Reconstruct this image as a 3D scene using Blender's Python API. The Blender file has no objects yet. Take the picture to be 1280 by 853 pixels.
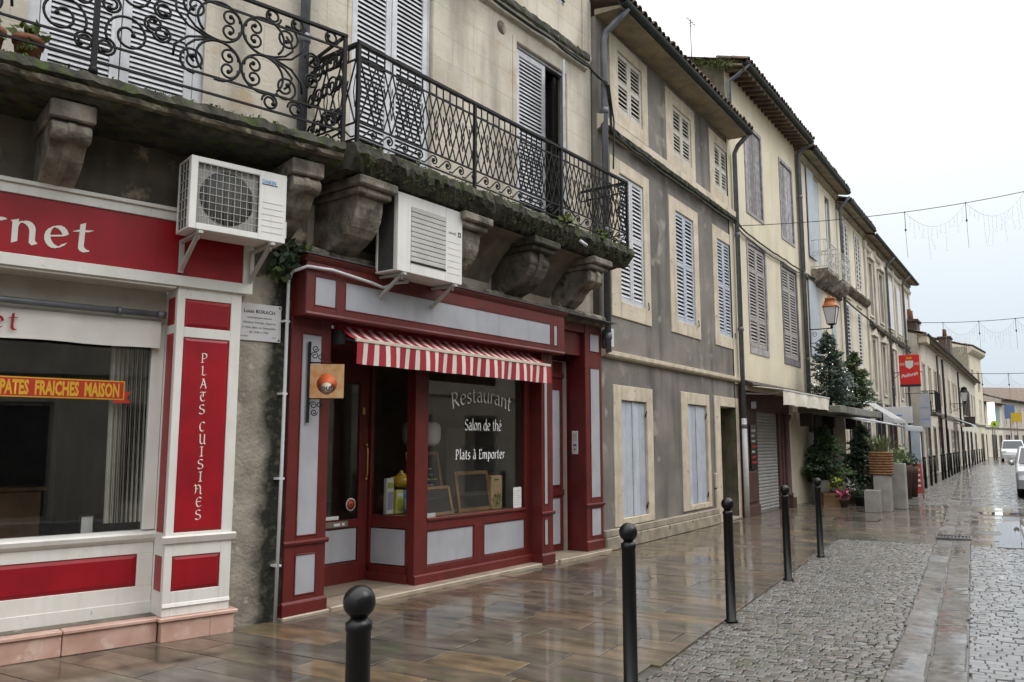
import bpy, bmesh, math, random
from mathutils import Vector, Matrix
R = math.radians
rnd = random.Random(7)
S = bpy.context.scene
COL = S.collection

# ---------------------------------------------------------------- camera, sky, sun, exposure
cam_d = bpy.data.cameras.new('camera'); cam = bpy.data.objects.new('camera', cam_d); COL.objects.link(cam)
cam_d.sensor_width = 36; cam_d.lens = 28.125; cam_d.clip_start = 0.05; cam_d.clip_end = 1500
cam.location = (0, 0, 1.65); cam.rotation_euler = (R(90 + 7.21), 0, R(33.216 - 90))
S.camera = cam
SUN_EL, SUN_AZ = R(52), R(-62)          # azimuth measured from +X (down the street) towards +Y (the facades)
W = bpy.data.worlds.new('World'); S.world = W; W.use_nodes = True
def build_world():
    nt = W.node_tree; N = nt.nodes; L = nt.links
    for n in list(N): N.remove(n)
    out = N.new('ShaderNodeOutputWorld'); bg = N.new('ShaderNodeBackground'); L.new(bg.outputs[0], out.inputs[0])
    sky = N.new('ShaderNodeTexSky'); sky.sky_type = 'NISHITA'; sky.sun_disc = False
    sky.sun_elevation = SUN_EL; sky.sun_rotation = R(90) - SUN_AZ; sky.dust_density = 6; sky.air_density = 1
    hs = N.new('ShaderNodeHueSaturation'); hs.inputs['Saturation'].default_value = .25; L.new(sky.outputs[0], hs.inputs['Color'])
    # cloud deck: the standard overcast sky, three times as bright overhead as at the horizon, faintly mottled
    tc = N.new('ShaderNodeTexCoord'); sp = N.new('ShaderNodeSeparateXYZ'); L.new(tc.outputs['Generated'], sp.inputs[0])
    rp = N.new('ShaderNodeValToRGB'); L.new(sp.outputs['Z'], rp.inputs[0])
    e = rp.color_ramp.elements; e[0].position = 0; e[0].color = (.44, .50, .56, 1); e[1].position = 1; e[1].color = (2.25, 2.27, 2.32, 1)
    a = e.new(.16); a.color = (.53, .59, .64, 1)
    a = e.new(.36); a.color = (.70, .73, .745, 1)
    a = e.new(.62); a.color = (1.45, 1.47, 1.5, 1)
    no = N.new('ShaderNodeTexNoise'); no.inputs['Scale'].default_value = 2.2; no.inputs['Detail'].default_value = 4; L.new(tc.outputs['Generated'], no.inputs['Vector'])
    mr = N.new('ShaderNodeMapRange'); mr.inputs['To Min'].default_value = 9.3; mr.inputs['To Max'].default_value = 10.7; L.new(no.outputs['Fac'], mr.inputs['Value'])
    mu = N.new('ShaderNodeVectorMath'); mu.operation = 'SCALE'; L.new(rp.outputs[0], mu.inputs[0]); L.new(mr.outputs[0], mu.inputs['Scale'])
    mx = N.new('ShaderNodeMix'); mx.data_type = 'RGBA'; mx.inputs['Factor'].default_value = .9
    L.new(hs.outputs[0], mx.inputs[6]); L.new(mu.outputs[0], mx.inputs[7])
    L.new(mx.outputs[2], bg.inputs[0]); bg.inputs[1].default_value = .1
build_world()
sun_d = bpy.data.lights.new('sun', 'SUN'); sun = bpy.data.objects.new('sun', sun_d); COL.objects.link(sun)
sun_d.energy = .6; sun_d.angle = R(30); sun_d.color = (1, .97, .93)
sdir = Vector((math.cos(SUN_EL) * math.cos(SUN_AZ), math.cos(SUN_EL) * math.sin(SUN_AZ), math.sin(SUN_EL)))
sun.rotation_euler = sdir.to_track_quat('Z', 'Y').to_euler()
S.view_settings.view_transform = 'Standard'; S.view_settings.look = 'None'; S.view_settings.exposure = 0.65; S.view_settings.gamma = 1
S.render.engine = 'CYCLES'; S.cycles.max_bounces = 7; S.cycles.transparent_max_bounces = 12; S.cycles.caustics_reflective = False; S.cycles.caustics_refractive = False

# ---------------------------------------------------------------- street frames: x along a facade, y into it, z up
FRM = {'A': (4.75, 6.03, R(-15.8)), 'B': (5.46, 6.01, R(-4)), 'C': (11.18, 5.65, R(-.3)), 'D': (17.6, 5.61, R(-1)),
       'E': (22.0, 5.45, R(-.5)), 'F': (46.3, 4.75, R(-.2)), 'G': (84, 5.0, R(-5)), 'P': (0, 0, R(3.5)), 'W': (0, 0, 0)}
def fw(fr, s, y, z=0):
    x0, y0, a = FRM[fr]; c, n = math.cos(a), math.sin(a)
    return Vector((x0 + c * s - n * y, y0 + n * s + c * y, z))

# ---------------------------------------------------------------- objects
def tag(o, label=None, cat=None, group=None, kind=None):
    if label: o['label'] = label
    if cat: o['category'] = cat
    if group: o['group'] = group
    if kind: o['kind'] = kind
    return o
def thing(name, label, cat, fr='W', s=0, y=0, z=0, group=None, rz=0):
    o = bpy.data.objects.new(name, None); COL.objects.link(o); o.empty_display_size = .1
    o.location = fw(fr, s, y, z); o.rotation_euler = (0, 0, FRM[fr][2] + rz)
    return tag(o, label, cat, group)
def put(name, me, parent=None, loc=(0, 0, 0), rot=(0, 0, 0), label=None):
    o = bpy.data.objects.new(name, me); COL.objects.link(o)
    if parent: o.parent = parent
    o.location = loc; o.rotation_euler = rot
    if label: o['label'] = label
    return o
def copy_tree(o, parent=None):
    c = o.copy(); COL.objects.link(c)
    if parent: c.parent = parent
    for ch in list(o.children): copy_tree(ch, c)
    return c

class MB:
    """collects simple solids and links them as one mesh"""
    def __init__(s): s.v = []; s.f = []; s.m = []; s.sm = []
    def add(s, vs, fs, m=0, smooth=False):
        b = len(s.v); s.v += [tuple(v) for v in vs]
        for f in fs: s.f.append([b + i for i in f]); s.m.append(m); s.sm.append(smooth)
        return s
    def box(s, x0, x1, y0, y1, z0, z1, m=0):
        if x0 > x1: x0, x1 = x1, x0
        if y0 > y1: y0, y1 = y1, y0
        if z0 > z1: z0, z1 = z1, z0
        return s.add([(x0, y0, z0), (x1, y0, z0), (x1, y1, z0), (x0, y1, z0), (x0, y0, z1), (x1, y0, z1), (x1, y1, z1), (x0, y1, z1)],
                     [(3, 2, 1, 0), (4, 5, 6, 7), (0, 1, 5, 4), (1, 2, 6, 5), (2, 3, 7, 6), (3, 0, 4, 7)], m)
    def quad(s, a, b, c, d, m=0): return s.add([a, b, c, d], [(0, 1, 2, 3)], m)
    def prism(s, prof, axis, t0, t1, m=0, smooth=False):
        """profile of 2-D points swept along an axis ('x': points are (y,z); 'y': (x,z); 'z': (x,y))"""
        n = len(prof); P = lambda p, t: {'x': (t, p[0], p[1]), 'y': (p[0], t, p[1]), 'z': (p[0], p[1], t)}[axis]
        vs = [P(p, t0) for p in prof] + [P(p, t1) for p in prof]
        ar = sum(prof[i][0] * prof[(i + 1) % n][1] - prof[(i + 1) % n][0] * prof[i][1] for i in range(n))
        fs = [(i, (i + 1) % n, n + (i + 1) % n, n + i) for i in range(n)]; caps = [tuple(range(n - 1, -1, -1)), tuple(range(n, 2 * n))]
        flip = (ar < 0) != (axis == 'y')
        if flip: fs = [f[::-1] for f in fs]; caps = [c[::-1] for c in caps]
        s.add(vs, fs, m, smooth); b = len(s.v) - 2 * n
        for c in caps: s.f.append([b + i for i in c]); s.m.append(m); s.sm.append(False)
        return s
    def tube(s, pts, r, n=6, m=0, caps=True, closed=False):
        pts = [Vector(p) for p in pts]; k = len(pts)
        rr = r if isinstance(r, (list, tuple)) else [r] * k
        vs = []; up = None
        for i, p in enumerate(pts):
            a = pts[i - 1] if (i > 0 or closed) else pts[i]; b = pts[(i + 1) % k] if (i < k - 1 or closed) else pts[i]
            d = (b - a)
            d = d.normalized() if d.length > 1e-9 else Vector((0, 0, 1))
            if up is None:
                up = Vector((0, 0, 1)) if abs(d.z) < .9 else Vector((0, 1, 0))
            e1 = d.cross(up)
            if e1.length < 1e-6: e1 = d.orthogonal()
            e1.normalize(); e2 = e1.cross(d); up = e2
            for j in range(n):
                t = 2 * math.pi * (j + .5) / n
                vs.append(p + (e1 * math.cos(t) + e2 * math.sin(t)) * rr[i])
        fs = []
        for i in range(k if closed else k - 1):
            i2 = (i + 1) % k
            for j in range(n):
                fs.append((i * n + j, i2 * n + j, i2 * n + (j + 1) % n, i * n + (j + 1) % n))
        b = len(s.v); s.add(vs, fs, m, n > 4)
        if caps and not closed:
            s.f.append([b + j for j in range(n)]); s.m.append(m); s.sm.append(False)
            s.f.append([b + (k - 1) * n + j for j in range(n - 1, -1, -1)]); s.m.append(m); s.sm.append(False)
        return s
    def lathe(s, prof, c=(0, 0, 0), n=16, m=0, axis='z'):
        vs = []; k = len(prof)
        for r, h in prof:
            for j in range(n):
                t = 2 * math.pi * j / n; a, b = r * math.cos(t), r * math.sin(t)
                vs.append({'z': (c[0] + a, c[1] + b, c[2] + h), 'y': (c[0] + a, c[1] + h, c[2] - b), 'x': (c[0] + h, c[1] + a, c[2] + b)}[axis])
        fs = [(i * n + j, i * n + (j + 1) % n, (i + 1) * n + (j + 1) % n, (i + 1) * n + j) for i in range(k - 1) for j in range(n)]
        b0 = len(s.v); s.add(vs, fs, m, True)
        if prof[0][0] > 1e-6: s.f.append([b0 + j for j in range(n - 1, -1, -1)]); s.m.append(m); s.sm.append(False)
        if prof[-1][0] > 1e-6: s.f.append([b0 + (k - 1) * n + j for j in range(n)]); s.m.append(m); s.sm.append(False)
        return s
    def ball(s, c, r, n=12, k=8, m=0, sz=1):
        return s.lathe([(max(1e-7, r * math.sin(math.pi * i / k)), -r * sz * math.cos(math.pi * i / k)) for i in range(k + 1)], c, n, m)
    def ring(s, x0, x1, z0, z1, w, y0, y1, m=0, wb=None, wt=None):
        """a rectangular frame, its pieces butted"""
        wb = w if wb is None else wb; wt = w if wt is None else wt
        s.box(x0, x0 + w, y0, y1, z0, z1, m); s.box(x1 - w, x1, y0, y1, z0, z1, m)
        s.box(x0 + w, x1 - w, y0, y1, z0, z0 + wb, m); s.box(x0 + w, x1 - w, y0, y1, z1 - wt, z1, m); return s
    def raised(s, x0, x1, z0, z1, yb, yf, b=.02, m=0):
        """a panel with sloped margins, back plane yb, front plane yf (nearer the street)"""
        return s.add([(x0, yb, z0), (x1, yb, z0), (x1, yb, z1), (x0, yb, z1), (x0 + b, yf, z0 + b), (x1 - b, yf, z0 + b), (x1 - b, yf, z1 - b), (x0 + b, yf, z1 - b)],
                     [(4, 5, 6, 7), (0, 1, 5, 4), (1, 2, 6, 5), (2, 3, 7, 6), (3, 0, 4, 7)], m)
    def wall(s, x0, x1, z0, z1, holes, y=0, depth=.18, m=0, mr=None, back=True):
        """a wall face on plane y with rectangular openings (x0,x1,z0,z1) that have reveals"""
        mr = m if mr is None else mr
        xs = sorted({x0, x1} | {min(max(h[i], x0), x1) for h in holes for i in (0, 1)}); zs = sorted({z0, z1} | {min(max(h[i], z0), z1) for h in holes for i in (2, 3)})
        for i in range(len(xs) - 1):
            for j in range(len(zs) - 1):
                cx, cz = (xs[i] + xs[i + 1]) / 2, (zs[j] + zs[j + 1]) / 2
                if any(h[0] < cx < h[1] and h[2] < cz < h[3] for h in holes): continue
                s.quad((xs[i], y, zs[j]), (xs[i + 1], y, zs[j]), (xs[i + 1], y, zs[j + 1]), (xs[i], y, zs[j + 1]), m)
        for a, b, c, d in holes:
            e = y + depth
            s.quad((a, y, c), (a, y, d), (a, e, d), (a, e, c), mr); s.quad((b, y, c), (b, e, c), (b, e, d), (b, y, d), mr)
            s.quad((a, y, d), (b, y, d), (b, e, d), (a, e, d), mr); s.quad((a, y, c), (a, e, c), (b, e, c), (b, y, c), mr)
            if back: s.quad((a, e, c), (b, e, c), (b, e, d), (a, e, d), mr)
        return s
    def mesh(s, name, mats, bevel=0):
        me = bpy.data.meshes.new(name); me.from_pydata(s.v, [], s.f)
        for mt in (mats if isinstance(mats, (list, tuple)) else [mats]): me.materials.append(mt)
        me.polygons.foreach_set('material_index', s.m); me.polygons.foreach_set('use_smooth', s.sm)
        if bevel:
            bm = bmesh.new(); bm.from_mesh(me)
            ed = [e for e in bm.edges if len(e.link_faces) == 2 and e.calc_face_angle(0) > .6 and not e.link_faces[0].smooth]
            bmesh.ops.bevel(bm, geom=ed, offset=bevel, segments=1, affect='EDGES', clamp_overlap=True)
            bm.to_mesh(me); bm.free()
        me.update(); return me
    def build(s, name, mats, parent=None, bevel=0, loc=(0, 0, 0), rot=(0, 0, 0), label=None):
        return put(name, s.mesh(name, mats, bevel), parent, loc, rot, label)

def spiral(cx, cz, r0, r1, a0, turns, n=20):
    return [(cx + (r0 + (r1 - r0) * i / n) * math.cos(a0 + turns * 2 * math.pi * i / n), cz + (r0 + (r1 - r0) * i / n) * math.sin(a0 + turns * 2 * math.pi * i / n)) for i in range(n + 1)]
# ---------------------------------------------------------------- materials
def nd(nt, t, **k):
    n = nt.nodes.new(t)
    for a, b in k.items(): setattr(n, a, b)
    return n
def mat(name, c1, c2=None, scale=3, rough=.6, r2=None, bump=0, bscale=60, metal=0, streak=None, streak_amt=.5, sscale=(5, 5, .5), spots=None, spot_lo=.58, spot_scale=6, detail=5, coat=0, sheen=0, spec=.5, lo=.35, hi=.65, b2=0, b2scale=6, local=False, ashlar=None, side=None, objrand=0):
    m = bpy.data.materials.new(name); m.use_nodes = True; nt = m.node_tree; L = nt.links.new
    bs = nt.nodes['Principled BSDF']; bs.inputs['Metallic'].default_value = metal; bs.inputs['Specular IOR Level'].default_value = spec
    bs.inputs['Coat Weight'].default_value = coat; bs.inputs['Coat Roughness'].default_value = .06
    if local: pos = nd(nt, 'ShaderNodeTexCoord').outputs['Object']
    else: pos = nd(nt, 'ShaderNodeNewGeometry').outputs['Position']
    c = None
    def noise(sc, det=detail, vec=None):
        n = nd(nt, 'ShaderNodeTexNoise'); n.inputs['Scale'].default_value = sc; n.inputs['Detail'].default_value = det; L(vec or pos, n.inputs['Vector']); return n.outputs['Fac']
    def ramp(f, lo, hi):
        r = nd(nt, 'ShaderNodeMapRange'); r.inputs['From Min'].default_value = lo; r.inputs['From Max'].default_value = hi; L(f, r.inputs['Value']); return r.outputs[0]
    def mix(f, a, b):
        x = nd(nt, 'ShaderNodeMix', data_type='RGBA'); L(f, x.inputs[0])
        for i, v in ((6, a), (7, b)):
            if hasattr(v, 'is_output'): L(v, x.inputs[i])
            else: x.inputs[i].default_value = (*v, 1)
        return x.outputs[2]
    col = c1
    if c2: f1 = ramp(noise(scale), lo, hi); col = mix(f1, c1, c2)
    if streak:
        mp = nd(nt, 'ShaderNodeMapping'); mp.inputs['Scale'].default_value = sscale; L(pos, mp.inputs['Vector'])
        f = ramp(noise(1, 4, mp.outputs[0]), .5, .8)
        mm = nd(nt, 'ShaderNodeMath', operation='MULTIPLY'); L(f, mm.inputs[0]); mm.inputs[1].default_value = streak_amt
        col = mix(mm.outputs[0], col, streak)
    if spots: col = mix(ramp(noise(spot_scale, 7), spot_lo, spot_lo + .1), col, spots)
    if objrand:                                           # each piece its own tone
        oi = nd(nt, 'ShaderNodeObjectInfo'); q_ = nd(nt, 'ShaderNodeMapRange'); L(oi.outputs['Random'], q_.inputs['Value']); q_.inputs['To Min'].default_value = 1 - objrand; q_.inputs['To Max'].default_value = 1 + objrand
        vm = nd(nt, 'ShaderNodeVectorMath', operation='SCALE'); L(q_.outputs[0], vm.inputs['Scale'])
        if hasattr(col, 'is_output'): L(col, vm.inputs[0])
        else: vm.inputs[0].default_value = col
        col = vm.outputs[0]
    if ashlar:                                            # faint joints of large stone blocks
        sx = nd(nt, 'ShaderNodeSeparateXYZ'); L(pos, sx.inputs[0]); cb = nd(nt, 'ShaderNodeCombineXYZ'); L(sx.outputs[0], cb.inputs[0]); L(sx.outputs[2], cb.inputs[1])
        br = nd(nt, 'ShaderNodeTexBrick'); L(cb.outputs[0], br.inputs['Vector']); br.inputs['Scale'].default_value = 1; br.inputs['Brick Width'].default_value = .82; br.inputs['Row Height'].default_value = .36; br.inputs['Mortar Size'].default_value = .006; br.inputs['Mortar Smooth'].default_value = .3
        br.inputs['Color1'].default_value = (0, 0, 0, 1); br.inputs['Color2'].default_value = (.16, .16, .16, 1); br.inputs['Mortar'].default_value = (.55, .55, .55, 1)
        col = mix(br.outputs['Color'], col, ashlar)
    if side:                                              # a stain with a ragged edge that covers one end of the piece (colour, from x, to x)
        tx = nd(nt, 'ShaderNodeTexCoord'); sx = nd(nt, 'ShaderNodeSeparateXYZ'); L(tx.outputs['Object'], sx.inputs[0])
        ma = nd(nt, 'ShaderNodeMath', operation='MULTIPLY_ADD'); L(noise(3.5, 8), ma.inputs[0]); ma.inputs[1].default_value = .34; L(sx.outputs[0], ma.inputs[2])
        col = mix(ramp(ma.outputs[0], side[1] + .17, side[2] + .17), col, mix(ramp(noise(16, 6), .52, .68), side[0], (.07, .068, .045)))
    if hasattr(col, 'is_output'): L(col, bs.inputs['Base Color'])
    else: bs.inputs['Base Color'].default_value = (*col, 1)
    if r2 is not None:
        f = ramp(noise(scale * .7 + .5, 4), .4, .62); q = nd(nt, 'ShaderNodeMapRange'); L(f, q.inputs['Value']); q.inputs['To Min'].default_value = rough; q.inputs['To Max'].default_value = r2; L(q.outputs[0], bs.inputs['Roughness'])
    else: bs.inputs['Roughness'].default_value = rough
    if bump:
        h = noise(bscale, 4)
        if b2:
            h2 = noise(b2scale, 3); a = nd(nt, 'ShaderNodeMath', operation='MULTIPLY_ADD'); L(h2, a.inputs[0]); a.inputs[1].default_value = b2; L(h, a.inputs[2]); h = a.outputs[0]
        b = nd(nt, 'ShaderNodeBump'); b.inputs['Strength'].default_value = bump; b.inputs['Distance'].default_value = .01; L(h, b.inputs['Height']); L(b.outputs[0], bs.inputs['Normal'])
    return m
def fabric(name, c):
    """thin awning cloth that lets daylight through"""
    m = bpy.data.materials.new(name); m.use_nodes = True; nt = m.node_tree; L = nt.links.new
    for n in list(nt.nodes): nt.nodes.remove(n)
    o = nd(nt, 'ShaderNodeOutputMaterial'); mx = nd(nt, 'ShaderNodeMixShader'); d = nd(nt, 'ShaderNodeBsdfDiffuse'); t = nd(nt, 'ShaderNodeBsdfTranslucent'); d.inputs[0].default_value = (*c, 1); t.inputs[0].default_value = (*c, 1)
    mx.inputs[0].default_value = .5; L(d.outputs[0], mx.inputs[1]); L(t.outputs[0], mx.inputs[2]); L(mx.outputs[0], o.inputs[0]); return m
def emit(name, c, st=1):
    m = bpy.data.materials.new(name); m.use_nodes = True; b = m.node_tree.nodes['Principled BSDF']; b.inputs['Base Color'].default_value = (*c, 1)
    b.inputs['Emission Color'].default_value = (*c, 1); b.inputs['Emission Strength'].default_value = st; return m
def glassmat(name, tint=.8, ior=1.5):
    m = bpy.data.materials.new(name); m.use_nodes = True; nt = m.node_tree; L = nt.links.new
    for n in list(nt.nodes): nt.nodes.remove(n)
    o = nd(nt, 'ShaderNodeOutputMaterial'); mx = nd(nt, 'ShaderNodeMixShader'); fr = nd(nt, 'ShaderNodeFresnel')
    ge = nd(nt, 'ShaderNodeNewGeometry'); ir = nd(nt, 'ShaderNodeMapRange'); ir.inputs['To Min'].default_value = ior; ir.inputs['To Max'].default_value = 1 / ior; L(ge.outputs['Backfacing'], ir.inputs['Value']); L(ir.outputs[0], fr.inputs[0])
    t = nd(nt, 'ShaderNodeBsdfTransparent'); t.inputs[0].default_value = (tint, tint * 1.01, tint, 1); g = nd(nt, 'ShaderNodeBsdfGlossy'); g.inputs['Roughness'].default_value = .015
    ma = nd(nt, 'ShaderNodeMath', operation='MULTIPLY'); L(fr.outputs[0], ma.inputs[0]); ma.inputs[1].default_value = 1.15; ma.use_clamp = True
    L(ma.outputs[0], mx.inputs[0]); L(t.outputs[0], mx.inputs[1]); L(g.outputs[0], mx.inputs[2]); L(mx.outputs[0], o.inputs[0]); return m

WHITE = mat('white_paint', (.74, .725, .68), (.68, .66, .61), 4, .42, streak=(.50, .47, .41), streak_amt=.35, sscale=(14, 14, .8), spots=(.50, .46, .38), spot_lo=.68, spot_scale=13, bump=.1, bscale=30)
RED = mat('red_paint', (.33, .006, .014), (.24, .005, .012), 3, .40, streak=(.16, .006, .010), streak_amt=.5, sscale=(9, 9, .8), bump=.06, bscale=25, spec=.4)
CREAM_LETTER = mat('cream_letter_paint', (.72, .69, .62), rough=.5)
MAROON = mat('maroon_paint', (.130, .013, .0105), (.095, .011, .0095), 5, .46, streak=(.055, .016, .014), streak_amt=.5, sscale=(10, 10, .8), spots=(.20, .06, .045), spot_lo=.69, spot_scale=16, bump=.1, bscale=25)
GREYPANEL = mat('pale_grey_paint', (.39, .40, .43), (.335, .34, .37), 3, .55, streak=(.25, .24, .25), streak_amt=.45, sscale=(8, 8, .8), bump=.04, bscale=30)
MARBLE = mat('pink_marble', (.58, .38, .31), (.47, .28, .22), 5, .25, spots=(.62, .46, .38), spot_lo=.55, spot_scale=8, detail=9)
STRIPWALL = mat('rough_grey_wall_with_black_moss', (.36, .325, .265), (.22, .195, .16), 3.2, .95, streak=(.12, .11, .09), streak_amt=.6, sscale=(5, 5, .6), spots=(.43, .39, .32), spot_lo=.60, spot_scale=7, bump=1, bscale=34, b2=1.6, b2scale=9, side=((.014, .015, .01), .20, .34))
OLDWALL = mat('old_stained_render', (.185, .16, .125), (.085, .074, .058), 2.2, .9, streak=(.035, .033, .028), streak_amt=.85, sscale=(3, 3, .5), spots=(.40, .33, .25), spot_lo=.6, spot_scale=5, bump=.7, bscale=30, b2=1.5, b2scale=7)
MOSSWALL = mat('mossy_black_wall', (.022, .024, .015), (.05, .052, .03), 9, .95, spots=(.10, .09, .065), spot_lo=.6, spot_scale=14, bump=.8, bscale=40)
LIMESTONE = mat('weathered_limestone', (.63, .575, .475), (.46, .415, .34), 1.5, .85, streak=(.225, .205, .172), streak_amt=.95, sscale=(2.9, 2.9, .4), spots=(.47, .37, .24), spot_lo=.60, spot_scale=3, ashlar=(.27, .24, .195), bump=.5, bscale=30, b2=1, b2scale=6)
SLABSTONE = mat('mossy_slab_stone', (.085, .078, .06), (.022, .024, .017), 7, .95, spots=(.055, .075, .022), spot_lo=.54, spot_scale=9, bump=1, bscale=28, b2=1.5, b2scale=9)
SLABBAND = mat('moulded_slab_stone', (.17, .14, .10), (.05, .048, .034), 8, .95, spots=(.30, .26, .19), spot_lo=.60, spot_scale=12, bump=.8, bscale=30)
CORBEL = mat('carved_corbel_stone', (.335, .295, .24), (.115, .10, .08), 5, .9, streak=(.04, .037, .028), streak_amt=.85, sscale=(7, 7, 1.4), spots=(.075, .07, .05), spot_lo=.60, spot_scale=7, bump=.9, bscale=34, b2=2, b2scale=12)
CORBEL_DARK = mat('dark_corbel_stone', (.13, .11, .085), (.045, .042, .033), 6, .95, spots=(.22, .16, .10), spot_lo=.6, spot_scale=8, bump=.8, bscale=28)
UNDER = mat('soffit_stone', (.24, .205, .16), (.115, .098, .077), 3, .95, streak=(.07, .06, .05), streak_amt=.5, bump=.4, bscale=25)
IRON = mat('black_wrought_iron', (.006, .006, .0065), (.012, .011, .0105), 30, .6, spec=.25)
SHUT_WHITE = mat('white_shutter_paint', (.62, .625, .65), (.48, .485, .51), 6, .55, objrand=.1, streak=(.30, .28, .26), streak_amt=.4, sscale=(12, 12, .6), bump=.1, bscale=30)
SHUT_DARKBACK = mat('shutter_back', (.035, .033, .03), rough=.9)
SHUT_BLUE = mat('pale_blue_shutter_paint', (.45, .485, .55), (.37, .40, .46), 5, .6, objrand=.13, spots=(.30, .31, .33), spot_lo=.66, spot_scale=12, streak=(.27, .28, .31), streak_amt=.35, sscale=(12, 12, .5), bump=.06, bscale=30)
SHUT_CREAM = mat('cream_shutter_paint', (.56, .53, .46), (.46, .43, .37), 6, .6, streak=(.26, .23, .2), streak_amt=.4, bump=.06)
SHUT_OLD = mat('bare_grey_purple_boards', (.34, .32, .335), (.20, .185, .195), 7, .8, streak=(.085, .065, .068), streak_amt=.9, sscale=(16, 16, .4), bump=.3, bscale=40, objrand=.45)
SHUT_TAUPE = mat('taupe_shutter_paint', (.36, .33, .32), (.27, .245, .235), 6, .65, streak=(.16, .14, .13), streak_amt=.4, bump=.08)
GREYRENDER = mat('grey_cement_render', (.215, .195, .172), (.14, .126, .112), 1.3, .9, streak=(.056, .053, .048), streak_amt=.8, sscale=(3.6, 3.6, .38), spots=(.27, .245, .21), spot_lo=.60, spot_scale=2.4, bump=.4, bscale=45, detail=7)
CREAMSTONE = mat('cream_window_stone', (.60, .525, .41), (.48, .41, .31), 4, .8, streak=(.27, .225, .17), streak_amt=.5, spots=(.33, .29, .22), spot_lo=.62, spot_scale=9, bump=.4, bscale=40)
WORNSTONE = mat('worn_plinth_stone', (.36, .31, .24), (.22, .19, .15), 4, .85, spots=(.10, .11, .06), spot_lo=.62, bump=.5, bscale=25)
YELLOW = mat('yellow_render', (.64, .58, .44), (.56, .505, .38), 1.2, .9, streak=(.34, .305, .235), streak_amt=.5, sscale=(2, 2, .25), bump=.1, bscale=60)
CREAMR = mat('cream_render', (.65, .60, .49), (.55, .50, .40), 1.2, .9, streak=(.33, .30, .245), streak_amt=.45, sscale=(2, 2, .25), bump=.12, bscale=50)
PALESTONE = mat('pale_town_stone', (.62, .575, .49), (.47, .43, .365), 1.6, .9, streak=(.26, .23, .19), streak_amt=.55, sscale=(2, 2, .25), bump=.2, bscale=30)
FARSTONE = mat('far_town_stone', (.52, .47, .39), (.40, .355, .29), .9, .9, streak=(.25, .22, .18), streak_amt=.5, sscale=(1, 1, .15))
ZINC = mat('grey_zinc_pipe', (.155, .165, .185), (.11, .115, .125), 7, .45, metal=.3, bump=.05)
GUTTER = mat('dark_green_gutter', (.020, .027, .024), (.035, .04, .036), 9, .7, bump=.1, spec=.25)
EAVE = mat('stained_eave_board', (.31, .26, .175), (.18, .155, .11), 3, .85, streak=(.33, .23, .10), streak_amt=.6, sscale=(1, 5, 5), bump=.3)
TILE = mat('old_roof_tile', (.16, .10, .075), (.09, .07, .055), 5, .85, objrand=.35, spots=(.07, .085, .03), spot_lo=.55, bump=.4)
MOSS = mat('roof_moss', (.05, .075, .014), (.095, .11, .03), 12, .95, bump=1, bscale=50)
PVC = mat('white_pvc', (.62, .62, .64), (.55, .55, .56), 5, .4)
ACWHITE = mat('ac_casing_white', (.74, .73, .70), (.68, .67, .635), 4, .4, streak=(.5, .46, .40), streak_amt=.35, sscale=(14, 14, .8))
ACDARK = mat('ac_coil_dark', (.045, .045, .045), (.075, .075, .07), 60, .6)
ACMID = mat('ac_inner_grey', (.40, .39, .36), rough=.6)
ACGRILLE = mat('ac_grille_plastic', (.50, .49, .46), (.43, .42, .40), 5, .5)
CABLE = mat('black_cable', (.012, .013, .012), (.02, .03, .015), 20, .7)
GLASS = glassmat('window_glass', .93)
GLASS_LAMP = glassmat('lamp_glass', .9)
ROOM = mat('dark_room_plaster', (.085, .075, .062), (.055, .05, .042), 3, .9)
SHOPROOM = mat('shop_room_plaster', (.50, .46, .40), (.42, .38, .33), 3, .9)
ROOMFLOOR = mat('room_floor_tile', (.20, .16, .12), rough=.5)
BRASS = mat('brass', (.55, .36, .10), rough=.3, metal=.9)
PAPER = mat('white_paper', (.68, .68, .66), rough=.8)
TEXTWHITE = mat('white_window_lettering', (.82, .82, .82), rough=.6)
WOOD = mat('brown_wood', (.26, .14, .065), (.17, .09, .04), 6, .6, objrand=.2, bump=.1)
SLATE = mat('black_chalkboard', (.018, .017, .016), (.03, .028, .026), 5, .8)
CHALK_Y = mat('yellow_chalk', (.42, .42, .10), rough=.9)
CHALK_G = mat('green_chalk', (.20, .36, .16), rough=.9)
CHALK_W = mat('white_chalk', (.45, .45, .42), rough=.9)
PLAINBLACK = mat('black_paint', (.012, .012, .013), rough=.35)
def stripes_fabric():
    return mat('red_awning_fabric', (.36, .018, .035), (.29, .014, .028), 4, .8), mat('white_awning_fabric', (.70, .64, .58), (.62, .57, .51), 4, .8)
AWN_RED, AWN_WHITE = stripes_fabric()
BOLLARD = mat('gloss_black_bollard', (.005, .005, .0055), rough=.22, r2=.42, bump=.05, bscale=15, spec=.35)
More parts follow.
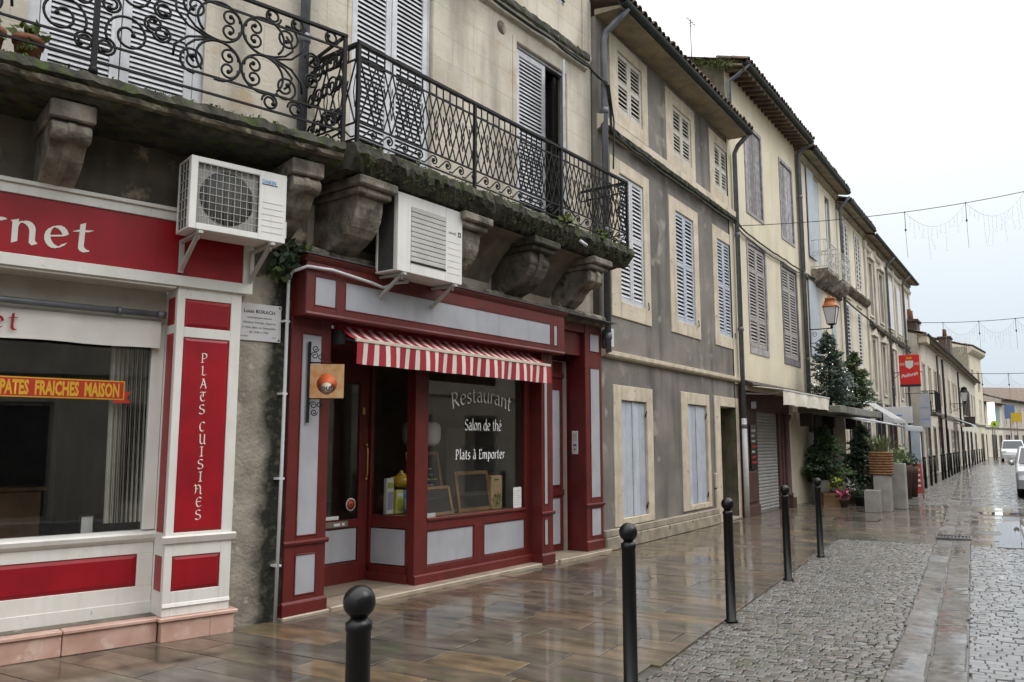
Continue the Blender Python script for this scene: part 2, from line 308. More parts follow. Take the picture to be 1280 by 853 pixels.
# ---------------------------------------------------------------- ground, pavement, cobbles, gutter
def wetstone(name, cols, stripe=True, r_lo=.07, r_hi=.4, bump=.25, strat=(1.3, 9, 1), vary=.5, coat=1, moss=.0, darkj=1):
    """wet natural stone: every stone its own tone (random per object and per island), bedding streaks, uneven water film"""
    m = bpy.data.materials.new(name); m.use_nodes = True; nt = m.node_tree; L = nt.links.new; bs = nt.nodes['Principled BSDF']
    pos = nd(nt, 'ShaderNodeNewGeometry'); oi = nd(nt, 'ShaderNodeObjectInfo')
    ad = nd(nt, 'ShaderNodeMath', operation='ADD'); L(pos.outputs['Random Per Island'], ad.inputs[0]); L(oi.outputs['Random'], ad.inputs[1])
    fr = nd(nt, 'ShaderNodeMath', operation='FRACT'); L(ad.outputs[0], fr.inputs[0])
    rp = nd(nt, 'ShaderNodeValToRGB'); L(fr.outputs[0], rp.inputs[0]); rp.color_ramp.interpolation = 'LINEAR'
    el = rp.color_ramp.elements
    while len(el) < len(cols): el.new(.5)
    for i, c in enumerate(cols): el[i].position = i / (len(cols) - 1); el[i].color = (*c, 1)
    # offset the grain for every stone
    of = nd(nt, 'ShaderNodeVectorMath', operation='SCALE'); L(fr.outputs[0], of.inputs['Scale']); of.inputs[0].default_value = (37, 91, 11)
    va = nd(nt, 'ShaderNodeVectorMath', operation='ADD'); L(pos.outputs['Position'], va.inputs[0]); L(of.outputs[0], va.inputs[1])
    mp = nd(nt, 'ShaderNodeMapping'); mp.inputs['Rotation'].default_value = (0, 0, R(-3.5)); mp.inputs['Scale'].default_value = (strat[1], strat[0], 1); L(va.outputs[0], mp.inputs['Vector'])
    n1 = nd(nt, 'ShaderNodeTexNoise'); n1.inputs['Scale'].default_value = 1; n1.inputs['Detail'].default_value = 6; L(mp.outputs[0], n1.inputs['Vector'])
    rg = nd(nt, 'ShaderNodeMapRange'); L(n1.outputs['Fac'], rg.inputs['Value']); rg.inputs['From Min'].default_value = .3; rg.inputs['From Max'].default_value = .7; rg.inputs['To Min'].default_value = 1 - vary; rg.inputs['To Max'].default_value = 1 + vary * .8
    sc = nd(nt, 'ShaderNodeVectorMath', operation='SCALE'); L(rp.outputs[0], sc.inputs[0]); L(rg.outputs[0], sc.inputs['Scale'])
    n2 = nd(nt, 'ShaderNodeTexNoise'); n2.inputs['Scale'].default_value = 2.3; n2.inputs['Detail'].default_value = 5; L(pos.outputs['Position'], n2.inputs['Vector'])
    mr = nd(nt, 'ShaderNodeMapRange'); L(n2.outputs['Fac'], mr.inputs['Value']); mr.inputs['From Min'].default_value = .56; mr.inputs['From Max'].default_value = .72; mr.inputs['To Max'].default_value = moss
    mx = nd(nt, 'ShaderNodeMix', data_type='RGBA'); L(mr.outputs[0], mx.inputs[0]); L(sc.outputs[0], mx.inputs[6]); mx.inputs[7].default_value = (.05, .06, .022, 1)
    L(mx.outputs[2], bs.inputs['Base Color'])
    n3 = nd(nt, 'ShaderNodeTexNoise'); n3.inputs['Scale'].default_value = 1.1; n3.inputs['Detail'].default_value = 5; L(pos.outputs['Position'], n3.inputs['Vector'])
    q = nd(nt, 'ShaderNodeMapRange'); L(n3.outputs['Fac'], q.inputs['Value']); q.inputs['From Min'].default_value = .38; q.inputs['From Max'].default_value = .66; q.inputs['To Min'].default_value = r_lo; q.inputs['To Max'].default_value = r_hi
    L(q.outputs[0], bs.inputs['Coat Roughness']); bs.inputs['Coat Weight'].default_value = coat; bs.inputs['Coat IOR'].default_value = 1.36; bs.inputs['Roughness'].default_value = .6; bs.inputs['Specular IOR Level'].default_value = .3
    n4 = nd(nt, 'ShaderNodeTexNoise'); n4.inputs['Scale'].default_value = 22; n4.inputs['Detail'].default_value = 4; L(va.outputs[0], n4.inputs['Vector'])
    b = nd(nt, 'ShaderNodeBump'); b.inputs['Strength'].default_value = bump; b.inputs['Distance'].default_value = .01; L(n4.outputs['Fac'], b.inputs['Height']); L(b.outputs[0], bs.inputs['Normal'])
    n5 = nd(nt, 'ShaderNodeTexNoise'); n5.inputs['Scale'].default_value = 5; n5.inputs['Detail'].default_value = 2; L(va.outputs[0], n5.inputs['Vector'])
    b5 = nd(nt, 'ShaderNodeBump'); b5.inputs['Strength'].default_value = bump * .25; b5.inputs['Distance'].default_value = .01; L(n5.outputs['Fac'], b5.inputs['Height']); L(b5.outputs[0], bs.inputs['Coat Normal'])
    return m
SLAB = wetstone('wet_sandstone_slab', [(.098, .078, .058), (.165, .113, .06), (.082, .07, .057), (.12, .086, .058), (.11, .093, .07), (.068, .06, .049), (.135, .103, .066), (.088, .077, .058)], moss=.6, r_lo=.03, r_hi=.24, bump=.30, vary=.6, strat=(2.2, 7, 1))
SETT = wetstone('wet_grey_sett', [(.085, .077, .064), (.125, .116, .103), (.066, .061, .052), (.105, .084, .065), (.14, .132, .122), (.09, .079, .064)], strat=(3, 3, 1), r_lo=.05, r_hi=.26, bump=.8, moss=.6, vary=.45)
SETTR = wetstone('wet_pale_road_sett', [(.150, .147, .145), (.18, .175, .172), (.125, .123, .122), (.155, .145, .137)], strat=(3, 3, 1), r_lo=.05, r_hi=.24, bump=.6, moss=.1, vary=.3)
GUTTERST = wetstone('wet_pale_gutter_stone', [(.10, .091, .081), (.135, .124, .113), (.082, .077, .069), (.12, .105, .09)], strat=(9, 9, 1), r_lo=.05, r_hi=.28, bump=1.6, moss=.4, vary=.6)
MORTAR = mat('wet_dark_joint_earth', (.066, .061, .052), (.09, .084, .07), 9, .4, bump=.5, coat=.5)
WATER = mat('rain_water_film', (.10, .09, .075), rough=.02, spec=.5, bump=.02, bscale=3)

me = bpy.data.meshes.new('ground'); me.from_pydata([(-600, -600, -.022), (900, -600, -.022), (900, 600, -.022), (-600, 600, -.022)], [], [(0, 1, 2, 3)]); me.materials.append(MORTAR)
tag(put('ground', me), kind='structure')

def stone(mb, x0, x1, y0, y1, top, h=.03, ch=.008, tx=0, ty=0, dome=0):
    """one paving stone in the pavement frame: chamfered top, slight tilt"""
    cx, cy = (x0 + x1) / 2, (y0 + y1) / 2
    t = lambda x, y: top + tx * (x - cx) + ty * (y - cy)
    P = [(x0, y0), (x1, y0), (x1, y1), (x0, y1)]; Q = [(x0 + ch, y0 + ch), (x1 - ch, y0 + ch), (x1 - ch, y1 - ch), (x0 + ch, y1 - ch)]
    c = math.cos(R(3.5)); n = math.sin(R(3.5)); W_ = lambda x, y, z: (c * x - n * y, n * x + c * y, z)
    vs = [W_(*p, t(*p) - h) for p in P] + [W_(*p, t(*p) - ch * .7) for p in P] + [W_(*p, t(*p)) for p in Q]
    fs = [(0, 1, 5, 4), (1, 2, 6, 5), (2, 3, 7, 6), (3, 0, 4, 7), (4, 5, 9, 8), (5, 6, 10, 9), (6, 7, 11, 10), (7, 4, 8, 11)]
    if dome:
        vs.append(W_(cx, cy, top + dome)); fs += [(8, 9, 12), (9, 10, 12), (10, 11, 12), (11, 8, 12)]
    else: fs.append((8, 9, 10, 11))
    mb.add(vs, fs)
def lay(root_name, piece, specs, material, kindlimit):
    """the nearest stones in view become parts of their own, the rest one 'stuff' part"""
    root = bpy.data.objects.new(root_name, None); COL.objects.link(root); tag(root, kind='structure')
    def key(sp):
        x, y = (sp[0] + sp[1]) / 2, (sp[2] + sp[3]) / 2
        ang = math.degrees(math.atan2(y, x)) + 3.5
        inview = -1.0 < ang < 68 and x * x + y * y > 10
        a = (sp[1] - sp[0]) * (sp[3] - sp[2]); return (0 if inview else 1, (x * x + y * y) ** 1.5 / a)
    specs = sorted(specs, key=key); rest = MB()
    for i, sp in enumerate(specs):
        if i < kindlimit:
            b = MB(); stone(b, *sp[:4], **sp[4]); b.build(piece, material, root)
        else: stone(rest, *sp[:4], **sp[4])
    if rest.v: tag(rest.build(piece + '_expanse', material, root), kind='stuff')
    return root
rs = random.Random(3)
def slab_field(x0, x1, y0, y1, w=(.25, .42), l=(.55, 1.15), g=.008, skip=None):
    out = []; x = x0
    while x < x1 - .05:
        ww = min(rs.uniform(*w), x1 - x)
        if x1 - x - ww < .15: ww = x1 - x
        y = y0 - rs.uniform(0, .8)
        while y < y1:
            ll = rs.uniform(*l); a, b = max(y, y0), min(y + ll, y1)
            if b - a > .08 and not (skip and skip(x + ww / 2, (a + b) / 2)):
                out.append((x + g / 2, x + ww - g / 2, a + g / 2, b - g / 2, dict(top=rs.uniform(-.002, .002), ch=.003, tx=rs.gauss(0, .004), ty=rs.gauss(0, .003))))
            y += ll
        x += ww
    return out
def facade_y(x):                                     # where the house fronts stand, in the pavement frame
    for fr, s0, s1 in (('A', -12, .7), ('B', 0, 5.9), ('C', 0, 6.6), ('D', 0, 6.2), ('E', 1.7, 24)):
        p, q = fw(fr, s0, .25), fw(fr, s1, .25); c, n = math.cos(R(3.5)), math.sin(R(3.5))
        px, py = c * p.x + n * p.y, -n * p.x + c * p.y; qx, qy = c * q.x + n * q.y, -n * q.x + c * q.y
        if px <= x <= qx: return py + (qy - py) * (x - px) / (qx - px)
    return 3.2
beyond = lambda x, y: y > facade_y(x) + .35
specs = slab_field(-3, 15.0, 2.12, 8.5, skip=beyond)
GUT = (.13, .39, .64)
band = [s for s in slab_field(15.0, 24.1, GUT[2], 5.6, skip=beyond)] + slab_field(15.0, 24.1, -5.4, GUT[0], w=(.4, .6), l=(.6, 1.2))
far = slab_field(24.1, 60, 1.95, 4.6, w=(.5, .8), skip=beyond)
lay('pavement', 'paving_slab', specs + band + far, SLAB, 296)
cob = []
def sett_field(x0, x1, y0, y1, dx, dy, dome, tilt, jit, gap=.003, ch=.009):
    x = x0
    while x < x1:
        w = dx * rs.uniform(1 - jit, 1 + jit); y = y0 - rs.uniform(0, dy)
        while y < y1:
            l = dy * rs.uniform(1 - jit * 1.4, 1 + jit * 1.4); a, b = max(y, y0), min(y + l, y1)
            if b - a > .03:
                cob.append((x + gap, x + w - gap, a + gap, b - gap, dict(top=rs.gauss(-.004, .0025), ch=ch, tx=rs.gauss(0, tilt), ty=rs.gauss(0, tilt), dome=dome)))
            y += l
        x += w
sett_field(1.0, 15.0, GUT[2], 2.11, .070, .088, .003, .045, .24); left = cob; cob = []
sett_field(24.1, 62, GUT[2], 1.94, .12, .15, .003, .05, .2); left_far = cob; cob = []
sett_field(2.0, 15.0, -4.9, GUT[0], .088, .125, .002, .022, .18, .002, .006); right = cob; cob = []
sett_field(24.1, 70, -5.6, GUT[0], .13, .17, .002, .018, .15, .002, .006); right_far = cob
lay('cobbled_verge', 'cobble', left + left_far, SETT, 296)
lay('cobbled_road', 'sett', right + right_far, SETTR, 290)
gs = []
for (a, b, k) in ((GUT[0], GUT[1], 1), (GUT[1], GUT[2], -1)):
    x = 1.0 + k * .2
    while x < 84:
        l = rs.uniform(.28, .6)
        if not (15.86 < x + l / 2 < 16.4) or True:
            if not (x < 16.44 and x + l > 15.96): gs.append((x, x + l - .006, a + .004 + rs.uniform(-.012, .012), b - .004 + rs.uniform(-.012, .012), dict(top=-.006, ch=.009, tx=rs.gauss(0, .013), ty=.05 * -k)))
        x += l
lay('gutter_channel', 'gutter_stone', gs, GUTTERST, 120)
# drain grate in the gutter, water lying on the road
def P3(x, y, z=0): return fw('P', x, y, z)
WORNIRON = mat('worn_wet_iron', (.08, .075, .07), (.12, .11, .10), 20, .3, metal=.4)
gr = thing('drain_grate', 'slotted iron drain grate set in the stone gutter of the road', 'drain grate', 'P', 16.2, .385, 0)
b = MB(); b.ring(-.26, .26, 0, .56, .03, 0, .02); fr_ = [(x, z - .28, -y) for x, y, z in b.v]; b.v = [(x, y2, z2 + .012) for x, y2, z2 in fr_]
for k in range(len(b.f)): b.f[k] = b.f[k]
b.build('frame', WORNIRON, gr)
bar = MB(); bar.box(-.225, .225, -.011, .011, -.016, .006); barm = bar.mesh('bar', WORNIRON)
for k in range(9): put('bar', barm, gr, (0, -.22 + k * .055, 0))
b = MB(); b.box(-.23, .23, -.25, .25, -.0215, -.019); b.build('pit', PLAINBLACK, gr)
def puddle(name, pts, z=.0075, label=None):
    n = len(pts); ctr = (sum(p[0] for p in pts) / n, sum(p[1] for p in pts) / n)
    out = []
    for i in range(n):
        p, q = pts[i], pts[(i + 1) % n]
        for t in range(5):
            u = t / 5; r = 1 + .05 * math.sin(7 * (i + u) + n); out.append((ctr[0] + (p[0] + (q[0] - p[0]) * u - ctr[0]) * r, ctr[1] + (p[1] + (q[1] - p[1]) * u - ctr[1]) * r))
    me = bpy.data.meshes.new(name); me.from_pydata([P3(*o, z) for o in out], [], [tuple(range(len(out)))]); me.materials.append(WATER); tag(put(name, me), kind='structure')
puddle('puddle', [(15.15, -1.6), (15.1, -.25), (15.7, -.28), (16.2, -.22), (17.1, -.35), (18.6, -.30), (20.2, -.45), (20.4, -1.8)])
puddle('puddle', [(21.6, -1.9), (21.5, -.15), (22.3, .02), (22.5, -.8), (22.6, -1.9)])
mh = thing('manhole_cover', 'round dark manhole cover at the edge of the bright road puddle', 'manhole cover', 'P', 17.35, -.22)
MB().lathe([(0.0001, .004), (.30, .0075), (.33, .004), (.345, -.01)][::-1], n=28).build('plate', mat('wet_iron_cover', (.06, .055, .05), (.10, .09, .08), 30, .25, bump=.5, bscale=30), mh)
ic = thing('inspection_cover', 'rectangular dark inspection cover in the wet slabs before the concrete planters', 'inspection cover', 'P', 18.9, 2.25)
b = MB(); b.box(-.30, .30, -.42, .42, -.01, .007); b.build('lid', mat('dark_cover_stone', (.07, .06, .05), (.10, .09, .075), 8, .2, coat=.6, bump=.3), ic); b = MB(); b.box(-.33, .33, -.45, .45, -.012, .004); b.build('frame', IRON, ic)

# ---------------------------------------------------------------- bollards
def bollard_parts(root):
    MB().lathe([(.062, 0), (.062, .012), (.046, .02), (.045, .97), (.049, .975), (.049, 1.0), (.036, 1.008), (.030, 1.02)], n=20).build('post', BOLLARD, root)
    MB().ball((0, 0, 1.072), .060, 20, 12).build('ball', BOLLARD, root)
near = [(2.22, 2.12, 'nearest black ball-topped bollard standing before the red and grey restaurant front'),
        (4.84, 2.27, 'black ball-topped bollard second from the camera on the cobble edge before the grey house'),
        (7.55, 2.51, 'black ball-topped bollard third from the camera, before the old brown house door'),
        (10.16, 2.66, 'black ball-topped bollard fourth from the camera, before the grey roller shutter'),
        (12.44, 2.78, 'black ball-topped bollard fifth from the camera, before the dark potted conifer')]
proto = None
for x, y, lb in near:
    if proto is None:
        proto = thing('bollard', lb, 'bollard', 'W', x, y, 0, 'black bollards along the pavement'); bollard_parts(proto); o = proto
    else:
        o = copy_tree(proto); o.location = (x, y, 0); o['label'] = lb
farb = [28.3, 29.6, 33, 35.2, 37, 40.5, 42, 44, 46, 48, 50, 52, 55.5, 58, 61, 64, 67.5, 70.5, 74, 77.5, 81]
mfar = MB(); mfar.lathe([(.05, 0), (.05, 1.0), (.035, 1.01)], n=8); mfar.ball((0, 0, 1.07), .06, 8, 6); mfar = mfar.mesh('bollard', BOLLARD)
for x in farb:
    o = put('bollard', mfar, None, (x, 3.55 + .016 * (x - 31) if x < 52 else 3.9 + .008 * (x - 52), 0))
    tag(o, 'thin black bollard in the distant row along the far house fronts', 'bollard', 'distant black bollards')
# ---------------------------------------------------------------- lettering
def arc(cx, cy, rx, ry, a0, a1, n=9):
    return [(cx + rx * math.cos(R(a0 + (a1 - a0) * i / n)), cy + ry * math.sin(R(a0 + (a1 - a0) * i / n))) for i in range(n + 1)]
GL = {  # broad-nib letters, x-height 1: (advance, strokes)
 'r': (.62, [[(.02, .93), (.17, 1), (.17, 0)], arc(.48, .6, .3, .38, 175, 60)]),
 'n': (.95, [[(.02, .93), (.17, 1), (.17, 0)], arc(.47, .6, .3, .38, 175, 0) + [(.77, .1), (.86, 0)]]),
 'm': (1.45, [[(.02, .93), (.17, 1), (.17, 0)], arc(.42, .6, .25, .38, 175, 0) + [(.67, 0)], arc(.92, .6, .25, .38, 175, 0) + [(1.17, .1), (1.26, 0)]]),
 'e': (.85, [arc(.44, .5, .34, .5, 20, 325, 14), [(.10, .48), (.76, .62)]]),
 't': (.62, [[(.28, 1.3), (.25, .25)] + arc(.45, .22, .2, .22, 180, 300, 5), [(.03, .93), (.58, 1.0)]]),
 's': (.72, [arc(.38, .74, .24, .25, 40, 270, 8) + arc(.34, .25, .27, .25, 88, -140, 8)]),
 'a': (.9, [arc(.38, .7, .28, .3, 150, 0, 6) + [(.66, .1), (.78, 0)], arc(.38, .3, .28, .29, 60, 330, 9)]),
 'u': (.98, [[(.02, .95), (.15, 1), (.15, .35)] + arc(.44, .34, .29, .34, 180, 350, 7), [(.74, 1), (.74, .1), (.84, 0)]]),
 'l': (.4, [[(.04, 1.5), (.17, 1.55), (.17, .1), (.27, 0)]]),
 'o': (.92, [arc(.45, .5, .36, .5, 0, 360, 16)]),
 'd': (.98, [arc(.42, .48, .33, .48, 30, 330, 12), [(.64, 1.5), (.76, 1.55), (.76, .1), (.86, 0)]]),
 'h': (.95, [[(.05, 1.5), (.17, 1.55), (.17, 0)], arc(.47, .6, .3, .38, 175, 0) + [(.77, .1), (.86, 0)]]),
 'p': (.95, [[(.02, .93), (.17, 1), (.17, -.5)], arc(.46, .5, .32, .48, 150, -150, 12)]),
 'R': (1.1, [[(.18, 1.42), (.18, 0)], [(.05, 1.4), (.4, 1.42)] + arc(.42, 1.05, .36, .36, 90, -90, 8) + [(.18, .68)], [(.42, .68), (.95, 0)]]),
 'S': (.95, [arc(.48, 1.07, .34, .34, 40, 270, 9) + arc(.44, .37, .38, .37, 88, -145, 9)]),
 'P': (1.0, [[(.2, 1.42), (.2, 0)], [(.04, 1.3), (.3, 1.42)] + arc(.45, 1.02, .36, .4, 90, -100, 9) + [(.2, .62)], [(.05, .02), (.38, .02)]]),
 'Ɛ': (1.0, [arc(.52, .71, .38, .7, 60, 300, 12), [(.16, .74), (.75, .78)], [(.62, 1.36), (.82, 1.25)], [(.6, .05), (.86, .2)]]),
 'L': (.92, [[(.1, 1.3), (.3, 1.42), (.3, .1)], [(.3, .08), (.6, .02), (.85, .2)]]),
 'A': (1.1, [[(.12, 0), (.52, 1.42), (.9, 0)], [(.26, .55), (.8, .55)], [(.3, 1.42), (.55, 1.42)]]),
 'T': (1.0, [[(.08, 1.2), (.2, 1.36), (.9, 1.36)], arc(.55, .55, .36, .55, 130, 320, 10), [(.55, 1.3), (.55, .7)]]),
 'C': (1.0, [arc(.52, .71, .4, .7, 50, 310, 13)]),
 'U': (1.1, [[(.1, 1.35), (.25, 1.42), (.25, .45)] + arc(.55, .42, .3, .42, 180, 350, 7), [(.85, 1.42), (.85, .1), (1.0, 0)]]),
 'I': (.6, [[(.3, 1.42), (.3, 0)], [(.1, 1.4), (.5, 1.4)], [(.1, .02), (.5, .02)]]),
 'N': (1.25, [[(.05, 1.2), (.2, 1.42), (.3, 1.2), (.3, .25), (.15, .05)], arc(.62, .85, .34, .5, 170, 0) + [(.96, .15), (1.1, 0)], [(.3, .75), (.62, .8)]]),
}
GL['E'] = (.92, [[(.2, 1.42), (.2, 0)], [(.06, 1.4), (.76, 1.4), (.78, 1.25)], [(.2, .74), (.62, .74)], [(.06, .03), (.76, .03), (.82, .2)]])
GL['é'] = (GL['e'][0], GL['e'][1] + [[(.42, 1.2), (.62, 1.5)]]); GL['à'] = (GL['a'][0], GL['a'][1] + [[(.5, 1.2), (.3, 1.5)]]); GL[' '] = (.55, [])
def pen(mb, text, h, fn, nib=(.075, .055), sp=.06, sx=1.0):
    """writes text with a flat nib; fn maps (u along the line, v up) in metres to a point; h is the x-height"""
    u = 0; k = 0
    for ch in text:
        adv, st = GL[ch]
        for line in st:
            for (a, b) in zip(line, line[1:]):
                dx, dz = b[0] - a[0], b[1] - a[1]; k += 1; e = 2e-5 * (k % 17)
                ln = math.hypot(dx, dz) or 1; ex, ez = dx / ln * .02, dz / ln * .02
                q = [(a[0] - ex - nib[0], a[1] - ez - nib[1]), (b[0] + ex - nib[0], b[1] + ez - nib[1]), (b[0] + ex + nib[0], b[1] + ez + nib[1]), (a[0] - ex + nib[0], a[1] - ez + nib[1])]
                px, pz = -dz / ln * .028, dx / ln * .028              # thin strokes keep a minimum weight
                w = abs(nib[0] * dz - nib[1] * dx) / ln
                if w < .03: q = [(a[0] - px, a[1] - pz), (b[0] - px, b[1] - pz), (b[0] + px, b[1] + pz), (a[0] + px, a[1] + pz)]
                ar = sum(q[i][0] * q[(i + 1) % 4][1] - q[(i + 1) % 4][0] * q[i][1] for i in range(4))
                if ar < 0: q = q[::-1]
                vs = []
                for x, z in q:
                    p = fn((u + x) * h * sx, z * h); vs.append((p[0], p[1] - e, p[2]))
                mb.add(vs, [(0, 1, 2, 3)])
        u += adv + sp
    return u * h * sx
def penw(text, h, sp=.06, sx=1.0): return sum(GL[c][0] + sp for c in text) * h * sx
def textmesh(body, size, material, sx=1.0, align='CENTER', bold=0.0, extrude=0.0):
    cu = bpy.data.curves.new('t', 'FONT'); cu.body = body; cu.size = size; cu.align_x = align; cu.offset = bold; cu.extrude = extrude; cu.resolution_u = 2
    o = bpy.data.objects.new('t', cu); me = bpy.data.meshes.new_from_object(o); bpy.data.objects.remove(o); bpy.data.curves.remove(cu)
    for v in me.vertices: v.co = (v.co.x * sx, -v.co.z, v.co.y)
    me.materials.clear(); me.materials.append(material); return me
def leafy(mb, c, r, n, size, m=0, seed=0, flat=1.0, up=.3, mats=1):
    q = random.Random(seed)
    for i in range(n):
        d = Vector((q.gauss(0, 1), q.gauss(0, 1), q.gauss(0, 1) * flat)).normalized() * r * q.random() ** .5
        p = Vector(c) + d; a = Vector((q.gauss(0, 1), q.gauss(0, 1), q.gauss(up, .6))).normalized(); b = a.orthogonal(); b.rotate(Matrix.Rotation(q.random() * 6.3, 3, a)); l = size * q.uniform(.6, 1.3); w = l * .35
        b2 = a.cross(b).normalized()
        mb.add([p, p + b * l * .5 + b2 * w, p + b * l, p + b * l * .5 - b2 * w], [(0, 1, 2, 3)], (m + q.randrange(mats)) if mats > 1 else m)
LEAF = mat('small_wall_fern_leaf', (.045, .085, .02), (.085, .12, .03), 20, .6)
LEAF_D = mat('dark_leaf', (.018, .035, .014), (.03, .055, .018), 20, .55)
GRASS = mat('balcony_weed', (.07, .11, .02), (.12, .15, .035), 25, .7)

# ---------------------------------------------------------------- shared builders
def louvre(parent, s0, s1, z0, z1, y, paint, pitch=.055, st=.06, rails=(), name='shutter', back=True, label=None, wide=None, slat_d=.042, ang=58, zmax=None, offset=(0, 0, 0), rz=0):
    """a louvred shutter leaf: frame, dark back, every slat a piece of its own; origin at its lower left corner"""
    w = s1 - s0; b = MB(); h = z1 - z0
    b.box(0, st, -.018, .018, 0, h); b.box(w - st, w, -.018, .018, 0, h)
    zs = [0] + sorted(r - z0 for r in rails) + [h]
    for i, z in enumerate(zs):
        lo, hi = (0, st * 1.3) if i == 0 else ((h - st, h) if i == len(zs) - 1 else (z - st * .6, z + st * .6)); b.box(st, w - st, -.016, .016, lo, hi)
    if back: b.box(st * .6, w - st * .6, .0185, .024, .02, h - .02, 1)
    o = b.build(name, [paint, SHUT_DARKBACK], parent, .003, (s0, y, z0), (0, 0, rz), label)
    sl = MB(); c, n = math.cos(R(ang)) * slat_d / 2, math.sin(R(ang)) * slat_d / 2; t = .0045
    sl.prism([(-c, -n - t), (c, n - t), (c, n + t), (-c, -n + t)], 'x', st - .002, w - st + .002); sm = sl.mesh('slat', paint)
    for a, e in zip(zs, zs[1:]):
        lo = a + (st * 1.3 if a == 0 else st * .6); hi = e - (st if e == h else st * .6); k = max(1, int((hi - lo) / pitch))
        for i in range(k): put('slat', sm, o, (0, 0, lo + (i + .5) * (hi - lo) / k))
    return o
def boards(parent, s0, s1, z0, z1, y, paint, n=2, bar=True, name='shutter', gap=.006, label=None):
    """a closed shutter of plain upright boards"""
    b = MB(); b.box(0, s1 - s0, .012, .02, 0, z1 - z0, 1)
    o = b.build(name, [paint, SHUT_DARKBACK], parent, 0, (s0, y, z0), label=label); w = (s1 - s0) / n
    bb = MB(); bb.box(gap / 2, w - gap / 2, -.014, .011, 0, z1 - z0); me = bb.mesh('board', paint, .003)
    for i in range(n): put('board', me, o, (i * w, (i % 2) * .002, 0))
    return o
def rough_prism(prof, s0, s1, seg, jit, seed, mats_fn=None):
    q = random.Random(seed); b = MB(); n = len(prof); vs = []
    # subdivide the profile
    pr = []
    for i in range(n):
        a, c = prof[i], prof[(i + 1) % n]; d = math.hypot(c[0] - a[0], c[1] - a[1]); k = max(1, int(d / .06))
        pr += [(a[0] + (c[0] - a[0]) * j / k, a[1] + (c[1] - a[1]) * j / k) for j in range(k)]
    n = len(pr)
    for i in range(seg + 1):
        s = s0 + (s1 - s0) * i / seg
        for p in pr: vs.append((s + q.gauss(0, jit * .3), p[0] + q.gauss(0, jit), p[1] + q.gauss(0, jit)))
    ar = sum(pr[i][0] * pr[(i + 1) % n][1] - pr[(i + 1) % n][0] * pr[i][1] for i in range(n)); fs = []; ms = []
    for i in range(seg):
        for j in range(n):
            f = (i * n + j, i * n + (j + 1) % n, (i + 1) * n + (j + 1) % n, (i + 1) * n + j); fs.append(f if ar > 0 else f[::-1])
    fs += [tuple(range(n - 1, -1, -1)) if ar > 0 else tuple(range(n)), tuple(range(seg * n, seg * n + n)) if ar > 0 else tuple(range(seg * n + n - 1, seg * n - 1, -1))]
    b.add(vs, fs); return b
def downpipe(name, label, fr, s, y, z0, z1, r=.05, mt=None, lower=None, group='drainpipes on the house fronts', head=None, joints=(2.0, 4.2, 6.4)):
    t = thing(name, label, 'drainpipe', fr, s, y, 0, group); mt = mt or ZINC
    b = MB(); pts = [(0, 0, (lower or z0)), (0, 0, z1)] + (head or []); b.tube(pts, r, 10); b.build('pipe', mt, t)
    for z in joints:
        if z0 < z < z1: MB().lathe([(r + .001, -.05), (r + .012, -.04), (r + .012, .04), (r + .001, .05)], (0, 0, z), 12).build('collar', mt, t)
    if lower: b = MB(); b.tube([(0, 0, z0), (0, 0, lower + .03)], r * 1.12, 10); b.build('lower_pipe', PVC, t)
    return t

# ================================================================ A: old house on the left, red and cream shop in its ground floor
hA = thing('stone_house', 'old stained stone house at the left edge above the red and cream shop', 'house', 'A', 0, .17, 0)
b = MB(); zc = [i * .14 for i in range(int(4.6 / .14) + 2)]; q = random.Random(5)
edge = [.20 + .07 * math.sin(z * 2.1) + q.uniform(-.035, .035) + (.10 if z > 2.4 else 0) for z in zc]
for i in range(len(zc) - 1):
    a, c = zc[i], zc[i + 1]
    b.quad((-.7 if a > 3.05 else -.45, 0, a), (.66, 0, a), (.66, 0, c), (-.7 if a > 3.05 else -.45, 0, c), 0 if a > 3.2 else 1)
b.wall(-6, -.7, 0, 4.62, [(-5.9, -.45, .2, 3.02)], 0, .3, 0, back=False)
b.wall(-6, .70, zc[-1], 10.5, [(-1.88, -.44, 4.46, 7.3)], 0, .12, 2)
b.quad((-6, 6, 10.5), (-6, 0, 10.5), (.70, 0, 10.5), (.70, 6, 10.5), 0); b.quad((.66, 0, 0), (.66, .5, 0), (.66, .5, 4.6), (.66, 0, 4.6), 1)
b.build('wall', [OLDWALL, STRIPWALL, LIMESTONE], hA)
b = MB(); b.ring(-1.88, -.44, 4.46, 7.3, .09, .03, .09, wb=.12); b.build('window_frame', SHUT_WHITE, hA, .004)
for s0 in (-1.785, -1.155): louvre(hA, s0, s0 + .62, 4.58, 7.2, .045, SHUT_WHITE, pitch=.047, st=.075)

shA = thing('red_shopfront', 'cream and red painted shopfront at the left with marble plinth and large window', 'shopfront', 'A', 0, 0, 0)
# marble plinth and step
for nm, x0, x1, y0, y1 in (('marble_step', -1.33, -.625, .05, .36), ('marble_step', -2.03, -1.335, .05, .36), ('marble_step', -2.9, -2.035, .05, .36), ('marble_step', -3.9, -2.905, .05, .36)):
    b = MB(); b.box(x0, x1 - .002, y0 + .018, y1, 0, .165); b.box(x0, x1 - .002, y0, y1, .166, .195); b.build(nm, MARBLE, shA, .005)
b = MB(); b.box(-.615, -.21, 0, .16, 0, .165); b.box(-.208, 0, 0.001, .16, 0, .165); b.build('marble_plinth', MARBLE, shA, .003)
b = MB(); b.box(-.64, .03, -.02, .17, .166, .197); b.build('marble_cap', MARBLE, shA, .006)
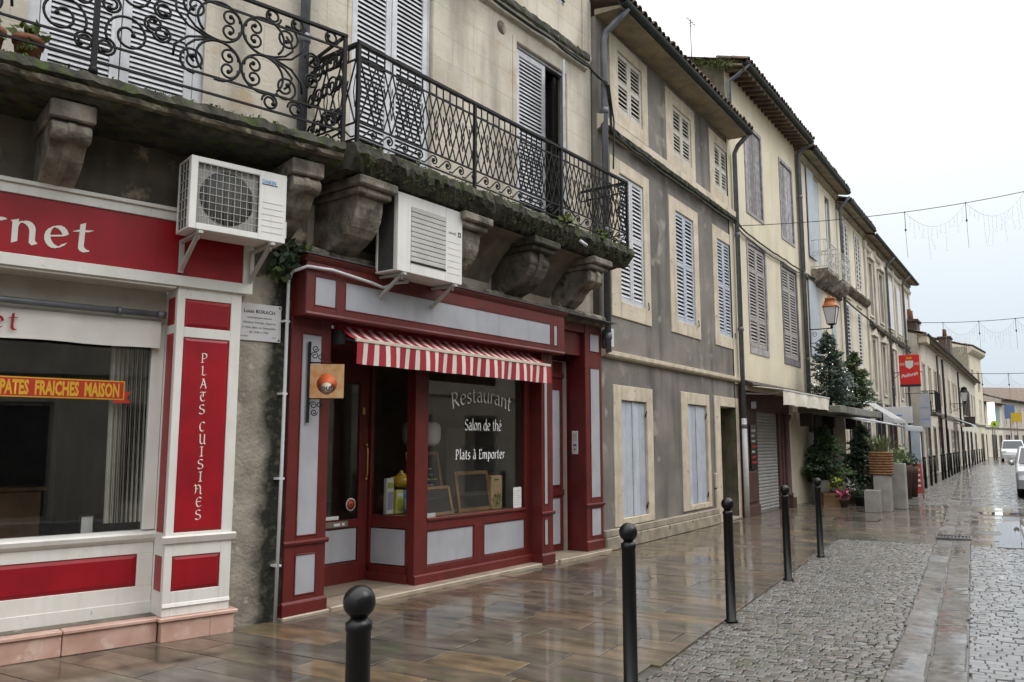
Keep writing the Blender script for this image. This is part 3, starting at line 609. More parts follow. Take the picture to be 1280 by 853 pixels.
# pilaster
pl = MB(); X0, X1, YF = -.61, -.04, .03
pl.box(X0, X1, YF + .012, .32, .198, 3.02)
def rails(x0, x1, zs, yf, yb, gapsx):                 # face boards between sunk panels
    for a, c in zs: pl.box(gapsx[0], gapsx[1], yf, yb, a, c)
pl.box(X0, -.545, YF, YF + .012, .198, 3.02); pl.box(-.135, X1, YF, YF + .012, .198, 3.02)
rails(0, 0, [(.198, .40), (.69, .885), (2.565, 2.655), (2.905, 3.02)], YF, YF + .012, (-.545, -.135))
pl.build('pilaster', WHITE, shA, .003)
b = MB(); b.prism([(YF, .79), (YF - .018, .80), (YF - .03, .835), (YF - .035, .85), (YF, .862)], 'x', X0 - .03, X1 + .03); b.build('cornice', WHITE, shA)
b = MB(); b.prism([(YF, .27), (YF - .012, .275), (YF - .004, .30), (YF, .305)], 'x', X0, X1); b.build('base_moulding', WHITE, shA)
def redpanel(x0, x1, z0, z1, yb, d=.012, bev=.03):
    return MB().raised(x0, x1, z0, z1, yb, yb - d, bev).build('red_panel', RED, shA)
redpanel(-.545, -.135, 2.655, 2.905, YF + .0115); rp = redpanel(-.545, -.135, .885, 2.565, YF + .0115); redpanel(-.545, -.135, .40, .69, YF + .0115)
# narrow return of the pilaster
for z0, z1 in ((.40, .69), (.885, 2.60), (2.68, 2.92)): b = MB(); b.box(X0 - .003, X0, .09, .26, z0, z1); b.build('red_panel', RED, shA)
for i, ch in enumerate('PLATS'): b = MB(); pen(b, ch, .058, lambda u, v, i=i: (-.355 + u - .03, YF - .002, 2.405 - i * .1135 - .055 + v), sx=1.05); b.build('letter', CREAM_LETTER, rp)
for i, ch in enumerate('CUISINƐS'): b = MB(); pen(b, ch, .058, lambda u, v, i=i: (-.375 + u + (-.02 if ch == 'N' else (.015 if ch == 'I' else 0)), YF - .002, 1.80 - i * .1085 - .055 + v), sx=1.05); b.build('letter', CREAM_LETTER, rp)
# window wall below, sill, frame
YW = .32
b = MB(); b.box(-4.2, X0, YW, YW + .05, .196, .43); b.box(-4.2, X0, YW, YW + .05, .70, .80); b.box(-.74, X0, YW, YW + .05, .43, .70); b.box(-4.2, -2.9, YW, YW + .05, .43, .70); b.box(-4.2, X0, YW - .008, YW, .196, .30)
b.build('stall_riser', WHITE, shA, .003)
MB().raised(-2.9, -.74, .43, .70, YW + .012, YW - .002, .035).build('red_panel', RED, shA)
b = MB(); b.prism([(YW + .06, .80), (YW - .01, .80), (YW - .035, .83), (YW - .045, .865), (YW - .03, .88), (YW + .06, .90)], 'x', -4.2, X0); b.build('sill', WHITE, shA)
b = MB(); b.box(-.715, X0, YW, YW + .06, .90, 2.98); b.box(-4.2, -.715, YW, YW + .06, 2.86, 2.98); b.build('window_frame', WHITE, shA, .004)
b = MB(); b.box(-4.2, -.715, YW + .03, YW + .036, .90, 2.86); gA = b.build('window', GLASS, shA)
# fascia with the shop name
b = MB(); b.box(-4.2, .045, -.005, .16, 3.005, 3.10); b.box(-4.2, .045, -.005, .16, 3.575, 3.655); b.box(-.05, .045, -.005, .16, 3.10, 3.575); b.box(-4.2, .075, -.03, .16, 3.656, 3.69); b.box(-4.2, -.05, .03, .16, 3.10, 3.575); b.build('fascia', WHITE, shA, .004)
b = MB(); b.box(-4.2, -.052, .012, .0295, 3.102, 3.573); fs = b.build('fascia_board', RED, shA)
b = MB(); pen(b, 'rnet', .172, lambda u, v: (-2.075 + u, .0085, 3.195 + v), nib=(.105, .06), sp=.24, sx=1.15); b.build('lettering', CREAM_LETTER, fs)
b = MB(); b.box(-4.2, X0 - .02, .02, YW, 2.985, 3.004); b.build('soffit', WHITE, shA)
b = MB(); b.box(-4.2, X0 - .01, YW - .02, YW + .02, 2.70, 2.984); b.build('blind_box', mat('dirty_cream_board', (.45, .425, .36), (.36, .335, .28), 4, .7), shA)
# banner over the glass, roller bar, paper strip, curtain, room
bn = thing('blind_banner', 'white cloth banner with red letters hanging over the shop window at the left edge', 'banner', 'A', 0, .25, 0)
b = MB(); n = 24
for i in range(n):
    x0, x1 = -3.6 + 2.93 * i / n, -3.6 + 2.93 * (i + 1) / n; f = lambda x: .010 * math.sin(x * 9) + .006 * math.sin(x * 23)
    b.add([(x0, f(x0) * .3, 2.71), (x1, f(x1) * .3, 2.71), (x1, f(x1), 2.47 + .004 * math.sin(x1 * 7)), (x0, f(x0), 2.47 + .004 * math.sin(x0 * 7))], [(0, 1, 2, 3)], 0, True)
b.build('cloth', mat('white_banner_cloth', (.68, .66, .61), (.6, .57, .52), 3, .85), bn)
b = MB(); pen(b, 'et', .10, lambda u, v: (-1.955 + u, -.02, 2.535 + v), nib=(.09, .05), sp=.25, sx=1.1); b.build('lettering', RED, bn)
rb = thing('roller_bar', 'grey metal awning roller bar above the white banner in the left shop', 'roller bar', 'A', 0, .2, 2.765)
b = MB(); b.tube([(-4, 0, 0), (-.69, 0, 0)], .027, 10); b.build('bar', ZINC, rb); b = MB(); b.tube([(-.72, 0, 0), (-.655, 0, 0)], .034, 10); b.tube([(-1.05, 0, 0), (-1.02, 0, 0)], .036, 10); b.build('collar', ZINC, rb)
ps = thing('window_strip', 'red paper strip with yellow capitals stuck behind the left shop window', 'sign', 'A', 0, YW + .042, 0)
YELL = mat('yellow_print', (.62, .34, .012), rough=.6); REDP = mat('red_print', (.42, .02, .008), rough=.6)
ps.location = fw('A', 0, YW + .0265, 0)
b = MB(); b.box(-3.2, -.915, 0, .002, 2.012, 2.175); b.build('border', YELL, ps)
b = MB(); b.box(-3.19, -.925, -.002, -.0005, 2.022, 2.165); b.build('band', REDP, ps)
b = MB(); b.add([(-1.0, .003, 1.985), (-.86, .003, 1.985), (-.895, .003, 2.035), (-.86, .003, 2.085), (-.914, .003, 2.085), (-.914, .003, 2.01), (-1.0, .003, 2.01)], [(0, 1, 2, 3, 4, 5, 6)]); b.build('ribbon_tail', REDP, ps)
put('lettering', textmesh('PATES  FRAICHES  MAISON', .158, YELL, .468, 'RIGHT', .006), ps, (-.955, -.004, 2.038))
cu = thing('lace_curtain', 'white net curtain hanging at the right side behind the left shop window', 'curtain', 'A', 0, YW + .14, 0)
b = MB(); k = 40
for i in range(k):
    x = lambda j: -1.02 + .30 * j / k; y = lambda j: .028 * math.sin(j * 1.25)
    b.add([(x(i) + .03, y(i), .96), (x(i + 1) + .03 * (1 - i / k), y(i + 1), .96), (x(i + 1), y(i + 1), 2.84), (x(i), y(i), 2.84)], [(0, 1, 2, 3)], 0, True)
b.build('cloth', mat('net_curtain_cloth', (.70, .67, .61), (.62, .59, .53), 12, .9), cu)
def room(parent, x0, x1, y0, y1, z0, z1, name='room'):
    b = MB(); b.quad((x0, y1, z0), (x1, y1, z0), (x1, y1, z1), (x0, y1, z1)); b.quad((x0, y0, z0), (x0, y1, z0), (x0, y1, z1), (x0, y0, z1)); b.quad((x1, y1, z0), (x1, y0, z0), (x1, y0, z1), (x1, y1, z1)); b.quad((x0, y0, z1), (x0, y1, z1), (x1, y1, z1), (x1, y0, z1))
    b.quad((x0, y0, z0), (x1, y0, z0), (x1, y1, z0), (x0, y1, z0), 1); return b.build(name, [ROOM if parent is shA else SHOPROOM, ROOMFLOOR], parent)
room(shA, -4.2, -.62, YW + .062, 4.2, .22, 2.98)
b = MB(); b.box(-4.2, -.72, YW + .062, .75, .80, .86); b.build('display_shelf', mat('shelf_board', (.22, .17, .12), (.16, .12, .085), 6, .5), shA)
tb = thing('small_cabinet', 'dim dark cabinet standing inside the left shop window', 'cabinet', 'A', -2.05, 2.1, .22)
b = MB(); b.box(-.9, .9, 0, .5, 0, .95); b.build('body', WOOD, tb, .01); b = MB(); b.box(-.94, .94, -.03, .52, .95, .99); b.build('top', WOOD, tb, .006)
fc = thing('picture_frame', 'small framed card on the shelf behind the left shop window', 'picture frame', 'A', -1.08, .62, .86)
b = MB(); b.ring(-.06, .06, 0, .17, .014, -.01, .01); b.build('frame', PLAINBLACK, fc); b = MB(); b.box(-.046, .046, -.002, .004, .014, .156); b.build('card', PAPER, fc)

# balcony A
bA = thing('stone_balcony', 'mossy stone balcony with black scrollwork rail over the red and cream shop', 'balcony', 'A', 0, .17, 0)
sl = rough_prism([(0, 4.44), (-.79, 4.44), (-.80, 4.37), (-.76, 4.345), (-.755, 4.32), (-.70, 4.27), (-.66, 4.25), (0, 4.24)], -4.5, .63, 90, .006, 11); sl.build('slab', SLABSTONE, bA)
b = rough_prism([(-.765, 4.335), (-.788, 4.33), (-.775, 4.295), (-.74, 4.28)], -4.5, .62, 70, .004, 15); b.build('moulding', SLABBAND, bA)
def corbelA(x):
    b = MB(); b.box(x - .16, x + .16, -.66, 0, 4.09, 4.235); b.build('corbel_block', CORBEL, bA, .012)
    b = MB(); pr = [(0, 4.09), (-.60, 4.09), (-.635, 4.05), (-.64, 4.0), (-.61, 3.955), (-.55, 3.945), (-.50, 3.90), (-.45, 3.83), (-.36, 3.76), (-.22, 3.70), (-.10, 3.64), (0, 3.60)]
    b.prism(pr, 'x', x - .13, x + .13); b.prism([(p[0] * 1.03, p[1] - .004) for p in pr], 'x', x - .03, x + .03); b.lathe([(.075, -.14), (.075, .14)], (x, -.575, 4.01), 14, axis='x'); b.build('corbel', CORBEL, bA, .008)
for x in (-1.62, .33, -3.4): corbelA(x)
rl = MB(); YR = -.77
rl.box(-4.4, .625, YR - .02, YR + .02, 5.49, 5.515); rl.box(-4.4, .625, YR - .009, YR + .009, 5.355, 5.372); rl.box(-4.4, .625, YR - .009, YR + .009, 4.70, 4.716); rl.box(-4.4, .625, YR - .009, YR + .009, 4.545, 4.563)
rl.box(.59, .625, YR - .015, YR + .015, 4.44, 5.49); rl.box(-1.555, -1.515, YR - .018, YR + .018, 4.50, 5.49)
rl.box(.595, .62, YR + .02, -.0, 5.49, 5.515); rl.box(.60, .615, YR + .02, 0, 5.355, 5.37); rl.box(.60, .615, YR + .02, 0, 4.55, 4.565); rl.ball((-1.535, YR, 4.475), .035, 10, 8)
rail = rl.build('railing', IRON, bA)
def sc_mesh(pts, r=.011): return MB().tube([(x, 0, z) for x, z in pts], r, 5).mesh('scroll', IRON)
def sball(mb, p, r=.02): mb.ball((p[0], 0, p[1]), r, 8, 6)
def cscroll(R_=.15, small=.1):
    """a big C that ends in a larger and a smaller curl"""
    b = MB(); p = spiral(0, 0, R_, .035, R(-60), -1.55, 40); b.tube([(x, 0, z) for x, z in p], .011, 5); sball(b, p[-1], .02); return b.mesh('scroll', IRON)
BIG, SMALL, TINY = cscroll(.175), cscroll(.115), cscroll(.075)
q = random.Random(4)
def scr(me, x, z, a=0, mx=1, parent=None, y=YR):
    o = put('scroll', me, parent or rail, (x, y, z), (0, a, 0)); o.scale = (mx, 1, 1); return o
# the large butterfly scrolls between the posts, repeated along the rail
def ringscroll():
    """a wide open circle that runs into two inner curls"""
    b = MB(); b.tube([(.19 * math.cos(R(a_)), 0, .172 * math.sin(R(a_))) for a_ in range(-100, 236, 12)], .0115, 5)
    for z_, k_ in ((.055, 1), (-.055, -1)):
        p = spiral(.085, z_, .085, .018, R(-10 * k_), 1.25 * k_, 22); b.tube([(x, 0, z) for x, z in p], .0105, 5); sball(b, p[-1], .02)
    return b.mesh('scroll', IRON)
RING = ringscroll()
for cx in (-.39, -2.66):
    for k in (-1, 1):
        for cz in (5.215, 4.865): scr(RING, cx + k * .195, cz, 0, -k)
        for zz, kk in ((1, 1), (-1, -1)):
            put('scroll', sc_mesh([(0, 0), (k * .10, zz * .02), (k * .20, zz * .06), (k * .27, zz * .13), (k * .25, zz * .20), (k * .20, zz * .25)]), rail, (cx + k * .2, YR, 5.04))
            put('scroll', sc_mesh([(0, 0), (k * .12, zz * .005), (k * .26, zz * .05), (k * .36, zz * .15), (k * .37, zz * .25)]), rail, (cx + k * .2, YR, 5.04))
            scr(SMALL, cx + k * .41, 5.04 + zz * .235, R(200 if zz > 0 else 20), k * zz)
            scr(TINY, cx + k * .66, 5.04 + zz * .10, R(90 + zz * 40), k)
for cx, cz, k in ((-1.30, 4.84, 1), (-1.77, 4.84, -1), (-1.28, 5.20, 1), (-1.79, 5.20, -1)):
    scr(BIG if abs(cx) > .5 else SMALL, cx, cz, R(90 * k), k); scr(TINY, cx + .18 * k, cz + .16, R(30), k); scr(TINY, cx - .16 * k, cz - .15, R(210), k)
for cx in (.46, .12, -.12): scr(TINY, cx, 4.63, R(120), 1); scr(TINY, cx, 5.43, R(-60), 1)
for i in range(5):                                      # the end rail, seen almost edge-on
    for z in (4.75, 5.08, 5.33): o = scr(SMALL if i % 2 else TINY, .6075, z + .03 * (i % 3), R(75 * i)); o.location = (.6075, YR + .12 + i * .14, z); o.rotation_euler = (0, R(75 * i), R(90))
b = MB(); q = random.Random(9)
for i in range(130):
    x = q.uniform(-2.3, .6); leafy(b, (x, -.78 + q.uniform(0, .12), 4.45), .03, 4, .022, 0, i, .4, .9)
tag(b.build('moss_tufts', GRASS, bA), kind='stuff')
POT = mat('terracotta_pot', (.30, .115, .06), (.22, .085, .05), 8, .7)
for x, lb, r in ((-1.945, 'terracotta pot with a green seedling at the left balcony edge, nearer the shutter', .105), (-2.2, 'mossy terracotta pot with trailing weed cut by the left photo edge', .11)):
    t = thing('flower_pot', lb, 'flower pot', 'A', x, -.42, 4.44, 'terracotta pots on the left balcony')
    MB().lathe([(r * .68, 0), (r * .92, .17), (r * 1.04, .172), (r * 1.06, .215), (r * .95, .215), (r * .9, .18), (.001, .175)], n=18).build('pot', POT, t)
    b = MB(); leafy(b, (0, 0, .24), .10, 60, .07, 0, int(x * 100), .5, .6); leafy(b, (-.02, -.1, .1), .08, 30, .05, 0, int(x * 90), 1, .1); b.build('plant', GRASS, t)
# marble plaque
pq = thing('wall_plaque', 'white marble memorial plaque with black lettering on the wall between the shops', 'plaque', 'A', .19, .155, 2.60)
b = MB(); b.box(-.22, .22, 0, .014, 0, .355); b.build('plate', mat('plaque_marble', (.56, .55, .56), (.48, .47, .48), 6, .35), pq, .003)
for txt, sz, z, bd in (('Louis BORACH', .047, .265, .0008), ('commerçant messin', .030, .213, 0), ('résistant français, déporté', .030, .165, 0), ('a vécu dans ce immeuble', .032, .117, 0), ('de 1940 à 1943', .030, .073, 0)):
    put('lettering', textmesh(txt, sz, PLAINBLACK, 1.02, 'CENTER', bd), pq, (0, -.0015, z))
put('lettering', textmesh('SOUVENIR', .018, PLAINBLACK), pq, (-.15, -.0015, .035)); put('lettering', textmesh('2003', .018, PLAINBLACK), pq, (.15, -.0015, .035))
for x, z in ((-.2, .02), (.2, .02), (-.2, .335), (.2, .335)): MB().lathe([(.0001, -.006), (.009, -.004), (.009, 0)][::-1], (x, 0, z), 8, axis='y').build('screw', IRON, pq)
# fern in the wall crack
fn = thing('wall_fern', 'small green weed growing from the wall beside the red restaurant fascia', 'plant', 'A', .42, .10, 3.42)
b = MB(); leafy(b, (0, -.02, 0), .14, 150, .07, 0, 3, 1, .3); leafy(b, (-.10, 0, -.12), .08, 50, .06, 1, 4); leafy(b, (.16, -.05, .06), .08, 60, .06, 1, 6); b.build('leaves', [LEAF_D, LEAF], fn)

# ---------------------------------------------------------------- air conditioners
def ac_unit(fr, x0, x1, z0, z1, yf, yb, label, grid, gx0, gx1, gz0, gz1):
    t = thing('air_conditioner', label, 'air conditioner', fr, x0, yf, z0, None); w, h, d = x1 - x0, z1 - z0, yb - yf
    b = MB(); gz0 -= z0; gz1 -= z0; gx0 -= x0; gx1 -= x0
    for a, c, e, f in ((0, gx0, 0, h), (gx1, w, 0, h), (gx0, gx1, 0, gz0), (gx0, gx1, gz1, h)): b.box(a, c, 0, .02, e, f)
    b.box(0, w, .02, d, h - .02, h); b.box(0, w, .02, d, 0, .02); b.box(w - .02, w, .02, d, .02, h - .02); b.box(.02, w - .02, d - .01, d, .02, h - .02)
    for a, c in ((.02, .065), (d - .03, d)): b.box(0, .02, a, c, .02, h - .02)
    b.build('casing', ACWHITE, t, .007)
    b = MB(); b.box(.012, .018, .065, d - .03, .02, h - .02); b.build('side_coil', ACDARK, t)
    if grid:
        b = MB(); n = int((d - .1) / .055)
        for i in range(n + 1): y = .065 + (d - .095) * i / n; b.box(.004, .011, y - .003, y + .003, .02, h - .02)
        m_ = int((h - .04) / .075)
        for i in range(m_ + 1): z = .02 + (h - .04) * i / m_; b.box(.003, .0105, .066, d - .031, z - .0035, z + .0035)
        b.build('side_grille', ACGRILLE, t)
    b = MB(); b.box(gx0, gx1, .045, .05, gz0, gz1); b.build('inner_panel', ACMID, t)
    cx, cz = (gx0 + gx1) / 2, (gz0 + gz1) / 2; r = min(gx1 - gx0, gz1 - gz0) * .45
    MB().lathe([(r, .0445), (r, .040), (r * .3, .041), (.0001, .036)][::-1], (cx, 0, cz), 28, axis='y').build('fan', ACDARK, t)
    if grid:
        g1 = MB(); g1.box(-.0016, .0016, .008, .012, gz0, gz1); m1 = g1.mesh('grille_bar', ACGRILLE); g3 = MB(); g3.box(-.001, .001, .0125, .0145, gz0, gz1); m3 = g3.mesh('grille_bar', ACGRILLE)
        n = 10
        for i in range(n + 1): put('grille_bar', m1, t, (gx0 + (gx1 - gx0) * i / n, 0, 0))
        fine = MB()
        for i in range(42):
            if i % 6: x = gx0 + (gx1 - gx0) * i / 42; fine.box(x - .0008, x + .0008, .0128, .0148, gz0, gz1)
        tag(fine.build('fine_grille', mat('ac_fine_wire', (.20, .195, .18), rough=.6), t), kind='stuff')
        g2 = MB(); g2.box(gx0, gx1, .003, .0075, -.002, .002); m2 = g2.mesh('grille_bar', ACGRILLE); n = 8
        for i in range(n + 1): put('grille_bar', m2, t, (0, 0, gz0 + (gz1 - gz0) * i / n))
    else:
        g2 = MB(); hh = (gz1 - gz0) / 11; g2.box(gx0, gx1, -.006, .03, .006, hh); m2 = g2.mesh('grille_slat', ACGRILLE, .004)
        for i in range(11): put('grille_slat', m2, t, (0, 0, gz0 + i * hh))
        b = MB(); b.box(gx0 - .006, gx1 + .006, -.009, 0, gz0 - .012, gz0 - .002); b.build('lower_lip', IRON, t)
    for i in range(6): z = h * (.12 + .085 * i); b = MB(); b.box(gx1 + .03, w - .03, -.0025, 0, z, z + .004); b.build('rib', ACGRILLE, t)
    for x in (.10, w - .12):
        b = MB(); b.box(x - .02, x + .02, -.02, d + .14 if fr == 'A' else d + .10, -.035, -.012); b.box(x - .02, x + .02, d + .11 if fr == 'A' else d + .07, d + .14 if fr == 'A' else d + .10, -.30, -.035)
        e = d + .11 if fr == 'A' else d + .07
        b.prism([(.03, -.035), (.08, -.035), (e, -.24), (e, -.29)], 'x', x - .016, x + .016); b.build('bracket', ACGRILLE, t, .002)
        b = MB(); b.box(x - .03, x + .03, .02, .08, -.012, -.0005); b.tube([(x, .03, -.08), (x, .03, -.012)], .008, 6); b.build('foot', ACMID, t)
    return t, w, h
t1, w, h = ac_unit('A', -.715, .14, 3.42, 4.05, -.45, -.14, 'white air conditioner with round fan behind a wire grille, above the red shop sign', True, -.655, -.115, 3.475, 4.0)
BLUE = mat('logo_blue', (.03, .25, .55), rough=.4); b = MB(); b.box(.62, .765, -.002, -.0003, h - .125, h - .117, 0); b.build('logo_stripe', PLAINBLACK, t1)
put('logo', textmesh('DAIKIN', .048, BLUE, .82, 'LEFT', .001), t1, (.62, -.002, h - .112))
b = MB(); b.box(w, w + .035, .05, .22, .06, .22); b.build('valve_cover', ACWHITE, t1, .006)
t2, w, h = ac_unit('B', .69, 1.71, 3.41, 4.25, -.55, -.22, 'white air conditioner with slatted front panel, over the restaurant fascia', False, .885, 1.43, 3.535, 4.125)
put('logo', textmesh('airwell', .05, PLAINBLACK, .9, 'LEFT', .0), t2, (w - .235, -.002, h - .29)); b = MB(); b.ring(w - .075, w - .03, h - .30, h - .245, .012, -.003, -.0005); b.build('logo_mark', PLAINBLACK, t2)
# ================================================================ B: limestone house with the maroon restaurant front
hB = thing('limestone_house', 'weathered pale limestone house with iron balcony above the maroon restaurant front', 'house', 'B', 0, .17, 0)
b = MB()
b.wall(-.24, 5.73, 3.5, 11.2, [(.62, 1.93, 4.5, 7.36), (3.70, 5.0, 4.5, 7.38), (3.70, 4.95, 8.5, 10.6)], 0, .16, 0, back=False)
b.quad((-.24, 0, 0), (-.24, 0, 11.2), (-.24, 5, 11.2), (-.24, 5, 0), 0); b.quad((5.73, 0, 0), (5.73, 5, 0), (5.73, 5, 11.2), (5.73, 0, 11.2)); b.quad((-.24, 5, 11.2), (-.24, 0, 11.2), (5.73, 0, 11.2), (5.73, 5, 11.2))
b.build('wall', LIMESTONE, hB)
b = MB()
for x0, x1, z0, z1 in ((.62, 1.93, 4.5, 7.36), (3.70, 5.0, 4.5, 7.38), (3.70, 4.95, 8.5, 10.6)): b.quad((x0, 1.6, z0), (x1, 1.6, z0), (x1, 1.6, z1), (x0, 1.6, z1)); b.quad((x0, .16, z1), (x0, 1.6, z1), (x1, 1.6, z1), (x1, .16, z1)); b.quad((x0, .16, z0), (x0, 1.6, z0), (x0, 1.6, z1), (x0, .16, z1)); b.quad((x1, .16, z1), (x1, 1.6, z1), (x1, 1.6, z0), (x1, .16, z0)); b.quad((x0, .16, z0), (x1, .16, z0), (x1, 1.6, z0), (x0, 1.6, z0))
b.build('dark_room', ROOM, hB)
# faint pilaster strip beside the windows, string course with cables, patched plaster disc
b = MB(); b.box(.55, .615, -.012, .04, 4.5, 7.44); b.box(1.935, 2.07, -.012, .04, 4.5, 7.44); b.box(.615, 1.935, -.012, .04, 7.365, 7.44); b.build('window_surround', LIMESTONE, hB, .008); b = MB(); b.box(3.60, 3.695, -.012, .04, 4.5, 7.46); b.box(5.005, 5.10, -.012, .04, 4.5, 7.46); b.box(3.695, 5.005, -.012, .04, 7.385, 7.46); b.build('window_surround', LIMESTONE, hB, .008)
b = rough_prism([(.02, 7.62), (-.06, 7.66), (-.10, 7.74), (-.13, 7.80), (-.13, 7.86), (-.02, 7.90), (.02, 7.9)], -.24, 5.55, 60, .004, 21); b.build('string_course', LIMESTONE, hB)
b = rough_prism([(-.115, 7.745), (-.138, 7.77), (-.142, 7.82), (-.136, 7.868), (-.04, 7.905), (-.02, 7.895), (-.12, 7.80)], -.2, 5.5, 80, .005, 22); b.build('course_moss', SLABSTONE, hB)
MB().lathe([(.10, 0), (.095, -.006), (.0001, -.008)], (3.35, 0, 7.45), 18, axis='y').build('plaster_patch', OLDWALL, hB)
b = MB(); b.box(5.47, 5.72, -.03, .02, 7.92, 11.1); b.build('corner_pier', LIMESTONE, hB, .01)
for s0, rz in ((.66, 0), (1.28, 0)): louvre(hB, s0, s0 + .61, 4.56, 7.28, .06, SHUT_WHITE, pitch=.058, st=.085, slat_d=.048)
b = MB(); b.ring(.622, 1.928, 4.52, 7.358, .035, .04, .10); b.build('window_frame', SHUT_WHITE, hB, .003); b = MB(); b.ring(3.702, 4.998, 4.52, 7.378, .035, .04, .10); b.build('window_frame', SHUT_WHITE, hB, .003)
louvre(hB, 3.74, 4.48, 4.56, 7.32, .06, SHUT_WHITE, pitch=.058, st=.085, slat_d=.048)
louvre(hB, 4.955 - .60 * math.cos(R(33.8)), 4.955 - .60 * math.cos(R(33.8)) + .6, 4.56, 7.32, -.60 * math.sin(R(33.8)) + .02, SHUT_WHITE, pitch=.058, st=.085, rz=R(33.8), slat_d=.048)
b = MB(); b.box(4.80, 4.86, .10, .14, 4.6, 7.3); b.box(4.48, 5.0, .12, .15, 6.2, 6.26); b.build('inner_sash', SHUT_DARKBACK, hB)
# upper window guard
b = MB(); b.box(3.72, 4.94, -.03, -.01, 9.42, 9.45); b.box(3.72, 4.94, -.03, -.01, 8.55, 8.57)
for i in range(13): x = 3.74 + i * .098; b.tube([(x, -.02, 8.56), (x + .1 * (1 if i % 2 else -1) * .9, -.02, 9.43)], .009, 5)
b.build('window_guard', IRON, hB); b = MB(); b.ring(3.70, 4.95, 8.5, 10.6, .07, .03, .08); b.box(4.29, 4.36, .03, .08, 8.57, 10.53); b.build('window_frame', SHUT_WHITE, hB, .004); b = MB(); b.box(3.77, 4.88, .06, .066, 8.57, 10.5); b.build('window', GLASS, hB)
# underside coves and pale strip above the shop fascia
b = rough_prism([(0, 3.42), (-.22, 3.44), (-.24, 3.56), (-.20, 3.60), (0, 3.62)], -.2, 5.72, 50, .004, 31); b.build('string_course', CORBEL, hB)

bB = thing('iron_balcony', 'mossy stone balcony with black iron lattice rail over the maroon restaurant front', 'balcony', 'B', 0, .17, 0)
rough_prism([(0, 4.55), (-.82, 4.55), (-.86, 4.53), (-.875, 4.44), (-.84, 4.40), (-.80, 4.36), (-.74, 4.29), (-.5, 4.27), (0, 4.26)], -.03, 5.50, 110, .011, 41).build('slab', SLABSTONE, bB)
b = MB()
for x0, x1 in ((.55, 1.72), (2.18, 3.08), (3.58, 4.5)):   # coved stone between the brackets
    n = 12
    pts = [(-.66 * math.cos(math.pi / 2 * i / n) , 3.98 + .31 * math.sin(math.pi / 2 * (1 - i / n)) * 0 + .30 * (1 - math.sin(math.pi / 2 * i / n))) for i in range(n + 1)]
    pr = [(-.01, 4.262)] + [(-.60 + .60 * i / n, 4.262 - .30 * (1 - math.sqrt(max(0, 1 - (i / n) ** 2)))) for i in range(n + 1)][1:]
    b.prism([(0, 4.262)] + pr[1:], 'x', x0, x1) if False else None
    vs = []
    for i in range(n + 1):
        t = i / n; y = -.66 * (1 - t); z = 4.258 - .52 * t ** 2.2; vs += [(x0, y, z), (x1, y, z)]
    b.add(vs, [(2 * i, 2 * i + 2, 2 * i + 3, 2 * i + 1) for i in range(n)], 0, True)
b.build('cove', UNDER, bB)
def corbelB(x, w, mt, k):
    b = MB(); b.box(x - w * .72, x + w * .72, -.80, 0, 4.17, 4.265); b.box(x - w * .62, x + w * .62, -.74, 0, 4.10, 4.17); b.build('corbel_block', SLABSTONE if k == 3 else CORBEL, bB, .015)
    pr = [(0, 4.10), (-.66, 4.10), (-.655, 3.99), (-.63, 3.88), (-.58, 3.79), (-.51, 3.72), (-.43, 3.67), (-.33, 3.62), (-.22, 3.58), (-.12, 3.53), (-.06, 3.46), (0, 3.42)]
    if k == 4: pr = [(0, 4.10), (-.66, 4.10), (-.70, 4.03), (-.68, 3.93), (-.60, 3.88), (-.48, 3.87), (-.40, 3.80), (-.33, 3.70), (-.22, 3.62), (-.12, 3.58), (0, 3.55)]
    b = MB(); b.prism(pr, 'x', x - w / 2, x + w / 2); o = b.build('corbel', mt, bB, .012)
    if k in (3, 4):
        b = MB(); b.prism([(p[0] * 1.05, p[1] - .008) for p in pr[1:-1]] + [(-.1, 4.05)], 'x', x - .05, x + .05)
        b.lathe([(.085, -w * .54), (.085, w * .54)], (x, -.58, 3.98), 14, axis='x'); b.lathe([(.05, -w * .56), (.05, w * .56)], (x, -.13, 3.62), 12, axis='x'); b.build('carved_scroll', mt, o, .01)
corbelB(.36, .36, CORBEL, 1); corbelB(1.93, .36, CORBEL, 2); corbelB(3.33, .40, CORBEL_DARK, 3); corbelB(4.72, .36, CORBEL, 4)
YR = -.82; ZB, ZT = 4.60, 5.57
rl = MB(); rl.box(-.0, 5.40, YR - .022, YR + .022, ZT - .022, ZT + .01); rl.box(0, 5.40, YR - .008, YR + .008, ZT - .165, ZT - .148); rl.box(0, 5.40, YR - .008, YR + .008, ZB + .15, ZB + .167); rl.box(0, 5.40, YR - .008, YR + .008, ZB - .015, ZB)
for x in (.015, 1.80, 3.60, 5.385): rl.box(x - .017, x + .017, YR - .017, YR + .017, 4.5, ZT - .02)
for x in (.015, 5.385):
    rl.box(x - .02, x + .02, YR + .022, -.01, ZT - .022, ZT + .01)
    for z in (ZT - .16, ZB + .157, ZB - .01): rl.box(x - .008, x + .008, YR + .02, -.01, z - .008, z + .008)
rl.tube([(3.62, YR + .02, 4.92), (4.4, -.4, 5.02), (5.2, -.02, 5.12)], .014, 6)
railB = rl.build('railing', IRON, bB)
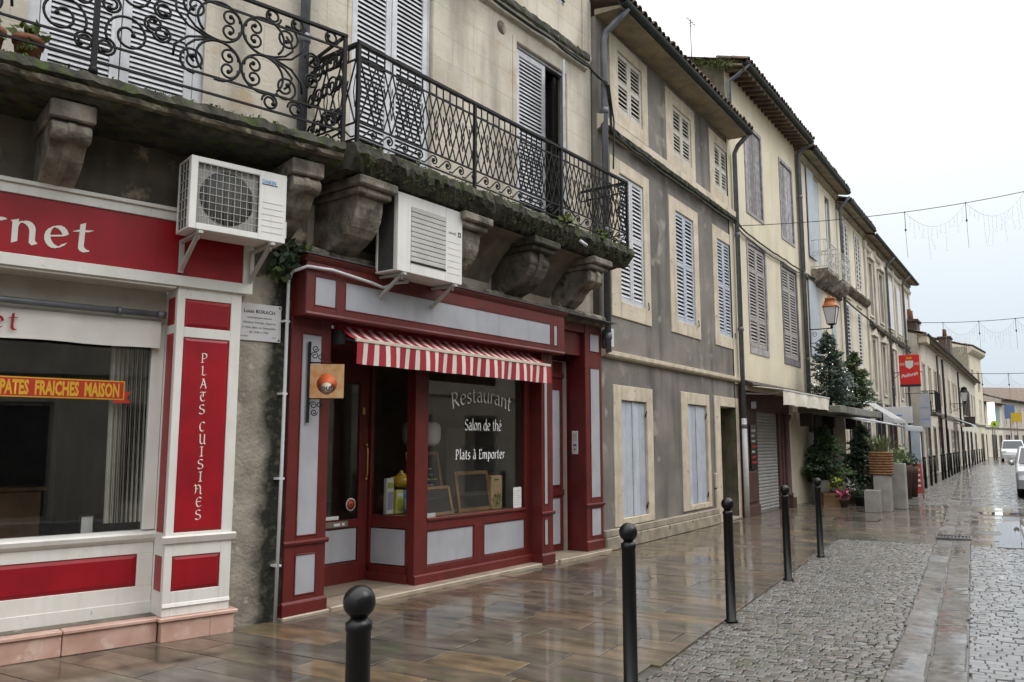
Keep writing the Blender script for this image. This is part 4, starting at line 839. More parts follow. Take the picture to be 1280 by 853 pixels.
# lattice of steep lozenges with a small spearhead in each, Greek key band above, running scrolls below
D = .2225; z0, z1 = ZB + .16, ZT - .157
lz2 = MB()
for a, c in (((D / 2, z0), (D * 1.5, z1)), ((D * 1.5, z0), (D / 2, z1))): lz2.tube([(a[0], .006, a[1]), (c[0], .006, c[1])], .0075, 4)
lz2m = lz2.mesh('lozenge', IRON)
lz = MB(); zm = (z0 + z1) / 2
for a, c in (((0, z0), (D, z1)), ((D, z0), (0, z1))): lz.tube([(a[0], 0, a[1]), (c[0], 0, c[1])], .0085, 4)
for x in (0,): lz.tube([(x, 0, zm - .17), (x + .028, 0, zm), (x, 0, zm + .17), (x - .028, 0, zm), (x, 0, zm - .17)], .0055, 4)
lz.tube([(D / 2, 0, zm + .13), (D / 2 + .022, 0, zm + .04)], .0075, 4); lzm = lz.mesh('lozenge', IRON)
key = MB(); kz0, kz1 = ZT - .145, ZT - .035; e = D / 4; key.tube([(0, 0, kz0), (0, 0, kz1), (e * 2, 0, kz1), (e * 2, 0, kz0), (e * 4, 0, kz0)], .0095, 4); keym = key.mesh('greek_key', IRON)
wv = MB(); p = [(0, ZB + .02), (.05, ZB + .02), (.11, ZB + .075), (.165, ZB + .125)] + [(x, z) for x, z in spiral(.195, ZB + .08, .055, .012, R(125), -1.3, 16)]
wv.tube([(x, 0, z) for x, z in p], .009, 5); wv.ball((.195, 0, ZB + .08), .016, 8, 6); wvm = wv.mesh('running_scroll', IRON)
for i in range(24):
    x = .03 + i * D
    for nm, me in (('lozenge', lzm), ('greek_key', keym), ('running_scroll', wvm)) + ((('lozenge', lz2m),) if i < 23 else ()): put(nm, me, railB, (x, YR, 0))
for xs in (.015, 5.385):
    for i in range(3):
        for nm, me in (('lozenge', lzm), ('greek_key', keym), ('running_scroll', wvm)): put(nm, me, railB, (xs, YR + .04 + i * D, 0), (0, 0, R(90)))
b = MB(); q = random.Random(19)
for i in range(230):
    x = q.uniform(0, 5.45); leafy(b, (x, -.86 + q.uniform(-.01, .10), 4.54 + q.uniform(-.05, .02)), .05, 7, .02, 0, i, .5, .8)
for x in (3.62, 3.7, 4.55): leafy(b, (x, -.84, 4.58), .07, 30, .07, 0, int(x * 70), .6, .9)
tag(b.build('moss_tufts', GRASS, bB), kind='stuff')
b = MB()
for i in range(420): leafy(b, (q.uniform(.1, 5.4), q.uniform(-.875, -.80), 4.40 + q.uniform(-.10, .10)), .045, 8, .018, 0, i + 900, .8, -.2)
tag(b.build('hanging_moss', mat('dark_hanging_moss', (.03, .036, .014), (.055, .06, .022), 18, .9), bB), kind='stuff')
b = MB(); b.tube([(3.95, -.88, 4.36), (4.05, -.93, 4.30)], .022, 8); b.build('drip_spout', PVC, bB)

# ---------------------------------------------------------------- the restaurant front
sh = thing('restaurant_front', 'maroon and pale grey wooden restaurant front with fascia, recessed door and big window', 'shopfront', 'B', 0, 0, 0)
sh.location.z = 0
b = MB(); b.box(.36, 5.1, -.06, 2.2, -.01, .045); b.box(-.2, .36, -.045, .2, -.01, .03); b.box(4.35, 5.74, -.10, 1.2, -.01, .052); b.build('stone_step', mat('worn_step_stone', (.40, .33, .25), (.30, .24, .18), 5, .45, coat=.4, bump=.2), sh, .01)
def gpanel(x0, x1, z0, z1, y, parent=sh, mt=GREYPANEL, fr=.014):
    b = MB(); b.box(x0, x1, y - .004, y + .004, z0, z1); o = b.build('grey_panel', mt, parent)
    b = MB(); b.ring(x0 - fr, x1 + fr, z0 - fr, z1 + fr, fr, y - .013, y + .004); b.build('panel_bead', MAROON, o, .004); return o
def pilasterM(x0, x1, yf, yb, panels, zb=.03, zt=2.90, corn=.665, panel_x=None):
    b = MB(); px0, px1 = panel_x or (x0 + .12, x1 - .11); b.box(x0, x1, yf + .01, yb, zb, zt); b.box(x0, px0 - .014, yf, yf + .01, zb, zt); b.box(px1 + .014, x1, yf, yf + .01, zb, zt)
    zs = [zb] + [v for z0, z1 in panels for v in (z0 - .014, z1 + .014)] + [zt]
    for i in range(0, len(zs), 2): b.box(px0 - .014, px1 + .014, yf, yf + .01, zs[i], zs[i + 1])
    b.prism([(yf, corn), (yf - .02, corn + .01), (yf - .03, corn + .04), (yf, corn + .055)], 'x', x0 - .025, x1 + .025)
    b.box(x0 - .02, x1 + .02, yf - .022, yb, zb - .02, zb + .11); b.prism([(yf - .022, zb + .11), (yf, zb + .13), (yf + .02, zb + .11)], 'x', x0 - .02, x1 + .02)
    o = b.build('pilaster', MAROON, sh, .004)
    for z0, z1 in panels: gpanel(px0, px1, z0, z1, yf + .006, o)
    return o
pilL = pilasterM(-.175, .315, 0, .22, [(.215, .575), (.765, 2.71)], panel_x=(-.04, .19))
pilasterM(3.98, 4.24, -.05, .22, [(.28, .61), (.82, 2.62)], zb=.035, panel_x=(4.04, 4.11))
pilasterM(5.26, 5.735, .04, .45, [(.27, .66), (.83, 2.77), (3.04, 3.30)], zb=.075, zt=3.50, corn=.69, panel_x=(5.40, 5.66))
# fascia
YF = -.2
b = MB(); b.box(-.175, 4.33, YF + .012, .17, 2.87, 3.40); b.box(-.175, -.075, YF, YF + .012, 2.87, 3.40); b.box(.20, .31, YF, YF + .012, 2.87, 3.40); b.box(3.985, 4.06, YF, YF + .012, 2.87, 3.40); b.box(4.155, 4.33, YF, YF + .012, 2.87, 3.40)
for x0, x1 in ((-.075, .20), (.31, 3.985), (4.06, 4.155)): b.box(x0, x1, YF, YF + .012, 2.87, 2.97); b.box(x0, x1, YF, YF + .012, 3.27, 3.40)
b.build('fascia', MAROON, sh, .004)
for x0, x1 in ((-.063, .188), (.322, 3.973), (4.07, 4.145)): gpanel(x0, x1, 2.982, 3.258, YF + .008, sh)
b = MB(); b.prism([(YF, 3.40), (YF - .03, 3.43), (YF - .045, 3.455), (.17, 3.47), (.17, 3.40)], 'x', -.2, 4.36); b.prism([(YF, 2.865), (YF - .012, 2.885), (YF, 2.91)], 'x', -.175, 4.33); b.build('cornice', MAROON, sh, .003)
b = MB(); b.box(-.22, 5.76, YF - .03, .17, 3.472, 3.485); b.build('lead_flashing', mat('lead_flashing', (.05, .05, .05), (.09, .085, .08), 9, .6), sh)
b = MB(); b.box(4.331, 5.26, .05, .17, 3.30, 3.47); b.box(4.331, 5.26, .12, .17, 2.95, 3.30); b.build('door_lintel', MAROON, sh, .004)
# window wall and glass (bay plane y=.15), splayed return beside the door
YB = .15
b = MB(); b.box(1.72, 1.94, YB, YB + .10, .04, 2.88); b.box(3.86, 3.98, YB, YB + .08, .04, 2.88); b.box(1.94, 3.86, YB, YB + .08, .63, .75); b.box(1.94, 3.86, YB, YB + .08, 2.62, 2.88); b.box(2.79, 2.99, YB, YB + .06, .04, .63)
for x0, x1 in ((1.94, 2.79), (2.99, 3.86)): b.box(x0, x1, YB, YB + .06, .04, .23)
b.prism([(YB, .04), (YB - .04, .04), (YB - .04, .14), (YB - .03, .15), (YB, .155)], 'x', 1.70, 3.98); b.prism([(YB, .735), (YB - .02, .74), (YB - .02, .77), (YB + .03, .775)], 'x', 1.93, 3.87)
b.build('window_frame', MAROON, sh, .004)
gpanel(1.955, 2.775, .245, .615, YB + .02); gpanel(3.005, 3.845, .245, .615, YB + .02)
b = MB(); b.box(1.94, 3.86, YB + .03, YB + .036, .76, 2.62); win = b.build('window', GLASS, sh)
# return wall: runs back from the corner post to the door, slightly turned
r = bpy.data.objects.new('door_return', None); COL.objects.link(r); r.parent = sh; r.location = (1.725, YB + .10, 0); r.rotation_euler = (0, 0, R(97)); r.empty_display_size = .1
b = MB(); b.box(0, .04, -.06, 0, .15, 2.88); b.box(.57, .62, -.06, 0, .15, 2.88); b.box(.04, .57, -.06, 0, .66, .80); b.box(.04, .57, -.06, 0, 2.62, 2.88); b.box(0, .62, -.06, 0, .05, .23); b.box(0, .62, 0, .03, .05, .145); b.build('return_frame', MAROON, r, .004)
b = MB(); b.box(.055, .555, -.02, -.006, .245, .645); b.build('grey_panel', GREYPANEL, r); b = MB(); b.box(.04, .57, -.035, -.03, .80, 2.62); b.build('pane', GLASS, r)
# the door
YD = .85
d = MB(); d.box(.36, .47, YD, YD + .05, .05, 2.7); d.box(1.50, 1.64, YD, YD + .05, .05, 2.7); d.box(.47, 1.50, YD, YD + .05, .05, .28); d.box(.47, 1.50, YD, YD + .05, .67, .76); d.box(.47, 1.50, YD, YD + .05, 2.35, 2.7); dr = d.build('door', MAROON, sh, .004)
b = MB(); b.box(.484, 1.486, YD + .012, YD + .02, .295, .655); b.build('grey_panel', GREYPANEL, dr); b = MB(); b.box(.47, 1.50, YD + .02, YD + .026, .76, 2.35); b.build('pane', GLASS, dr)
b = MB(); b.box(.98, 1.34, YD - .008, YD, .685, .75); b.build('letter_plate', mat('brushed_plate', (.30, .27, .24), rough=.35, metal=.6), dr); b = MB(); b.box(1.13, 1.22, YD - .012, YD - .008, .70, .73); b.box(1.25, 1.29, YD - .012, YD - .008, .70, .73); b.build('label', PAPER, dr)
b = MB(); b.tube([(1.585, YD - .035, 1.23), (1.585, YD - .05, 1.28), (1.585, YD - .05, 1.56), (1.585, YD - .035, 1.61)], .011, 8); b.ball((1.585, YD - .03, 1.22), .018, 8, 6); b.ball((1.585, YD - .03, 1.62), .018, 8, 6); b.build('handle', BRASS, dr); b = MB(); b.box(1.535, 1.57, YD - .01, YD, 1.98, 2.06); b.build('lock', BRASS, dr)
b = MB(); b.lathe([(.075, 0), (.07, -.003), (.0001, -.0035)], (1.40, YD + .018, .93), 22, axis='y'); b.build('sticker', PAPER, dr); b = MB(); b.lathe([(.062, -.0036), (.0001, -.0046)], (1.40, YD + .018, .93), 22, axis='y'); b.build('sticker_print', mat('orange_red_print', (.55, .09, .03), rough=.6), dr); b = MB(); b.lathe([(.012, -.0048), (.0001, -.0056)], (1.40, YD + .018, .93), 10, axis='y'); b.build('sticker_dot', PLAINBLACK, dr)
b = MB(); b.box(1.02, 1.22, YD + .015, YD + .019, .77, .81); b.build('notice', PAPER, dr)
b = MB(); b.box(.34, 1.72, .17, YD + .05, 2.71, 2.8); b.box(.315, .36, .22, YD + .05, .05, 2.71); b.build('door_soffit', MAROON, sh)
# side door in its recess on the right
d = MB(); YS = .42; d.box(4.24, 5.26, YS, YS + .05, .06, 3.30); sd = d.build('side_door', MAROON, sh, .003)
for x0, x1 in ((4.36, 4.70), (4.86, 5.10)):
    for z0, z1 in ((.16, .82), (1.02, 2.43)): gpanel(x0, x1, z0, z1, YS - .004, sd)
b = MB(); b.box(4.24, 5.26, YS - .025, YS, 2.62, 2.70); b.box(4.24, 5.26, YS - .02, YS, .86, .95); b.build('door_rail', MAROON, sd, .004)
ic = thing('intercom', 'pale grey intercom panel on the maroon side of the restaurant door pier', 'intercom', 'B', 5.258, .235, 1.47)
b = MB(); b.box(-.016, 0, -.055, .055, 0, .35); b.build('casing', PVC, ic, .006); b = MB(); b.box(-.018, -.016, -.03, .03, .12, .15); b.box(-.018, -.016, -.015, .015, .06, .085); b.build('button', ZINC, ic); b = MB(); b.box(-.0175, -.016, -.035, .035, .2, .31); b.build('speaker', ACGRILLE, ic)
# lettering on the window
def onglass(text, h, cx, z, archh=0, sx=1, nib=(.075, .05), sp=.06):
    w = penw(text, h, sp, sx); b = MB()
    def fn(u, v):
        t = (u - w / 2) / (w / 2); ang = -archh * 2 * t / (w / 2) * .8; return (cx + u - w / 2 + v * math.sin(-ang) * .6, YB + .0275, z + v + archh * (1 - t * t))
    pen(b, text, h, fn, nib, sp, sx); b.build('lettering', TEXTWHITE, win)
onglass('Restaurant', .128, 2.98, 2.06, .10, 1.06, (.08, .05), .05); onglass('Salon de thé', .094, 3.0, 1.80, 0, .80, (.085, .055), .04); onglass('Plats à Emporter', .082, 2.95, 1.44, 0, .86, (.095, .055), .09)
# inside
room(sh, -.15, 5.2, YB + .2, 5.0, .05, 2.87)
b = MB(); b.box(1.80, 3.85, .26, .62, .70, .755); b.build('window_shelf', WOOD, sh)
fg = thing('display_fridge', 'tall white framed glass door display fridge inside the restaurant', 'fridge', 'B', 4.66, 1.5, .05); fg.scale.x = .66
b = MB(); b.ring(-.44, .5, .1, 1.82, .07, 0, .05); b.box(-.44, -.40, .05, .55, .1, 1.82); b.box(.46, .5, .05, .55, .1, 1.82); b.box(-.44, .5, .5, .55, .1, 1.82); b.box(-.44, .5, 0, .55, 0, .1); b.build('cabinet', ACWHITE, fg, .006)
for z in (.5, .85, 1.15, 1.5): b = MB(); b.box(-.37, .43, .06, .5, z, z + .025); b.build('shelf', ACWHITE, fg)
b = MB(); b.box(-.40, .46, .45, .48, .1, 1.8); b.build('back_panel', mat('fridge_liner', (.30, .36, .38), rough=.5), fg)
def chalkboard(label, s, y, z, w, h, lines, tilt=12, fr=.05):
    t = thing('chalkboard', label, 'chalkboard', 'B', s, y, z); t.rotation_euler.x = R(-tilt)
    b = MB(); b.ring(0, w, 0, h, fr, -.012, .012); b.build('frame', WOOD, t, .004); b = MB(); b.box(fr, w - fr, -.002, .006, fr, h - fr); sl = b.build('slate', SLATE, t)
    q = random.Random(int(w * 1000)); 
    for i in range(lines):
        b = MB(); zz = h - fr - .05 - i * (h - 2 * fr - .06) / lines; x = fr + .03
        while x < w - fr - q.uniform(.05, .25):
            l = q.uniform(.03, .09); b.box(x, x + l, -.0035, -.0022, zz + q.uniform(-.004, .004), zz + q.uniform(.008, .02)); x += l + .02
        b.build('chalk_line', (CHALK_G, CHALK_Y, CHALK_W)[(i + lines) % 3] if lines > 4 else SLATE, sl)
chalkboard('framed menu chalkboard with green and yellow writing behind the restaurant window', 2.42, .85, .76, .62, .78, 9)
chalkboard('blank framed chalkboard standing in the middle of the restaurant window', 2.80, .42, .76, .68, .52, 3, 10)
chalkboard('low wooden framed board leaning at the left of the restaurant window', 2.02, .36, .76, .62, .36, 2, 14, .04)
pg = thing('wooden_box', 'pale wooden wine box with printed leaves beside the blank chalkboard', 'box', 'B', 3.58, .42, .76)
b = MB(); b.box(-.12, .12, 0, .16, 0, .44); b.build('box', mat('pale_box_wood', (.46, .33, .17), (.38, .26, .13), 8, .7), pg, .004); b = MB(); leafy(b, (0, -.006, .12), .09, 40, .05, 0, 5, 1.2); 
for i in range(len(b.v)): b.v[i] = (b.v[i][0], -.003, b.v[i][2])
b.v = [(x, -.002 - .0001 * (i // 4), z) for i, (x, y, z) in enumerate(b.v)]
b.build('printed_leaves', mat('green_print', (.16, .20, .03), (.10, .06, .02), 30, .8), pg); b = MB(); b.box(-.05, .05, -.003, -.001, .38, .40); b.build('slot', PLAINBLACK, pg)
nt_ = thing('notice_sheet', 'white notice sheet taped low in the right corner of the restaurant window', 'notice', 'B', 3.72, YB + .028, .78)
b = MB(); b.box(-.09, .09, -.002, 0, 0, .27); b.build('sheet', PAPER, nt_)
for i in range(7): b = MB(); b.box(-.07, .07 - .02 * (i % 3), -.003, -.0021, .04 + i * .03, .045 + i * .03); b.build('text_line', ACMID, nt_)
cd = thing('price_card', 'small white card at the lower left corner of the restaurant window', 'card', 'B', 2.05, YB + .06, .76)
b = MB(); b.box(-.09, .09, 0, .004, 0, .06); b.build('card', PAPER, cd)
lamp = thing('pendant_lamp', 'rounded white pendant lampshade hanging inside the restaurant', 'lamp', 'B', 2.92, 1.2, 1.60); lamp.scale = (.78, .78, .85)
MB().lathe([(.0001, 0), (.24, .0), (.31, .05), (.335, .12), (.335, .27), (.31, .34), (.24, .38), (.0001, .39)], n=24).build('shade', mat('white_lampshade', (.90, .89, .85), rough=.7), lamp); b = MB(); b.tube([(0, 0, .38), (0, 0, 1.3)], .008, 6); b.build('cord', PLAINBLACK, lamp)
tp = thing('teapot', 'yellow glazed teapot on the shelf in the restaurant side window', 'teapot', 'B', 2.05, .70, 1.10)
YG = mat('yellow_glaze', (.55, .36, .03), rough=.2)
MB().lathe([(.05, 0), (.10, .02), (.125, .07), (.11, .12), (.06, .15), (.055, .155), (.06, .165), (.02, .18), (.025, .20), (.0001, .21)], n=20).build('pot', YG, tp); b = MB(); b.tube([(.1, 0, .06), (.16, 0, .09), (.19, 0, .14)], [.025, .018, .012], 8); b.build('spout', YG, tp); b = MB(); b.tube([(-.1, 0, .12), (-.17, 0, .13), (-.18, 0, .08), (-.115, 0, .05)], .011, 6); b.build('handle', YG, tp)
def carton(label, s, y, w, h, cols, z=.80):
    t = thing('carton', label, 'carton', 'B', s, y, z); b = MB(); b.box(-w / 2, w / 2, 0, .05, 0, h); b.build('box', cols[0], t, .003)
    b = MB(); b.box(-w / 2 + .015, w / 2 - .015, -.003, -.0005, h * .12, h * .62); b.build('print', cols[1], t); b = MB(); b.box(-w / 2 + .015, w / 2 - .015, -.003, -.0005, h * .72, h * .88); b.build('title', cols[2], t)
PB = mat('blue_print', (.05, .30, .62), rough=.6); PY2 = mat('pale_yellow_print', (.58, .55, .12), rough=.6); PW = PAPER; PLIL = mat('lilac_print', (.35, .30, .42), rough=.6); PGR = mat('lime_print', (.36, .42, .05), rough=.6)
carton('narrow bottle carton with green top and white label in the restaurant side window', 1.83, .66, .115, .42, (PW, PLIL, PGR)); carton('pale yellow tea box between the lilac carton and the blue box', 1.955, .62, .12, .28, (PY2, PGR, PW)); carton('bright blue tea box at the right of the restaurant side window', 2.085, .62, .12, .27, (PB, PW, PB))
b = MB(); b.box(-.15, .36, -.14, .12, 0, .04)
sv = thing('display_stand', 'dark shelf carrying the teapot and cartons beside the restaurant door', 'shelf', 'B', 1.97, .68, .75); b.build('board', WOOD, sv); b = MB(); b.box(-.15, .36, -.10, .12, -.7, 0); b.build('body', WOOD, sv)
b = MB(); b.box(-.05, .2, .0, .12, .05, .305); b.build('riser', WOOD, sv)
# projecting sign on the left pilaster
sg = thing('hanging_sign', 'small orange picture sign on a black scroll bracket at the restaurant left pilaster', 'sign', 'B', .03, -.02, 2.07)
b = MB(); b.box(-.014, .014, -.012, .012, -.23, .57); b.tube([(0, -.01, .36), (0, -.22, .36)], .007, 6); b.tube([(0, -.01, 0.005), (0, -.22, .005)], .007, 6)
for z0, k in ((.40, 1), (-.03, -1)):
    for i, (dy, dz, rr) in enumerate(((.04, .03, .04), (.10, .02, .035), (.05, .10, .035))):
        p = spiral(-dy, z0 + dz * k, rr, .01, R(90 * i), 1.4, 14); b.tube([(0, u - .01, v) for u, v in p], .005, 5)
b.build('bracket', IRON, sg)
# the board stands out from the wall, turned towards the street
W_ = .335
bd = MB(); bd.box(-.006, .006, -W_ - .01, -.012, .01, .345); SIGN = mat('orange_sign_print', (.50, .20, .055), (.56, .36, .18), 11, .5, local=True); brd = bd.build('board', SIGN, sg)
sgn = lambda b_, y, z: b_
for nm, mt, ops in (('print_ring', mat('sign_red_orange', (.62, .12, .025), rough=.5), [(-.15, .15, .10)]), ('print_centre', mat('sign_cream', (.66, .52, .40), rough=.5), [(-.15, .105, .06)])):
    b = MB()
    for y, z, rr in ops: b.lathe([(rr, -.0065 - {'print_ring': .0006, 'print_centre': .0012}[nm]), (.0001, -.0068 - {'print_ring': .0006, 'print_centre': .0012}[nm])], (0, y - .03, z), 18, axis='x')
    b.build(nm, mt, brd)
me = textmesh('loufi', .085, PLAINBLACK, 1.0, 'CENTER', .002)
for v in me.vertices: v.co = (-.0088 + v.co.y, -v.co.x, v.co.z)
put('lettering', me, brd, (0, -.18, .085))
sg.rotation_euler.z += R(38)
# striped awning
aw = thing('striped_awning', 'red and white striped fabric awning with straight valance over the restaurant window', 'awning', 'B', .42, 0, 0)
AWW = 3.42; n = 45; wd = AWW / n; yb, zb, yf, zf = .02, 2.855, -.27, 2.68; q = random.Random(2)
for k in range(n):
    b = MB(); m = AWN_RED if k % 2 == 0 else AWN_WHITE; x0, x1 = k * wd, (k + 1) * wd
    if k % 2 == 0: x0, x1 = x0 - .008, x1 + .008
    else: x0, x1 = x0 + .008, x1 - .008
    sag = lambda t: -.02 * math.sin(math.pi * t)
    vs = []
    for i in range(7):
        t = i / 6; vs += [(x0, yb + (yf - yb) * t, zb + (zf - zb) * t + sag(t)), (x1, yb + (yf - yb) * t, zb + (zf - zb) * t + sag(t))]
    b.add(vs, [(2 * i, 2 * i + 2, 2 * i + 3, 2 * i + 1) for i in range(6)], 0, True)
    w_ = [.012 * math.sin(k * .8 + j) for j in (0, .8)]
    b.add([(x0, yf - .012, zf - .005), (x1, yf - .012, zf - .005), (x1, yf - .012 + w_[1], zf - .13), (x0, yf - .012 + w_[0], zf - .13), (x1, yf - .008 + w_[1] * 1.6, zf - .245), (x0, yf - .008 + w_[0] * 1.6, zf - .245)], [(0, 1, 2, 3)[::-1], (3, 2, 4, 5)[::-1]], 0, True)
    b.build('stripe', m, aw)
b = MB(); b.box(-.02, AWW + .02, yf - .02, yf + .01, zf - .022, zf + .014); b.build('front_bar', mat('cream_bar_paint', (.60, .53, .44), (.5, .43, .35), 5, .5), aw, .004)
b = MB(); b.tube([(0, .05, 2.84), (AWW, .05, 2.84)], .045, 10); b.build('roller', AWN_RED, aw)
b = MB(); 
for x in (.03, AWW - .03): b.tube([(x, .02, 2.72), (x + (.25 if x < 1 else -.25), -.12, 2.69), (x, -.25, 2.66)], .016, 6); b.box(x - .03, x + .03, -.02, .1, 2.66, 2.80)
b.build('arm', ZINC, aw)
# white conduit round the fascia
cdt = thing('white_conduit', 'thin white plastic conduit climbing beside the restaurant and along its fascia', 'pipe', 'B', 0, 0, 0)
b = MB(); b.tube([(-.27, -.02, 0), (-.255, -.02, 1.5), (-.25, -.02, 3.22), (-.235, -.06, 3.30), (-.19, -.225, 3.335), (.1, -.245, 3.345), (.62, -.245, 3.30), (.78, -.26, 3.27), (.92, -.28, 3.34), (1.1, -.30, 3.38)], .017, 8); b.build('pipe', PVC, cdt)
for z in (.5, 1.3, 2.1, 2.8): b = MB(); b.box(-.285, -.225, -.03, .16, z, z + .02); b.build('clip', PVC, cdt)
# ================================================================ C: grey rendered house
hC = thing('grey_house', 'grey rendered house with cream stone window surrounds and louvred shutters', 'house', 'C', 0, 0, 0)
S_LOW = [(.41, 1.95, .32, 2.57, .70, 1.70, .44, 2.33), (3.28, 4.82, .36, 2.61, 3.62, 4.66, .46, 2.38)]
S_DOOR = (5.12, 6.70, 0, 2.62, 5.47, 6.50, .05, 2.41)
S_MID = [(.41, 1.99, 3.69, 6.41, .76, 1.74, 3.97, 6.18), (2.91, 4.46, 3.71, 6.38, 3.24, 4.20, 3.97, 6.14), (5.33, 6.74, 3.71, 6.36, 5.62, 6.50, 3.97, 6.10)]
S_UP = [(.47, 2.02, 7.03, 8.59, .76, 1.78, 7.29, 8.38), (2.88, 4.42, 7.0, 8.56, 3.24, 4.22, 7.28, 8.30), (5.31, 6.70, 6.98, 8.53, 5.64, 6.52, 7.26, 8.30)]
SALL = S_LOW + [S_DOOR] + S_MID + S_UP
b = MB(); b.wall(0, 6.80, 0, 8.66, [(s[0] + .02, s[1] - .02, s[2] + (.02 if s[2] > 0 else 0), s[3] - .02) for s in SALL], .02, .1, 0, back=False)
b.quad((0, .02, 0), (0, .02, 8.66), (0, 6, 8.66), (0, 6, 0)); b.quad((6.8, .02, 0), (6.8, 6, 0), (6.8, 6, 8.66), (6.8, .02, 8.66)); b.build('wall', GREYRENDER, hC)
for s in SALL:
    b = MB(); x0, x1, z0, z1, a, c, e, f = s
    b.box(x0, a, 0, .16, z0, z1); b.box(c, x1, 0, .16, z0, z1); b.box(a, c, 0, .16, f, z1)
    if z0 > 0: b.box(a, c, -.002, .16, z0, e)
    b.build('window_surround' if z0 > 0 else 'door_surround', CREAMSTONE, hC, .008)
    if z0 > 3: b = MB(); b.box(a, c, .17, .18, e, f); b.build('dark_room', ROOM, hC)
for s in S_LOW:
    a, c, e, f = s[4:]; w = (c - a - .012) / 2
    for i in range(2): boards(hC, a + .003 + i * (w + .006), a + .003 + i * (w + .006) + w, e + .005, f - .005, .06, SHUT_BLUE, 2, gap=.009)
    b = MB(); b.box((a + c) / 2 - .03, (a + c) / 2 + .03, .035, .045, e + .01, f - .01); b.build('cover_strip', SHUT_BLUE, hC, .003)
    for z in (e + .15, f - .2): b = MB(); b.tube([(c - .02, .03, z - .05), (c - .005, .01, z + .05)], .012, 6); b.build('hinge', IRON, hC)
for i, s in enumerate(S_MID):
    a, c, e, f = s[4:]; w = (c - a - .01) / 2; pt = SHUT_BLUE if i else SHUT_WHITE
    for k in range(2): louvre(hC, a + .002 + k * (w + .006), a + .002 + k * (w + .006) + w, e + .005, f - .005, .045, SHUT_WHITE if i == 0 else SHUT_BLUE, pitch=.072, st=.065, rails=(e + (f - e) * .52,), slat_d=.056)
    b = MB(); b.tube([(c + .04, -.03, e + .12), (c + .055, -.04, e + .02), (c + .02, -.04, e - .02)], .010, 6); b.build('catch', IRON, hC)
for s in S_UP:
    a, c, e, f = s[4:]; w = (c - a - .01) / 2
    for k in range(2): louvre(hC, a + .002 + k * (w + .006), a + .002 + k * (w + .006) + w, e + .005, f - .005, .045, SHUT_CREAM, pitch=.068, st=.075, rails=(e + (f - e) * .5,), slat_d=.054)
# old door with fanlight in the deep doorway
b = MB(); a, c = 5.47, 6.50; b.box(a, c, .40, .45, .05, 1.98); b.box(a, c, .36, .40, 1.98, 2.08); b.box(a, c, .41, .44, 2.08, 2.41); DOORB = mat('old_brown_door', (.065, .04, .03), (.035, .024, .02), 6, .7, bump=.2); dr = b.build('door', DOORB, hC, .005)
for x0 in (a + .08, a + .56):
    for z0, z1 in ((.15, .75), (.85, 1.88)): b = MB(); b.raised(x0, x0 + .38, z0, z1, .40, .385, .03); b.build('door_panel', DOORB, dr)
b = MB(); b.box(a, a + .002, .16, .46, .05, 2.41); b.box(c - .002, c, .16, .46, .05, 2.41); b.box(a, c, .16, .46, 2.405, 2.41); b.build('door_reveal', CREAMSTONE, hC); b = MB(); b.box(a - .02, c + .02, -.06, .5, 0, .05); b.build('threshold', WORNSTONE, hC, .01)
b = MB(); b.box(0, 5.1, -.07, .03, 0, .20); b.box(0, 5.1, -.045, .03, .201, .31); b.build('plinth', WORNSTONE, hC, .012)
b = MB(); b.prism([(.03, 2.98), (-.05, 3.0), (-.07, 3.03), (-.07, 3.09), (.03, 3.12)], 'x', .0, 6.80); b.build('string_course', CREAMSTONE, hC)
b = MB(); b.prism([(.03, 6.70), (-.03, 6.72), (-.05, 6.76), (-.10, 6.80), (-.10, 6.93), (.03, 6.97)], 'x', .0, 6.80); b.build('string_course', CREAMSTONE, hC)
rough_prism([(-.05, 6.70), (-.095, 6.725), (-.112, 6.785), (-.10, 6.80), (-.055, 6.76)], .05, 6.8, 70, .006, 51).build('course_moss', SLABSTONE, hC)
